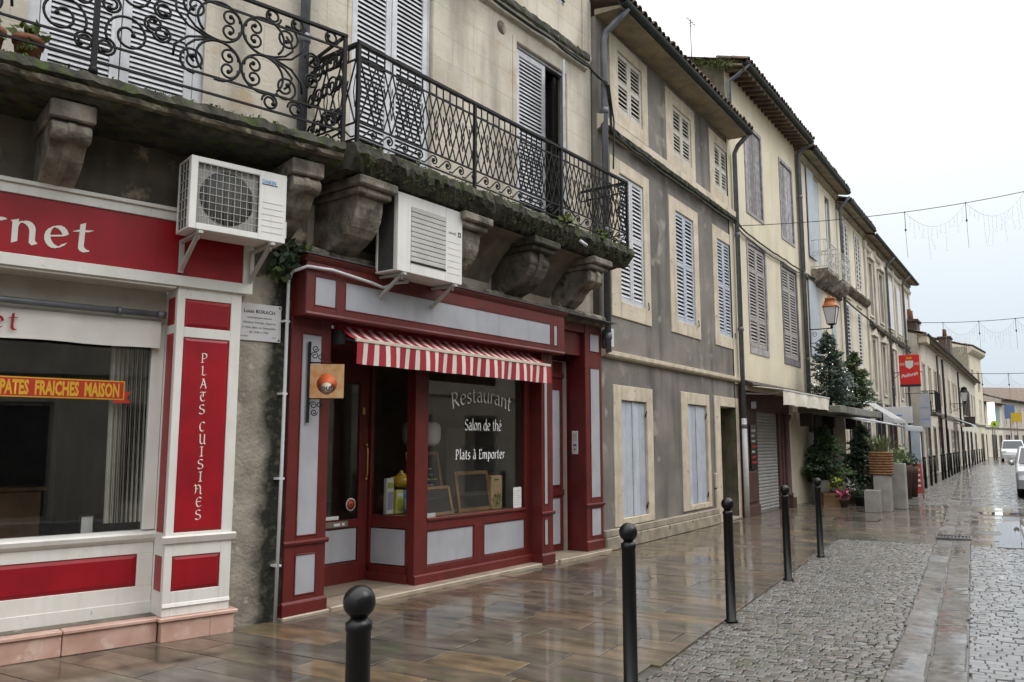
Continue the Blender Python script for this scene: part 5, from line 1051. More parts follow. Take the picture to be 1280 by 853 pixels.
# eave, gutter, roof with half-round tiles
b = MB(); b.prism([(.03, 8.66), (-.08, 8.655), (-.46, 8.645), (-.46, 8.69), (.03, 8.76)], 'x', -.02, 6.62); b.build('eave_board', EAVE, hC)
def gutter(parent, s0, s1, y, z, r=.075, mt=None):
    b = MB(); n = 8; pr = [(y + r * math.cos(math.pi + math.pi * i / n), z + r * math.sin(math.pi + math.pi * i / n)) for i in range(n + 1)] + [(y + (r - .012) * math.cos(2 * math.pi - math.pi * i / n), z + (r - .012) * math.sin(2 * math.pi - math.pi * i / n)) for i in range(n + 1)]
    b.prism(pr, 'x', s0, s1); return b.build('gutter', mt or GUTTER, parent)
gutter(hC, -.05, 6.66, -.50, 8.75, .08)
def tiled_roof(parent, s0, s1, y0, z0, depth, pitch, tile_w=.20, ends=True, mt=None, n_cap=300):
    mt = mt or TILE; b = MB(); n = int((s1 - s0) / tile_w); dz = depth * math.tan(R(pitch)); vs = []; fs = []; m = 5
    cols = n * m
    for i in range(cols + 1):
        x = s0 + (s1 - s0) * i / cols; h = .045 * abs(math.sin(math.pi * i / m)); vs += [(x, y0, z0 + h), (x, y0 + depth, z0 + dz + h)]
    b.add(vs, [(2 * i, 2 * i + 2, 2 * i + 3, 2 * i + 1) for i in range(cols)], 0, True); b.add([(s0, y0, z0 - .02), (s1, y0, z0 - .02), (s1, y0 + depth, z0 + dz - .02), (s0, y0 + depth, z0 + dz - .02)], [(3, 2, 1, 0)]); b.build('roof', mt, parent)
    if ends:
        t = MB(); k = 6; L_ = .42; w = (s1 - s0) / n * .46; pr = [(w * math.cos(math.pi * i / k), .075 * math.sin(math.pi * i / k)) for i in range(k + 1)]; pi_ = [(w * .82 * math.cos(math.pi - math.pi * i / k), .058 * math.sin(math.pi * i / k)) for i in range(k + 1)]
        t.prism(pr + pi_, 'y', 0, L_); me = t.mesh('roof_tile', mt); q = random.Random(int(s1 * 10))
        for row in range(2):
            for i in range(n): put('roof_tile', me, parent, (s0 + (i + .5) * (s1 - s0) / n, y0 - .10 + row * .36 + q.uniform(-.015, .015), z0 + (row * .36 - .1) * math.tan(R(pitch)) + .02 + q.uniform(0, .012)), (R(pitch), 0, q.uniform(-.05, .05)))
tiled_roof(hC, -.05, 6.64, -.48, 8.78, 5.5, 17)
b = MB(); q = random.Random(77)
for i in range(60): leafy(b, (q.uniform(0, 6.8), -.5 + q.uniform(-.05, .2), 8.85 + q.uniform(0, .04)), .07, 9, .025, 0, i, .3, .8)
tag(b.build('roof_moss', MOSS, hC), kind='stuff')
for x0, z0, z1 in ((5.02, .30, .68), (5.00, .72, 1.02)): b = MB(); b.box(x0, x0 + .14, -.03, .02, z0, z1); b.build('meter_box', CREAMSTONE, hC, .008)
bx = thing('cable_box', 'small white electrical box on the grey house at the restaurant corner', 'electrical box', 'C', .18, -.0, 3.14); b = MB(); b.box(-.08, .10, -.09, .01, 0, .30); b.build('casing', PVC, bx, .01)
downpipe('drainpipe', 'grey zinc drainpipe between the limestone house and the grey house', 'C', .06, -.09, 3.05, 8.2, .055, head=[(0, -.05, 8.35), (.06, -.26, 8.55), (.1, -.40, 8.70)], joints=(3.3, 5.0, 7.0))
downpipe('drainpipe', 'grey drainpipe with white lower end between the grey house and the yellow house', 'C', 6.74, -.10, 0, 8.35, .055, lower=2.15, head=[(-.05, -.1, 8.5), (-.15, -.38, 8.68)])

# ================================================================ D: yellow house
hD = thing('yellow_house', 'pale yellow house with bare board shutters above and a closed brown shop below', 'house', 'D', 0, 0, 0)
DU = [(1.36, 2.68, 7.24, 9.50), (4.36, 5.62, 7.24, 9.46)]; DM = [(1.27, 2.68, 3.85, 6.45), (4.14, 5.62, 3.83, 6.43)]
b = MB(); b.wall(.05, 6.05, 2.95, 10.42, DU + DM, 0, .1, 0, back=True); b.quad((6.05, 0, 0), (6.05, 6, 0), (6.05, 6, 11.8), (6.05, 0, 10.4), 0); b.wall(4.15, 6.05, 0, 2.95, [], 0, .1, 0)
b.quad((.05, 0, 0), (.05, 0, 10.42), (.05, 6.5, 12.5), (.05, 6.5, 0), 1); b.box(-.0, .05, -.05, 6.4, 8.8, 10.3, 1) if False else None
b.build('wall', [YELLOW, mat('mossy_gable_render', (.14, .115, .08), (.065, .058, .04), 2.5, .95, streak=(.045, .05, .025), streak_amt=.8, spots=(.06, .08, .02), spot_lo=.58, spot_scale=4, bump=.6)], hD)
b = MB(); q = random.Random(31)
for i in range(420): y = q.uniform(-.3, 6.2); leafy(b, (.02 + q.uniform(-.12, .1), y, 10.46 + (y + .0) * .325 + q.uniform(-.10, .06)), .13, 18, .035, 0, i, .7, .6)
tag(b.build('gable_moss', MOSS, hD), kind='stuff')
for x0, x1, z0, z1 in DU:
    b = MB(); b.ring(x0 - .05, x1 + .05, z0 - .05, z1 + .05, .09, -.02, .06); b.build('window_frame', SHUT_OLD, hD, .004)
    o = boards(hD, x0 + .05, x1 - .05, z0 + .05, z1 - .05, .035, SHUT_OLD, 6)
    for z in (.25, z1 - z0 - .4): b = MB(); b.tube([(.03, -.03, z), (.03, -.03, z + .08)], .018, 6); b.build('hinge', IRON, o)
for x0, x1, z0, z1 in DM:
    b = MB(); b.ring(x0 - .06, x1 + .06, z0 - .10, z1 + .08, .10, -.02, .06, wb=.16); b.build('window_frame', SHUT_OLD, hD, .004); w = (x1 - x0 - .1) / 2
    for k in range(2): louvre(hD, x0 + .05 + k * w, x0 + .045 + (k + 1) * w, z0 + .08, z1 - .04, .03, SHUT_TAUPE, pitch=.075, st=.085, rails=(z0 + .75, z0 + 1.95), slat_d=.06)
# eave on rafters, roof
b = MB(); b.prism([(.02, 10.42), (-.45, 10.30), (-.45, 10.34), (.02, 10.50)], 'x', .0, 6.1); b.build('eave_board', EAVE, hD)
raf = MB(); raf.prism([(0, 10.40), (-.46, 10.27), (-.46, 10.21), (0, 10.30)], 'x', -.035, .035); rm = raf.mesh('rafter', mat('old_rafter', (.13, .10, .07), (.07, .055, .04), 5, .9))
for i in range(20): put('rafter', rm, hD, (.15 + i * .307, 0, 0))
gutter(hD, -.02, 6.1, -.50, 10.40, .08); tiled_roof(hD, .0, 6.1, -.48, 10.44, 6.5, 18)
# closed brown shop
BROWN = mat('dull_brown_paint', (.095, .042, .035), (.065, .032, .028), 4, .6, streak=(.04, .025, .02), streak_amt=.5); DARKBOARD = mat('dark_shop_board', (.05, .035, .03), (.035, .025, .02), 4, .7)
shD = thing('brown_shopfront', 'closed dull brown shopfront with grey roller shutter under the cream awning', 'shopfront', 'D', 0, 0, 0)
b = MB(); b.box(.42, 4.14, -.05, .3, 2.38, 2.95); b.box(.42, 1.30, -.05, .2, 0, 2.38); b.box(1.30, 1.44, -.02, .2, 0, 2.38); b.box(3.26, 3.46, -.01, .2, 0, 2.38); b.box(3.46, 4.14, -.04, .2, 0, 2.38); b.box(.36, 1.34, -.08, .2, .0, .22); b.build('frame', BROWN, shD, .006)
b = MB(); b.prism([(.1, 3.12), (-.28, 2.98), (-.30, 2.94), (-.05, 2.93), (.1, 2.95)], 'x', .40, 5.4); b.build('pent_board', DARKBOARD, shD)
for z0, z1 in ((.28, 1.0), (1.08, 2.1)): MB().raised(.56, 1.18, z0, z1, -.052, -.075, .03).build('panel', BROWN, shD)
b = MB(); b.lathe([(.12, 0), (.13, .1), (.10, .14), (.09, 1.9), (.10, 1.95), (.14, 2.0), (.15, 2.1)], (3.72, -.06, .25), 14); b.box(3.55, 3.89, -.22, 0, 0, .25); b.build('column', BROWN, shD)
b = MB(); b.box(1.44, 3.26, .06, .08, .0, 2.38); rsd = b.build('roller_shutter', mat('grey_roller', (.30, .30, .30), (.25, .25, .25), 3, .5), shD)
sl = MB(); sl.prism([(.06, .004), (.045, .02), (.042, .05), (.05, .072), (.06, .076)], 'x', 1.46, 3.24); slm = sl.mesh('roller_slat', mat('roller_slat_grey', (.36, .36, .35), (.29, .29, .29), 3, .45))
for i in range(30): put('roller_slat', slm, rsd, (0, 0, .02 + i * .078))
mb_ = thing('menu_board', 'narrow dark menu board with white and red lines on the brown shop pilaster', 'menu board', 'D', .66, -.085, 1.05)
b = MB(); b.box(0, .42, -.03, 0, 0, 1.0); b.build('board', PLAINBLACK, mb_, .004); q = random.Random(8)
for i in range(7): b = MB(); b.box(.06, .36 - .05 * (i % 3), -.034, -.031, .12 + i * .12, .17 + i * .12); b.build('text_line', (REDP if i in (0, 1, 3) else CHALK_W), mb_)
wl = thing('wall_light', 'small pale wall light above the menu board of the closed brown shop', 'wall light', 'D', .95, -.07, 2.42); b = MB(); b.box(-.05, .05, -.10, 0, 0, .16); b.build('housing', PVC, wl, .01)
b = MB(); b.box(4.15, 4.9, -.03, .01, 2.25, 2.55); b.build('pale_box', CREAMR, shD, .01)
awD = thing('cream_awning', 'mildewed cream fabric awning rolled out over the closed brown shop', 'awning', 'D', .35, 0, 0)
CREAMF = mat('mildewed_cream_fabric', (.74, .71, .62), (.62, .58, .48), 5, .85, streak=(.36, .34, .26), streak_amt=.3, sscale=(7, 7, 1)); n = 24; ws = 4.3
b = MB(); vs = []; X = lambda i: ws * i / n
for i in range(n + 1):
    s_ = .012 * math.sin(i * .9); vs += [(X(i), -.10, 2.92 + s_), (X(i), -.5, 2.87 + s_ * 1.5), (X(i), -.95, 2.80 + s_)]
b.add(vs, [(3 * i + j, 3 * i + 3 + j, 3 * i + 4 + j, 3 * i + 1 + j)[::-1] for i in range(n) for j in (0, 1)], 0, True); b.build('canopy', CREAMF, awD)
b = MB(); vs = []
for i in range(n + 1): w = .02 * math.sin(i * 1.1); vs += [(X(i), -.965, 2.80), (X(i), -.97 + w, 2.66), (X(i), -.965 + w * 1.6, 2.46 + .02 * abs(math.sin(i * .55)))]
b.add(vs, [(3 * i + j, 3 * i + 1 + j, 3 * i + 4 + j, 3 * i + 3 + j) for i in range(n) for j in (0, 1)], 0, True); b.build('valance', CREAMF, awD)
b = MB(); b.box(0, ws, -.98, -.94, 2.785, 2.815); b.build('front_bar', PVC, awD); b = MB(); b.tube([(0, -.08, 2.88), (ws, -.08, 2.88)], .06, 10); b.build('roller', CREAMF, awD); b = MB()
for x in (.15, ws - .15): b.tube([(x, -.05, 2.75), (x + (.4 if x < 1 else -.4), -.5, 2.74), (x, -.93, 2.77)], .02, 6)
b.build('arm', PVC, awD)
downpipe('drainpipe', 'tall dark drainpipe between the yellow house and the blue shuttered house', 'D', 6.12, -.10, 0, 10.1, .06, mt=ZINC, lower=1.9, head=[(0, -.1, 10.2), (0, -.45, 10.36)], joints=(2.2, 4.0, 6.5, 8.8))
downpipe('drainpipe', 'short zinc elbow pipe under the yellow house gutter by the mossy gable', 'D', .12, -.08, 8.7, 10.05, .05, head=[(.02, -.2, 10.15), (.05, -.46, 10.38)], joints=(9.2,))

# ================================================================ E: three houses further along
def simple_house(name, label, fr, s0, s1, ztop, wallm, holes, y=0, gut=True, roof_p=17, over=.42, deep=7, side0=True, depth=.14):
    t = thing(name, label, 'house', fr, 0, y, 0); b = MB(); b.wall(s0, s1, 0, ztop, holes, 0, depth, 0, back=False)
    b.quad((s0, 0, 0), (s0, 0, ztop), (s0, deep, ztop + deep * .3), (s0, deep, 0)); b.quad((s1, 0, 0), (s1, deep, 0), (s1, deep, ztop + deep * .3), (s1, 0, ztop)); b.build('wall', wallm, t)
    for h in holes: b = MB(); b.quad((h[0], depth, h[2]), (h[1], depth, h[2]), (h[1], depth, h[3]), (h[0], depth, h[3])); b.build('dark_pane', ROOM, t)
    b = MB(); b.prism([(.02, ztop - .02), (-.12, ztop - .06), (-.14, ztop - .12), (-.05, ztop - .22), (.02, ztop - .25)], 'x', s0, s1); b.prism([(.02, ztop - .01), (-over, ztop - .10), (-over, ztop - .06), (.02, ztop + .05)], 'x', s0 - .02, s1 + .02); b.build('eave', EAVE, t)
    if gut: gutter(t, s0 - .04, s1 + .04, -over - .03, ztop + .0, .085)
    tiled_roof(t, s0 - .02, s1 + .02, -over, ztop + .03, deep, roof_p, ends=s1 - s0 < 8)
    return t
E1 = simple_house('blue_shutter_house', 'cream house with pale blue grey shutters and two white Juliet balconies', 'E', 1.75, 6.75, 10.22, CREAMR, [(3.45, 4.2, 7.2, 9.95), (5.1, 5.75, 7.4, 9.75), (3.1, 3.75, 4.2, 6.45), (5.2, 5.8, 4.3, 6.3), (1.92, 6.5, 0, 2.55)], depth=.3)
SHB = mat('pale_grey_blue_board', (.42, .47, .51), (.36, .40, .45), 4, .6, streak=(.27, .29, .31), streak_amt=.4)
for s0, s1, z0, z1, y in ((2.55, 3.4, 7.2, 9.98, -.04), (3.6, 4.25, 7.2, 9.9, .02), (2.2, 3.05, 4.15, 6.5, -.04), (3.2, 3.8, 4.15, 6.4, .02), (5.15, 5.35, 7.3, 9.5, .0), (5.25, 5.85, 4.2, 6.3, .0)): boards(E1, s0, s1, z0, z1, y, SHB, 2)
b = MB(); b.ring(5.05, 5.8, 7.4, 9.8, .06, .03, .1); b.build('window_frame', SHUT_CREAM, E1)
LACE = mat('pale_iron_lace', (.50, .50, .48), rough=.6)
def juliet(x0, x1, zb, lb):
    t = thing('juliet_balcony', lb, 'balcony', 'E', (x0 + x1) / 2, 0, zb); w = (x1 - x0) / 2
    rough_prism([(0, 0), (-.48, 0), (-.48, -.10), (-.30, -.30), (0, -.42)], -w, w, 8, .012, int(x0 * 9)).build('slab', CORBEL, t); b = MB()
    for z in (.06, .88): b.tube([(-w, 0, z), (-w, -.45, z), (w, -.45, z), (w, 0, z)], .014, 5)
    for i in range(8): x = -w + 2 * w * i / 7; b.tube([(x, -.45, .06), (x, -.45, .88)], .009, 4)
    for i in range(4):
        for z in (.28, .55): p = spiral(-w + w * (i + .5) / 2, z, .13, .02, i, 1.5, 16); b.tube([(u, -.455, v) for u, v in p], .011, 4)
    for j in range(3): y = -.11 - j * .15; b.tube([(-w, y, .06), (-w, y, .88)], .009, 4); p = spiral(y, .45, .1, .02, j, 1.5, 14); b.tube([(-w, u, v) for u, v in p], .011, 4)
    b.build('railing', LACE, t)
juliet(2.75, 4.35, 6.83, 'white iron Juliet balcony on a mossy corbel, nearer the yellow house'); juliet(5.0, 6.3, 6.83, 'white iron Juliet balcony above the orange street lantern')
rough_prism([(.02, 6.40), (-.07, 6.44), (-.09, 6.54), (-.02, 6.60), (.02, 6.6)], 1.75, 6.7, 40, .008, 61).build('string_course', SLABBAND, E1)
# dark shop mouth of the plant terrace
b = MB(); b.box(1.92, 6.5, .31, 2.2, 0, .02); b.quad((1.92, 2.2, 0), (6.5, 2.2, 0), (6.5, 2.2, 2.55), (1.92, 2.2, 2.55)); b.build('shop_room', ROOM, E1); b = MB(); b.box(2.25, 2.42, -.04, .2, 0, 2.55); b.box(4.6, 4.72, -.02, .2, 0, 2.55); b.box(2.25, 6.25, -.06, .1, 2.5, 2.75); b.build('shop_frame', DARKBOARD, E1)
for x in (2.75, 3.35): b = MB(); b.box(x, x + .28, 1.0, 1.12, 2.22, 2.26); b.build('shop_light', emit('shop_light', (1, .85, .6), 5), E1)
E2 = simple_house('white_shutter_house', 'cream stone house with tall white shutters beyond the street lantern', 'E', 6.8, 11.6, 9.95, CREAMR, [(7.5, 8.45, 7.3, 9.5), (9.85, 10.75, 7.3, 9.5), (7.75, 8.4, 4.4, 6.6), (9.75, 10.45, 4.4, 6.55), (7.2, 9.2, 0, 2.6), (9.6, 11.2, 0, 2.5)])
SHW2 = mat('soft_white_shutter', (.64, .63, .63), (.56, .55, .56), 4, .6, streak=(.40, .39, .38), streak_amt=.3)
for s0, s1, z0, z1 in ((7.5, 8.45, 7.3, 9.5), (9.85, 10.75, 7.3, 9.5)):
    for k in range(2): w = (s1 - s0) / 2; louvre(E2, s0 + k * w, s0 + (k + 1) * w - .01, z0, z1, .0, SHW2, pitch=.16, st=.07, slat_d=.1, ang=60)
for s0, s1, z0, z1 in ((7.75, 8.4, 4.4, 6.6), (9.75, 10.45, 4.4, 6.55)):
    louvre(E2, s0, s1, z0, z1, .03, SHW2, pitch=.13, st=.12, slat_d=.08, ang=50); b = MB(); b.box(s0 - .1, s1 + .1, -.05, .02, z1 + .12, z1 + .18); b.build('window_head', CREAMSTONE, E2)
b = MB(); b.ring(7.38, 8.57, 7.22, 9.62, .11, -.03, .0); b.build('window_surround', CREAMSTONE, E2, .01); b = MB(); b.ring(9.73, 10.87, 7.22, 9.62, .11, -.03, .0); b.build('window_surround', CREAMSTONE, E2, .01)
rough_prism([(.02, 6.85), (-.12, 6.92), (-.20, 7.05), (-.18, 7.14), (.02, 7.2)], 6.8, 11.5, 40, .010, 62).build('string_course', SLABBAND, E2)
E3H = [(12.3, 13.0, 6.75, 8.85), (14.7, 15.45, 6.75, 8.8), (17.0, 17.9, 6.7, 8.95), (19.3, 20.2, 6.7, 8.9), (21.8, 22.9, 6.7, 8.9), (12.3, 12.95, 3.65, 5.7), (14.6, 15.2, 3.65, 5.65), (16.9, 17.5, 3.7, 5.6), (19.3, 19.9, 3.7, 5.5), (21.6, 22.2, 3.7, 5.5), (12.2, 14.4, 0, 2.8), (15, 17.4, 0, 2.8), (18.2, 20, 0, 2.7), (20.8, 22.6, 0, 2.7)]
E3 = simple_house('pilaster_house', 'long pale stone house with pedimented windows and white shutters, red sign before it', 'E', 11.65, 24.0, 9.85, PALESTONE, E3H, depth=.22)
for i, (x0, x1, z0, z1) in enumerate(E3H[:10]):
    b = MB(); b.ring(x0 - .14, x1 + .14, z0 - .12, z1 + .14, .13, -.05, .0, wb=.10); b.build('window_surround', PALESTONE, E3, .01)
    if i in (0, 1, 5, 6, 7): b = MB(); b.prism([(x0 - .22, z1 + .16), (x1 + .22, z1 + .16), ((x0 + x1) / 2, z1 + .48)], 'y', -.16, 0); b.build('pediment', PALESTONE, E3)
    if i in (2, 3, 4): boards(E3, x0 - .1, x1 + .1, z0, z1, -.065, SHW2, 2)
    else: b = MB(); b.ring(x0, x1, z0, z1, .05, .1, .14); b.box((x0 + x1) / 2 - .02, (x0 + x1) / 2 + .02, .1, .14, z0 + .05, z1 - .05); b.box(x0 + .05, x1 - .05, .1, .139, (z0 + z1) / 2, (z0 + z1) / 2 + .05); b.build('window_frame', SHUT_CREAM, E3)
for x in (11.75, 13.75, 16.1, 18.5, 20.9, 23.6): b = MB(); b.box(x - .17, x + .17, -.07, 0, 2.9, 9.6); b.box(x - .22, x + .22, -.10, 0, 9.3, 9.6); b.box(x - .22, x + .22, -.10, 0, 2.9, 3.2); b.build('pilaster', PALESTONE, E3, .01)
rough_prism([(.02, 6.15), (-.12, 6.2), (-.17, 6.32), (-.13, 6.42), (.02, 6.45)], 11.65, 24, 60, .008, 63).build('string_course', SLABBAND, E3)
b = MB(); b.prism([(.02, 9.25), (-.09, 9.3), (-.14, 9.42), (.02, 9.46)], 'x', 11.65, 24.0); b.build('cornice', PALESTONE, E3)
for s, lb, z1 in ((6.78, 'thin drainpipe beside the Juliet balconies of the blue shuttered house', 9.7), (16.15, 'thin drainpipe on the long pale house above the red sign', 9.4), (20.9, 'blue grey drainpipe among the white shutters of the long pale house', 9.4)): downpipe('drainpipe', lb, 'E', s, -.14, 2.9, z1, .05, joints=(4, 6.6), head=[(0, -.35, z1 + .35)])
DARKSHOP = mat('dim_shop_glass', (.03, .03, .032), rough=.12); SIGNW = mat('white_sign_panel', (.62, .62, .64), rough=.5)
for (x0, x1, z1, m, par) in ((7.2, 9.2, 2.6, DARKBOARD, E2), (9.6, 11.2, 2.5, WHITE, E2), (12.2, 14.4, 2.8, DARKBOARD, E3), (15, 17.4, 2.8, BROWN, E3), (18.2, 20, 2.7, WHITE, E3), (20.8, 22.6, 2.7, DARKBOARD, E3)):
    b = MB(); b.ring(x0, x1, 0, z1, .12, -.03, .1); b.box((x0 + x1) / 2 - .05, (x0 + x1) / 2 + .05, -.02, .08, .12, z1 - .12); b.build('shop_frame', m, par, .01); b = MB(); b.box(x0 + .12, x1 - .12, .05, .06, .12, z1 - .12); b.build('shop_window', DARKSHOP, par); b = MB(); b.box(x0 - .1, x1 + .1, -.08, 0, z1 + .02, z1 + .42); b.build('shop_fascia', m, par, .01)

# ================================================================ F and beyond: the far end of the street
q = random.Random(12)
def far_house(name, label, fr, s0, s1, ztop, wallm, wins, shops, y=0, over=.4, sh=None):
    holes = [(x, x + .9, z0, z1) for x in wins for z0, z1 in ((3.7, 5.6),)] + ([(x, x + .9, 6.6, 8.3) for x in wins] if ztop > 9 else []) + [(x, x + w, 0, 2.5) for x, w in shops]
    t = simple_house(name, label, fr, s0, s1, ztop, wallm, holes, y, True, 18, over, 7)
    for h in holes[:len(wins)] + (holes[len(wins):2 * len(wins)] if ztop > 9 else []):
        b = MB(); b.ring(h[0] - .1, h[1] + .1, h[2] - .1, h[3] + .12, .1, -.04, 0); o = b.build('window', CREAMSTONE, t); b = MB(); b.box(h[0], h[1], .05, .08, h[2], h[3]); b.build('shutter' if q.random() < .6 else 'pane', q.choice((SHW2, SHUT_TAUPE, SHUT_BLUE, DARKSHOP)), o)
    for x, w in shops: b = MB(); b.ring(x, x + w, 0, 2.5, .1, -.03, .06); o = b.build('shop_frame', q.choice((DARKBOARD, BROWN, WORNSTONE)), t); b = MB(); b.box(x + .1, x + w - .1, .03, .04, .1, 2.4); b.build('pane', DARKSHOP, o)
    b = MB(); b.box(s0, s1, -.06, 0, 3.1, 3.3); b.build('string_course', SLABBAND, t)
    return t
F1 = far_house('far_house', 'low pale far house right after the long pilaster house, with mossy chimney stump', 'F', -2.2, 8.0, 7.0, PALESTONE, (-1, 1.6, 4.2, 6.4), ((-1.2, 2), (2.2, 1.2), (5, 2)))
F2 = far_house('far_house', 'second low far house with two thin drainpipes and a brick chimney', 'F', 8.02, 18.5, 7.05, FARSTONE, (9, 12, 15, 17), ((9, 1.3), (12, 3), (16, 1.4)))
F3 = far_house('far_house', 'third far house with dark open shutters, before the tall yellowish house', 'F', 18.52, 37.5, 7.0, PALESTONE, (20, 23, 26, 29, 32, 35), ((20, 2), (24, 2), (28, 2), (33, 2)))
G1 = far_house('far_house', 'tall yellowish far house with heavy cornice closing the left row', 'G', .0, 7.2, 10.4, YELLOW, (1.2, 4.6), ((1, 1.2), (4.2, 1.6)))
b = MB(); b.prism([(.02, 9.7), (-.3, 9.9), (-.45, 10.1), (-.45, 10.35), (.02, 10.4)], 'x', -.1, 7.3); b.build('cornice', CREAMSTONE, G1)
b = MB(); b.quad((0, -.1, 6.5), (0, -.1, 10.4), (0, 7, 10.4), (0, 7, 6.5)); b.build('side_wall', FARSTONE, G1)
BRICK = mat('dark_chimney_brick', (.115, .075, .06), (.07, .052, .043), 9, .9, bump=.4)
for par, x, y, z, w, h in ((F1, -1.5, .0, 6.9, 1.3, .75), (F2, 17.6, .1, 6.9, 1.6, 2.0)):
    b = MB(); b.box(x - w / 2, x + w / 2, y, y + .7, z, z + h); b.box(x - w / 2 - .08, x + w / 2 + .08, y - .08, y + .78, z + h, z + h + .12); o = b.build('chimney', BRICK, par, .01)
    for k in (-.3, .3): MB().lathe([(.13, 0), (.10, .5), (.12, .55)], (x + k, y + .35, z + h + .12), 8).build('chimney_pot', POT, o)
b = MB(); b.box(-2.15, -1.0, -.42, -.02, 6.55, 7.0); b.build('white_cornice_block', CREAMSTONE, F1, .02)
for s in (5.2, 8.05, 18.5): downpipe('drainpipe', {5.2: 'far brown drainpipe on the first low pale house', 8.05: 'far dark drainpipe between the two low pale houses', 18.5: 'far drainpipe beside the dark open shutters'}[s], 'F', s, -.12, 0, 6.6, .06, mt=IRON if s > 6 else BROWN, joints=(3,))
TEAL = mat('teal_render', (.16, .33, .31), (.13, .28, .27), 1, .8); PINKR = mat('dull_pink_roof', (.33, .20, .17), (.24, .16, .13), 3, .9)
FRM['H'] = (100, 5.2, R(-11)); FRM['I'] = (128, 4, R(-48))
H1 = far_house('far_house', 'pale teal ended far house beside the lit white shop sign', 'H', -5, 9, 6.0, CREAMR, (1, 4, 7), ((0, 2), (4, 2), (7, 1.4)), 0, .4)
b = MB(); b.box(-5.05, .8, -.05, 0, 3.0, 5.6); b.build('teal_panel', TEAL, H1); b = MB(); b.box(4.2, 7.2, -.05, 0, 3.2, 5.6); b.build('teal_panel', TEAL, H1)
H2 = far_house('far_house', 'pale far house with grey shutters next to the yellow pedestrian sign', 'H', 9.02, 24, 6.6, FARSTONE, (10, 13, 17, 20), ((10, 2), (14, 2), (18, 2)), 0, .4)
I1 = far_house('far_house', 'wide dull roofed far house closing the end of the street', 'I', -3, 30, 7.2, FARSTONE, tuple(range(0, 28, 4)), ((2, 3), (8, 3), (14, 3)), 0, .5)
b = MB(); b.box(10, 11.4, 2, 2.8, 8.2, 10.6); o = b.build('chimney', BRICK, I1); b = MB(); b.box(16, 17.4, 2, 2.8, 8.2, 11.2); b.build('chimney', BRICK, I1)
I2 = far_house('far_house', 'gabled far house with dull pink roof seen behind the teal house', 'H', 2, 16, 8.6, FARSTONE, (4, 8, 12), (), 9, .3)
# ================================================================ trees, pots, lantern, signs, cables, vehicles
NEED = mat('dark_needles', (.018, .036, .018), (.04, .065, .028), 9, .7); NEED_F = mat('frosted_needles', (.05, .075, .062), (.13, .16, .155), 7, .7); NEED_L = mat('fresh_needles', (.05, .09, .02), (.075, .12, .035), 9, .7)
BARK = mat('bark', (.07, .05, .035), (.04, .03, .022), 12, .9); LIGHTB = emit('fairy_light_glow', (.9, .95, 1), .9)
def conifer(name, label, x, y, z, h, r, mats, seed, lights=0, squash=1.0, group=None, lean=0):
    q = random.Random(seed); t = thing(name, label, 'conifer', 'W', x, y, z, group); b = MB(); b.tube([(0, 0, 0), (lean * .5, 0, h * .5), (lean, 0, h * .96)], [.05, .035, .006], 7); 
    lf = MB(); nb = int(64 * h)
    for i in range(nb):
        f = (i + q.random()) / nb; zz = h * (.06 + .92 * f); rad = r * (1 - f) ** .8 * q.uniform(.55, 1.12) * (1 if f > .12 else .8) + .04; a = q.random() * 6.283
        dx, dy = math.cos(a), math.sin(a); droop = q.uniform(-.30, .12); up = q.uniform(0, .12)
        pts = [(lean * f + dx * rad * s, dy * rad * s, zz + rad * (droop * s + up * s * s * 2)) for s in (0, .5, 1)]; b.tube(pts, [.010, .007, .003], 4, caps=False)
        m = 0 if q.random() < .6 else 1
        for k in range(int(26 + 70 * rad)):
            s = q.uniform(.18, 1.05); px, py, pz = lean * f + dx * rad * s, dy * rad * s, zz + rad * (droop * s + up * s * s * 2); wdt = .16 * (1.15 - s) * rad / .4 + .02
            p = Vector((px - dy * q.gauss(0, wdt), py + dx * q.gauss(0, wdt), pz + q.gauss(0, .022))); dr = Vector((dx + q.gauss(0, .55), dy + q.gauss(0, .55), q.gauss(-.05, .35))).normalized(); l = q.uniform(.05, .115); sd = dr.orthogonal().normalized() * l * .17
            lf.add([p - sd, p + dr * l * .5 - sd * 1.6, p + dr * l, p + dr * l * .5 + sd * 1.6], [(0, 1, 2, 3)], m if q.random() < .8 else 1 - m)
    for i in range(int(24 * h)):
        p = Vector((lean + q.gauss(0, .02), q.gauss(0, .02), h * q.uniform(.86, .99))); dr = Vector((q.gauss(0, .4), q.gauss(0, .4), 1)).normalized(); l = q.uniform(.05, .1); sd = dr.orthogonal() * l * .12; lf.add([p - sd, p + dr * l, p + sd], [(0, 1, 2)], 0)
    b.build('trunk', BARK, t); lf.build('crown', mats, t)
    lm = MB(); lm.ball((0, 0, 0), .014, 6, 4); lm = lm.mesh('fairy_light', LIGHTB)
    for i in range(lights): f = q.uniform(.05, .9); a = q.random() * 6.283; rr = r * (1 - f) ** .8 * q.uniform(.7, 1.0); put('fairy_light', lm, t, (rr * math.cos(a), rr * math.sin(a), h * (.06 + .92 * f)))
    return t
pE = lambda s, y, z=0: fw('E', s, y, z)
p = pE(1.15, -.72); conifer('christmas_tree', 'frosted conifer with small white lights standing on the shop canopy, nearer the yellow house', p.x, p.y, 2.62, 2.05, .72, [NEED, NEED_F], 1, 34)
p = pE(5.6, -.55); conifer('christmas_tree', 'greener conifer on the shop canopy, right of the frosted one with lights', p.x, p.y, 2.62, 1.95, .72, [NEED, NEED_L], 2, 6)
cn = thing('canopy_box', 'flat grey green canopy carrying two conifers over the plant terrace', 'canopy', 'E', 0, 0, 2.42)
b = MB(); b.box(.2, 6.4, -1.15, -.07, 0, .19); b.build('box', mat('grey_green_fascia', (.20, .20, .17), (.14, .14, .12), 5, .7), cn, .015); b = MB()
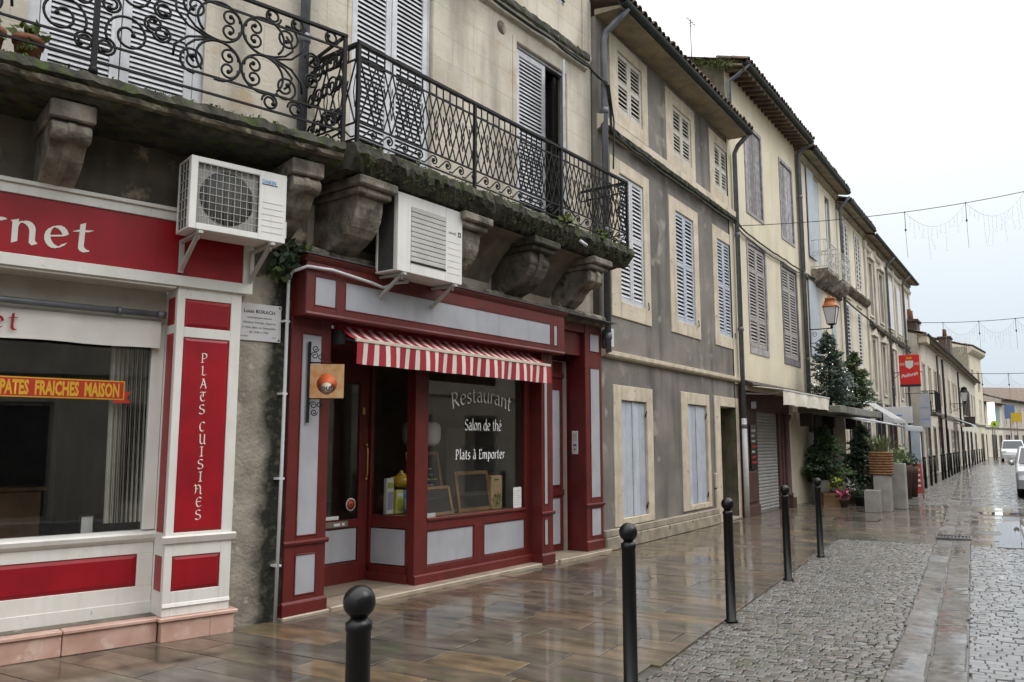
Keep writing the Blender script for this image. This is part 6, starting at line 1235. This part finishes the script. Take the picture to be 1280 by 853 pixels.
for x in (.4, 3.0, 6.2): b.box(x - .03, x + .03, -.4, -.07, -.35, 0)
b.build('strut', DARKBOARD, cn)
PLW = mat('pale_concrete', (.36, .34, .31), (.28, .265, .24), 5, .6, bump=.15, coat=.2); PLB = mat('brown_planter', (.12, .065, .045), (.08, .045, .035), 8, .7)
def planter(label, x, y, w, d, h, mt, rz=0, z=0):
    t = thing('planter', label, 'planter', 'W', x, y, z, rz=rz); b = MB(); b.ring(-w / 2, w / 2, 0, d, .03, 0, h)
    b.v = [(a, c - d / 2, e) for a, e, c in b.v]; b.f = [f[::-1] for f in b.f]; b.build('box', mt, t, .008); b = MB(); b.box(-w / 2 + .03, w / 2 - .03, -d / 2 + .03, d / 2 - .03, .01, h * .88); b.build('soil', MORTAR, t); return t
planter('white square planter holding a wide dark conifer beside the yellow house corner', 23.4, 5.0, .44, .44, .62, PLW); conifer('potted_conifer', 'wide dark conifer in the white planter below the canopy, left one', 23.4, 5.0, .55, 1.55, .78, [NEED, NEED_L], 5)
planter('dark tub holding the right hand conifer on the plant terrace', 24.6, 4.25, .42, .42, .45, PLB); conifer('potted_conifer', 'dark conifer with a bent top on the plant terrace, right one', 24.6, 4.25, .40, 1.75, .80, [NEED, NEED], 6, lean=-.12)
planter('low pale concrete block planter at the front of the plant terrace', 20.95, 3.42, .36, .34, .52, PLW); planter('taller pale concrete planter right behind the low block', 21.35, 3.25, .40, .36, .86, PLW)
planter('narrow tall pale concrete planter right of the wicker basket', 22.4, 3.02, .34, .3, 1.12, PLW)
wk = thing('wicker_basket', 'square wicker basket with reedy green plants on the taller concrete planter', 'basket', 'W', 21.38, 3.26, .865)
WICK = mat('wicker', (.25, .13, .055), (.16, .08, .035), 14, .8); b = MB()
for k in range(9): b.tube([(-.24, -.22, k * .062 + .03), (.24, -.22, k * .062 + .03), (.24, .22, k * .062 + .03), (-.24, .22, k * .062 + .03)], .031, 6, closed=True)
b.build('weave', WICK, wk); b = MB(); b.box(-.2, .2, -.18, .18, .02, .5); b.build('soil', MORTAR, wk); b = MB(); q = random.Random(44)
for i in range(170):
    a = q.random() * 6.28; r_ = q.uniform(0, .2); l = q.uniform(.25, .62); p0 = Vector((r_ * math.cos(a), r_ * math.sin(a), .5)); dr = Vector((math.cos(a) * q.uniform(.1, .7), math.sin(a) * q.uniform(.1, .7), 1)).normalized(); sd = Vector((-math.sin(a), math.cos(a), 0)) * .012
    b.add([p0 - sd, p0 + dr * l * .6 - sd, p0 + dr * l + Vector((dr.x, dr.y, -.3)) * l * .3, p0 + dr * l * .6 + sd], [(0, 1, 2, 3)])
b.build('reeds', mat('grey_green_reed', (.11, .15, .06), (.18, .20, .09), 12, .7), wk)
def pot_plant(label, x, y, r, h, mt, leafm, lr, ln, ls, seed, lift=.1, tall=1):
    t = thing('potted_plant', label, 'potted plant', 'W', x, y); MB().lathe([(r * .7, 0), (r * .95, h * .75), (r * 1.06, h * .78), (r * 1.06, h), (r * .9, h), (r * .85, h * .9), (.001, h * .88)], n=16).build('pot', mt, t)
    b = MB(); leafy(b, (0, 0, h + lift), lr, ln, ls, 0, seed, tall, .3, len(leafm) if isinstance(leafm, list) else 1); b.build('foliage', leafm, t); return t
PINK = mat('pink_flower', (.75, .08, .26), (.62, .05, .18), 20, .6); YFL = mat('yellow_flower', (.50, .46, .04), rough=.6); WFL = mat('white_flower', (.62, .60, .58), rough=.6); GLEAF = mat('grey_green_leaf', (.16, .20, .15), (.10, .13, .09), 9, .6)
pot_plant('bright pink cyclamen in a low pot before the terrace crates', 22.2, 4.32, .12, .22, PLB, [PINK, LEAF_D], .15, 110, .075, 3, .08, .5)
pot_plant('green plant with yellow flowers behind the pink cyclamen', 22.9, 4.65, .14, .42, PLB, [LEAF, LEAF, YFL], .17, 130, .09, 4, .16)
pot_plant('white flowered plant beside the yellow flowers on the terrace', 23.4, 4.35, .13, .38, PLB, [LEAF_D, WFL], .15, 90, .08, 5, .14)
pot_plant('low dark green cushion plants at the back of the terrace', 24.8, 3.95, .22, .34, PLB, [LEAF_D, LEAF], .42, 360, .09, 6, .10, .35)
pot_plant('dark box leaved plant in a green tub beside the pink cyclamen', 22.9, 4.02, .20, .26, GUTTER, [LEAF_D], .26, 160, .09, 16, .06, .5)
pot_plant('red poinsettia pot on the terrace before the dark doorway', 26.0, 4.05, .15, .42, PLB, [mat('red_leaf', (.42, .03, .05), (.5, .06, .08), 10, .6)], .24, 110, .11, 7, .10, .5)
pot_plant('tall brown pot with pale grey leaved bush behind the concrete planters', 26.6, 3.42, .20, .98, PLB, [GLEAF], .26, 200, .10, 8, .16, .8)
pot_plant('second tall brown pot with clipped green ball bush', 27.5, 3.36, .19, .92, PLB, [LEAF, LEAF_D], .22, 260, .07, 9, .16, 1)
pot_plant('leafy pale green shrub right of the wicker basket', 22.6, 3.05, .12, 1.13, PLW, [mat('pale_leaf', (.17, .22, .10), (.25, .29, .15), 9, .6)], .26, 170, .09, 10, .2, .8)
def crate(label, x, y, w, d, h, rz=0):
    t = thing('wooden_crate', label, 'crate', 'W', x, y, rz=rz); pl = MB(); pl.box(-w / 2, w / 2, -.008, .008, 0, h / 3 - .012); me = pl.mesh('plank', WOOD); pd = MB(); pd.box(-d / 2, d / 2, -.008, .008, 0, h / 3 - .012); md = pd.mesh('plank', WOOD)
    for k in range(3):
        for sy in (-1, 1): put('plank', me, t, (0, sy * d / 2, k * h / 3)); put('plank', md, t, (sy * w / 2, 0, k * h / 3), (0, 0, R(90)))
    b = MB(); b.box(-w / 2 + .01, w / 2 - .01, -d / 2 + .01, d / 2 - .01, .01, h * .7); b.build('soil', MORTAR, t)
crate('low wooden crate below the pink cyclamen, nearest the bollards', 22.75, 4.78, .75, .4, .34, R(20)); crate('wooden crate of dark plants at the back of the terrace', 24.9, 3.9, .8, .5, .33)
ab = thing('red_sign_board', 'red folding sign board with white lettering standing by the far bollards', 'sign board', 'W', 29.8, 3.5, 0, rz=R(-80))
b = MB(); b.prism([(-.25, 0), (-.02, .95), (.0, .95), (-.22, 0)], 'x', -.2, .2); b.prism([(.25, 0), (.02, .95), (.001, .95), (.22, 0)], 'x', -.2, .2); b.build('board', REDP, ab)
for i in range(4): b = MB(); b.prism([(-.229 + .045 * i - .004, .20 + .17 * i), (-.229 + .045 * i + .014 - .004, .27 + .17 * i), (-.21 + .045 * i, .27 + .17 * i), (-.21 + .045 * i, .2 + .17 * i)], 'x', -.10, .10); b.build('text_line', WFL, ab)
# white terrace awning seen from its end, small flap awning, shop sign
aw2 = thing('white_terrace_awning', 'thin white awning reaching far out over the plant terrace', 'awning', 'E', 1.9, 0, 0)
FAB = fabric('white_terrace_fabric', (.74, .76, .78)); b = MB(); n = 8; vs = []
for i in range(n + 1): t = i / n; vs += [(0, -.1 - 2.35 * t, 2.52 - .43 * t - .05 * math.sin(math.pi * t)), (3.0, -.1 - 2.35 * t, 2.52 - .43 * t - .05 * math.sin(math.pi * t))]
b.add(vs, [(2 * i, 2 * i + 2, 2 * i + 3, 2 * i + 1) for i in range(n)], 0, True); b.build('canopy', FAB, aw2); b = MB(); b.box(-.02, 3.02, -2.5, -2.44, 1.96, 2.11); b.build('front_rail', FAB, aw2, .01); b = MB(); b.tube([(.05, -.1, 2.45), (.5, -1.3, 2.3), (.05, -2.4, 2.06)], .025, 6); b.tube([(2.9, -2.42, 0), (2.9, -2.42, 2.0)], .022, 6); b.build('arm', PVC, aw2)
aw3 = thing('white_flap_awning', 'short sloping white awning above a shop window beyond the conifers', 'awning', 'E', 8.0, 0, 0)
b = MB(); b.add([(0, -.06, 3.25), (2.6, -.06, 3.25), (2.6, -1.25, 2.45), (0, -1.25, 2.45)], [(0, 1, 2, 3)]); b.build('canopy', FAB, aw3); b = MB(); b.box(0, 2.6, -1.27, -1.23, 2.33, 2.46); b.build('front_bar', FAB, aw3)
sp_ = thing('shop_sign', 'white shop sign panel with small blue mark beyond the flap awning', 'sign', 'E', 11.2, -.9, 2.35); b = MB(); b.box(-.03, .03, -.55, .45, 0, .62); b.build('panel', SIGNW, sp_, .006); b = MB(); b.box(-.034, -.0305, -.2, .15, .27, .32); b.build('mark', PB, sp_); b = MB(); b.box(-.02, .02, .45, .95, .3, .34); b.build('bracket', IRON, sp_)
# red hanging sign
rs_ = thing('red_hanging_sign', 'red hanging sign with pale shield and white script on a thin black arm', 'sign', 'E', 16.2, 0, 4.02)
b = MB(); b.box(-.05, .05, -1.22, -.42, 0, 1.38); rb_ = b.build('panel', mat('sign_red', (.62, .018, .012), rough=.4), rs_, .01); b = MB(); b.box(-.056, .056, -1.22, -.42, 0, .10); b.build('base_strip', PLAINBLACK, rb_)
b = MB(); b.add([(-.053, -.98, 1.12), (-.053, -.66, 1.12), (-.053, -.68, .86), (-.053, -.82, .76), (-.053, -.96, .86)], [(0, 1, 2, 3, 4)[::-1]]); b.build('shield', PAPER, rb_); b = MB(); b.add([(-.0535, -.94, 1.19), (-.0535, -.70, 1.19), (-.0535, -.74, 1.30), (-.0535, -.82, 1.25), (-.0535, -.90, 1.30)], [(0, 1, 2, 3, 4)[::-1]]); b.build('crown', YELL, rb_)
b = MB(); b.add([(-.0532, -1.2, .92), (-.0532, -1.0, .92), (-.0532, -1.0, 1.04), (-.0532, -1.2, 1.04)], [(0, 1, 2, 3)]); b.add([(-.0532, -.64, .92), (-.0532, -.44, .92), (-.0532, -.44, 1.04), (-.0532, -.64, 1.04)], [(0, 1, 2, 3)]); b.build('pale_bar', mat('sign_pale_red', (.62, .25, .22), rough=.5), rb_)
me = textmesh('Pelforth', .21, PAPER, .95, 'CENTER', .006)
for v in me.vertices: v.co = (-.054, -v.co.x - .25 * v.co.z - .8, .44 + v.co.z + v.co.x * .18)
put('lettering', me, rb_); b = MB(); b.tube([(0, 0, .62), (0, -1.3, .62)], .018, 6); b.tube([(0, 0, -.2), (0, 0, 1.2)], .02, 6); b.tube([(0, -.02, .25), (0, -.4, .55)], .012, 6); b.build('arm', IRON, rs_)
# orange-topped lantern
def lantern(label, fr, s, y, z, arm, k=1.0, top=None):
    t = thing('street_lantern', label, 'street lantern', fr, s, y, z); b = MB(); h = .58
    lo, hi = .12, .21
    for sx, sy in ((1, 1), (1, -1), (-1, -1), (-1, 1)): b.tube([(sx * lo, sy * lo, 0), (sx * hi, sy * hi, h)], .012, 5)
    for r_, z_ in ((lo, 0), (hi, h)):
        for (a, c) in (((-r_, -r_), (r_, -r_)), ((r_, -r_), (r_, r_)), ((r_, r_), (-r_, r_)), ((-r_, r_), (-r_, -r_))): b.tube([(*a, z_), (*c, z_)], .014, 5)
    b.lathe([(.02, -.16), (.05, -.12), (.035, -.06), (.12, -.01)], n=10); b.build('frame', IRON, t)
    b = MB(); r1, r2 = lo - .005, hi - .005; c = [(-r1, -r1), (r1, -r1), (r1, r1), (-r1, r1)]; d = [(-r2, -r2), (r2, -r2), (r2, r2), (-r2, r2)]
    b.add([(*p_, .01) for p_ in c] + [(*p_, h - .01) for p_ in d], [(i, (i + 1) % 4, 4 + (i + 1) % 4, 4 + i) for i in range(4)]); b.build('pane', mat('milky_lamp_glass', (.55, .55, .56), rough=.25), t)
    b = MB(); b.lathe([(.34, h), (.32, h + .03), (.285, h + .05), (.20, h + .26), (.225, h + .275), (.21, h + .31), (.07, h + .33), (.06, h + .37), (.0001, h + .40)], n=4); o = b.build('hood', top or IRON, t); o.rotation_euler.z = R(45)
    b = MB(); b.tube([(0, arm, -.14), (0, 0, -.14)], .018, 6); b.tube([(0, arm, -.62), (0, arm * .75, -.6), (0, arm * .4, -.42), (0, arm * .2, -.16)], .012, 6)
    for yy, zz, rr in ((arm * .8, -.32, .10), (arm * .3, -.27, .07)): p_ = spiral(yy, zz, rr, .02, .5, 1.4, 14); b.tube([(0, u, v) for u, v in p_], .009, 5)
    b.tube([(0, arm, -.75), (0, arm, .1)], .016, 6); b.build('bracket', IRON, t); t.scale = (k, k, k); return t
lantern('street lantern with orange copper hood on a black bracket between yellow and cream houses', 'D', 6.2, -.78, 4.98, .72, .84, mat('orange_copper_hood', (.42, .13, .025), (.32, .09, .02), 9, .45))
lantern('small dark far lantern on the low pale houses down the street', 'F', 12.6, -.85, 4.25, .8, 1.0)
# small far balcony and banners
fb = thing('far_balcony', 'small black iron balcony on the far end of the pilaster house', 'balcony', 'F', -1.0, 0, 3.0); b = MB(); b.box(-1.2, 1.3, -.62, 0, 0, .12); b.build('slab', SLABBAND, fb); b = MB(); 
for z in (.2, 1.15): b.tube([(-1.2, 0, z), (-1.2, -.6, z), (1.3, -.6, z), (1.3, 0, z)], .022, 5)
for i in range(20): x = -1.2 + 2.5 * i / 19; b.tube([(x, -.6, .12), (x, -.6, 1.15)], .014, 4)
for i in range(5): b.tube([(-1.2, -.1 - i * .1, .12), (-1.2, -.1 - i * .1, 1.15)], .014, 4)
b.build('railing', IRON, fb)
bn2 = thing('hanging_banner', 'tall white and blue vertical banner before the pilaster house shops', 'banner', 'E', 20.5, -.7, 2.35); b = MB(); b.box(-.02, .02, -.35, .1, 0, 1.6); b.build('cloth', mat('grey_white_banner', (.46, .48, .53), (.38, .41, .47), 3, .7), bn2); b = MB(); b.box(-.024, -.021, -.3, .05, .36, .40); b.box(-.024, -.021, -.3, .05, .9, .93); b.build('print', PB, bn2); b = MB(); b.tube([(0, .7, 1.62), (0, -.5, 1.62)], .015, 5); b.build('arm', IRON, bn2)
dp = thing('standing_sign', 'tall narrow blue and white panel before the shops of the pilaster house', 'sign', 'E', 20.6, -.35, 0); b = MB(); b.box(-.05, .05, -.22, .22, .1, 2.3); b.build('panel', mat('pale_blue_panel', (.35, .45, .58), (.5, .55, .62), 2, .5), dp); b = MB(); b.box(-.06, .06, -.26, -.22, 0, 2.4); b.build('edge', PLAINBLACK, dp)
# road signs far down the street
def road_sign(label, x, y, z, mt, w, h, kind):
    t = thing('road_sign', label, 'road sign', 'W', x, y, 0); b = MB(); b.tube([(0, 0, 0), (0, 0, z + h)], .04, 6); b.build('post', ZINC, t)
    b = MB()
    if kind == 'round': b.lathe([(w / 2, -.05), (w / 2, -.03), (.0001, -.02)][::-1], (0, 0, z + h / 2), 18, axis='x')
    else: b.box(-.08, -.04, -w / 2, w / 2, z, z + h)
    b.build('plate', mt, t); return t
o = road_sign('bright yellow round pedestrian sign in front of the far teal house', 86, 3.4, 3.0, mat('fluorescent_yellow', (.50, .62, .03), rough=.5), .62, .62, 'round'); b = MB(); b.box(-.086, -.056, -.06, .06, 3.2, 3.42); b.box(-.086, -.056, -.14, -.05, 3.15, 3.22); b.build('symbol', PLAINBLACK, o)
road_sign('tall white lit shop sign at the far teal house', 88, 3.65, 3.3, emit('lit_white_sign', (.95, .97, 1), 1.1), .6, 2.1, 'box'); road_sign('ochre yellow square sign above the white van', 92, 1.75, 3.6, mat('ochre_sign', (.55, .36, .02), rough=.5), .9, .9, 'box'); road_sign('dark blue sign board at the far right end of the street', 95, 2.35, 4.0, mat('dull_blue_sign', (.10, .16, .30), rough=.5), .9, 1.4, 'box')
# cables and festoon lights
WIRE = mat('black_wire', (.015, .015, .015), rough=.7); PALEW = mat('pale_light_wire', (.50, .50, .54), rough=.6)
def festoon(label, a, c, sag, nsw, length, r=.014, seed=0, side=None, t0=0):
    t = thing('light_string', label, 'light string', 'W', 0, 0, 0); a, c = Vector(a), Vector(c); q = random.Random(seed)
    P_ = lambda u: a + (c - a) * u + Vector((0, 0, -4 * sag * u * (1 - u))); b = MB(); b.tube([P_(i / 24) for i in range(25)], r, 5); b.build('cable', WIRE, t)
    us = [t0 + (1 - t0) * i / nsw for i in range(nsw + 1)]
    for i, u in enumerate(us):
        p_ = P_(u); b = MB(); b.tube([p_, p_ + Vector((0, 0, -length * .45))], r * .8, 5); b.ball(p_ + Vector((0, 0, -length * .40)), r * 2.4, 8, 6, 0, 1.6); b.tube([p_ + Vector((0, 0, -length * .45)), p_ + Vector((.1, 0, -length))], r * .5, 4); b.ball(p_, r * 2, 6, 5); b.build('dropper', WIRE, t)
        if i < nsw:
            u2 = us[i + 1]; S_ = lambda k: P_(u + (u2 - u) * k) + Vector((0, 0, -length * .42 * 4 * k * (1 - k))); b = MB(); b.tube([S_(k / 12) for k in range(13)], r * .42, 4); b.build('swag', PALEW, t)
            b = MB()
            for k in range(1, 14):
                s_ = S_(k / 14); l = length * q.uniform(.15, .75); b.tube([s_, s_ + Vector((q.gauss(0, .02), q.gauss(0, .02), -l * .5)), s_ + Vector((0, q.gauss(0, .03), -l))], r * .30, 3)
                for m in range(3): b.ball(s_ + Vector((q.gauss(0, .01), q.gauss(0, .01), -l * (m + 1) / 3)), r * .8, 5, 4)
            tag(b.build('icicle_lights', PALEW, t), kind='stuff')
    return t
p0 = fw('C', 6.78, -.12, 6.62)
festoon('nearest string of unlit festoon lights slung from the yellow house across the street', p0, (27.5, -5.0, 9.9), .55, 6, 1.1, .009, 1, t0=.30)
p1 = fw('F', -1.9, -.1, 7.6); festoon('second string of festoon lights hanging across the street beyond the pilaster house', p1, (48, -5.5, 8.7), .4, 6, 1.5, .015, 2, t0=.1)
p2 = fw('F', 28, -.1, 7.2); festoon('farthest string of festoon lights above the white van', p2, (76, -5.5, 7.6), .3, 5, 2.2, .024, 3, t0=.1)
fc_ = thing('facade_cable', 'black bundle of cables running along the house fronts under the string courses', 'cable', 'W')
def run(pts, r, sag=.02, seed=0):
    q = random.Random(seed); out = []
    for a, c in zip(pts, pts[1:]):
        for i in range(8): u = i / 8; out.append(a + (c - a) * u + Vector((0, 0, -sag * 4 * u * (1 - u) + q.gauss(0, .006))))
    out.append(pts[-1]); b = MB(); b.tube(out, r, 6); return b.build('cable', CABLE, fc_)
run([fw('B', .3, .02, 7.66), fw('B', 2.5, .02, 7.67), fw('B', 4.4, .02, 7.66), fw('B', 5.4, 0, 7.62), fw('B', 5.75, -.12, 7.45), fw('C', .22, -.12, 7.1), fw('C', .26, -.11, 6.72), fw('C', 1.5, -.08, 6.68), fw('C', 4, -.08, 6.67), fw('C', 6.6, -.08, 6.66), fw('D', .15, -.10, 6.75), fw('D', 1.2, -.06, 6.62), fw('D', 4.5, -.05, 6.6), fw('D', 6.1, -.12, 6.56), fw('E', 2.5, -.10, 6.52), fw('E', 6.6, -.10, 6.46)], .022, .03, 1)
run([fw('B', .3, .01, 7.69), fw('B', 5.4, .0, 7.66), fw('B', 5.78, -.15, 7.4), fw('C', .30, -.14, 6.9), fw('C', .33, -.1, 6.1)], .014, .03, 2)
run([fw('D', .1, -.08, 6.66), fw('D', 1.6, -.04, 6.52), fw('D', 4.2, -.04, 6.50), fw('D', 6.1, -.1, 6.50)], .014, .06, 3); run([fw('E', 6.7, -.15, 6.5), fw('E', 11.6, -.2, 6.3), fw('E', 12, -.16, 6.25), fw('E', 23.9, -.15, 6.1)], .03, .03, 4)
run([fw('B', 5.48, .0, 7.6), fw('B', 5.46, -.0, 5.9), fw('B', 5.47, 0, 4.6)], .012, 0, 5)
for fr, s, y, z, h, lb in (('D', .35, .9, 10.9, 1.1, 'thin roof aerial on the mossy yellow house roof'), ('F', -1.6, 1.5, 7.6, 2.4, 'thin roof aerial behind the end of the long pilaster house'), ('F', 22, 2.5, 7.8, 2.8, 'thin roof aerial beside the far brick chimney')):
    t = thing('aerial', lb, 'aerial', fr, s, y, z); b = MB(); b.tube([(0, 0, 0), (0, 0, h)], .012, 5); b.tube([(-.25, 0, h - .05), (.35, 0, h - .02)], .008, 4)
    for i in range(4): b.tube([(-.15 + i * .13, -.12, h - .03), (-.15 + i * .13, .12, h - .03)], .006, 4)
    b.build('rods', IRON, t)
# small things on the far fronts
for fr_, s, w, z, lb in (('F', 14.0, 3.2, 2.9, 'small grey sloping awning over a far shop, before the tall yellowish house'), ('F', 5.0, 2.4, 2.75, 'small dark sloping awning on the first low far house')):
    t = thing('shop_awning', lb, 'awning', fr_, s, 0, z); b = MB(); b.prism([(0, .35), (-1.1, -.1), (-1.1, -.22), (-1.06, -.22), (-1.06, -.12), (0, .31)], 'x', 0, w); b.build('canopy', FAB if s > 10 else PLB, t)
for fr_, s, z, w, h, m_, lb in (('F', 21.0, 2.75, .7, .75, DARKBOARD, 'small dark projecting shop sign down the street'), ('E', 23.0, 3.2, .7, .5, DARKBOARD, 'dark projecting sign at the end of the pilaster house')):
    t = thing('projecting_sign', lb, 'sign', fr_, s, 0, z); b = MB(); b.box(-.04, .04, -.15 - w, -.15, 0, h); b.build('panel', m_, t, .01); b = MB(); b.box(-.02, .02, -.15, 0, h * .5, h * .5 + .05); b.build('bracket', IRON, t)
for s in (23, 26):
    for k in (-.55, .95): b = MB(); b.box(s + k, s + k + .5, -.16, -.08, 3.65, 5.65); b.build('shutter', DARKBOARD, F3, .01)
# vehicles
CARP = mat('silver_car_paint', (.42, .43, .45), rough=.3, metal=.5, coat=.8); VANP = mat('white_van_paint', (.66, .68, .70), rough=.3, coat=.6); TYRE = mat('tyre_rubber', (.012, .012, .013), rough=.8); CARG = mat('dark_car_glass', (.02, .025, .03), rough=.06); RIM = mat('alloy_rim', (.35, .36, .37), rough=.35, metal=.8); HEADL = mat('headlamp_glass', (.55, .57, .6), rough=.12)
def vehicle(name, label, cat, x, y, rz, L_, Wd, prof, glass, paint, hl, wheel_x=(.85, -.95), wr=.31):
    """body lofted from a side profile, front towards -x"""
    t = thing(name, label, cat, 'W', x, y, 0, rz=rz); n = len(prof); secs = [(-.5, .86, .92), (-.47, .96, .98), (-.40, 1, 1), (.40, 1, 1), (.47, .96, .98), (.5, .86, .92)]; b = MB(); vs = []
    for yy, kx, kz in secs:
        for px, pz in prof:
            tum = 1 - max(0, (pz - .95)) * .22; vs.append((px * (1 - (1 - kx) * .25), yy * Wd * tum, .28 + (pz - .28) * (1 - (1 - kz) * .5)))
    fs = []
    for i in range(len(secs) - 1):
        for j in range(n): fs.append((i * n + j, (i + 1) * n + j, (i + 1) * n + (j + 1) % n, i * n + (j + 1) % n))
    fs += [tuple(range(n)), tuple(range(len(secs) * n - 1, (len(secs) - 1) * n - 1, -1))]; b.add(vs, fs, 0, False); b.build('body', paint, t, .02)
    for nm, pts, side in glass:
        if side:
            for sy in (-1, 1):
                b = MB(); v = [(px, sy * (Wd * .5 * (1 - max(0, pz - .95) * .22) * 1.0 + .006), pz) for px, pz in pts]; b.add(v, [tuple(range(len(v))) if sy < 0 else tuple(range(len(v) - 1, -1, -1))]); b.build(nm, CARG, t)
        else:
            (x0, z0), (x1, z1) = pts; b = MB(); w0, w1 = Wd * .5 * (1 - max(0, z0 - .95) * .22) - .07, Wd * .5 * (1 - max(0, z1 - .95) * .22) - .09; b.add([(x0, -w0, z0), (x0, w0, z0), (x1, w1, z1), (x1, -w1, z1)], [(0, 1, 2, 3)]); b.build(nm, CARG, t)
    for wx in wheel_x:
        for sy in (-1, 1):
            w = MB(); w.lathe([(wr * .62, -.10), (wr * .93, -.10), (wr, -.06), (wr, .06), (wr * .93, .10), (wr * .62, .10)], (0, 0, 0), 22, axis='y'); o = w.build('wheel', TYRE, t, loc=(wx, sy * (Wd / 2 - .10), wr)); r_ = MB(); r_.lathe([(wr * .62, .02), (wr * .5, .06), (.05, .075), (.0001, .075)], (0, 0, 0), 16, axis='y'); o2 = r_.build('rim', RIM, o); o2.scale = (1, sy, 1)
    for sy in (-1, 1):
        hx, hz, hw, hh = hl; b = MB(); b.box(hx - .03, hx + .12, sy * (Wd / 2 - .08 - hw), sy * (Wd / 2 - .06), hz, hz + hh); b.build('headlight', HEADL, t, .02); b = MB(); b.ball((hx + 1.15, sy * (Wd / 2 + .09), 1.02), .085, 10, 8); b.build('mirror', paint, t)
    b = MB(); b.box(hl[0] - .045, hl[0] + .1, -.5, .5, .40, .56); b.build('grille', PLAINBLACK, t, .01); b = MB(); b.box(hl[0] - .055, hl[0], -.26, .26, .42, .53); b.build('number_plate', PAPER, t)
    return t
prof = [(-2.05, .28), (-2.1, .55), (-2.02, .78), (-1.55, .93), (-1.05, 1.0), (-.35, 1.46), (.2, 1.53), (1.2, 1.50), (1.75, 1.28), (2.0, .98), (2.05, .55), (2.0, .28)]
vehicle('parked_car', 'silver hatchback cut by the right edge of the photo', 'car', 30.2, -.17, R(1.5), 4.1, 1.76, prof, [('windscreen', [(-1.10, 1.005), (-.38, 1.47)], False), ('side_window', [(-.85, 1.0), (.75, 1.0), (.75, 1.42), (-.3, 1.42)], True), ('rear_side_window', [(.82, 1.0), (1.75, 1.05), (1.45, 1.38), (.82, 1.42)], True)], CARP, (-2.02, .66, .34, .16), (-1.28, 1.3))
profv = [(-2.1, .28), (-2.15, .6), (-2.08, .85), (-1.5, 1.05), (-1.2, 1.12), (-.55, 1.78), (-.2, 1.84), (2.0, 1.84), (2.1, 1.6), (2.12, .5), (2.08, .28)]
vehicle('white_van', 'small white van driving towards the camera far down the street', 'van', 82, 2.0, R(2.5), 4.2, 1.8, profv, [('windscreen', [(-1.26, 1.13), (-.60, 1.75)], False), ('side_window', [(-1.0, 1.15), (.2, 1.15), (.2, 1.65), (-.45, 1.65)], True)], VANP, (-2.08, .72, .32, .2), (-1.3, 1.35), .32)
# ---------------------------------------------------------------- the houses across the street (behind the camera: they shade and mirror in the glass)
q = random.Random(99)
FRM['O'] = (0, -5.4, R(182))
for i, (s0, s1, zt, m) in enumerate(((-52, -42, 9.4, CREAMR), (-42, -33, 9.2, PALESTONE), (-33, -24, 10.4, CREAMR), (-24, -15, 6.7, PALESTONE), (-15, -6, 6.5, GREYRENDER), (-6, 4, 6.8, PALESTONE), (4, 14, 6.4, CREAMR))):
    hs = [(s0 + .9 + k * 2.7, s0 + 1.95 + k * 2.7, z0, z1) for k in range(3) for z0, z1 in ((3.9, 6.0),)] + [(s0 + .7 + k * 2.8, s0 + 2.2 + k * 2.8, .3 if k != 1 else .02, 2.5) for k in range(3)]
    t = thing('opposite_house', ('farthest cream', 'far pale', 'tall far cream', 'pale stone', 'grey rendered', 'wide pale stone', 'near cream')[i] + ' house across the street, mirrored in the shop windows', 'house', 'O', 0, 0, 0)
    b = MB(); b.wall(s0, s1, 0, zt, hs, 0, .15, 0, back=False); b.quad((s0, 0, 0), (s0, 0, zt), (s0, 7, zt + 2), (s0, 7, 0)); b.quad((s1, 0, 0), (s1, 7, 0), (s1, 7, zt + 2), (s1, 0, zt)); b.quad((s0, -.4, zt), (s1, -.4, zt), (s1, 7, zt + 2), (s0, 7, zt + 2)); b.build('wall', m, t)
    for h in hs: b = MB(); b.ring(h[0], h[1], h[2], h[3], .08, .04, .12); o = b.build('window_frame', SHUT_TAUPE, t); b = MB(); b.box(h[0] + .08, h[1] - .08, .08, .1, h[2] + .08, h[3] - .08); b.build('pane', DARKSHOP, o)
    b = MB(); b.box(s0, s1, -.08, 0, 3.1, 3.3); b.box(s0, s1, -.4, .0, zt - .2, zt - .01); b.build('string_course', m, t)
downpipe('drainpipe', 'grey zinc drainpipe rising behind the scrollwork balcony rail', 'A', .52, .09, 4.47, 10.3, .05, joints=(5.72, 7.6))
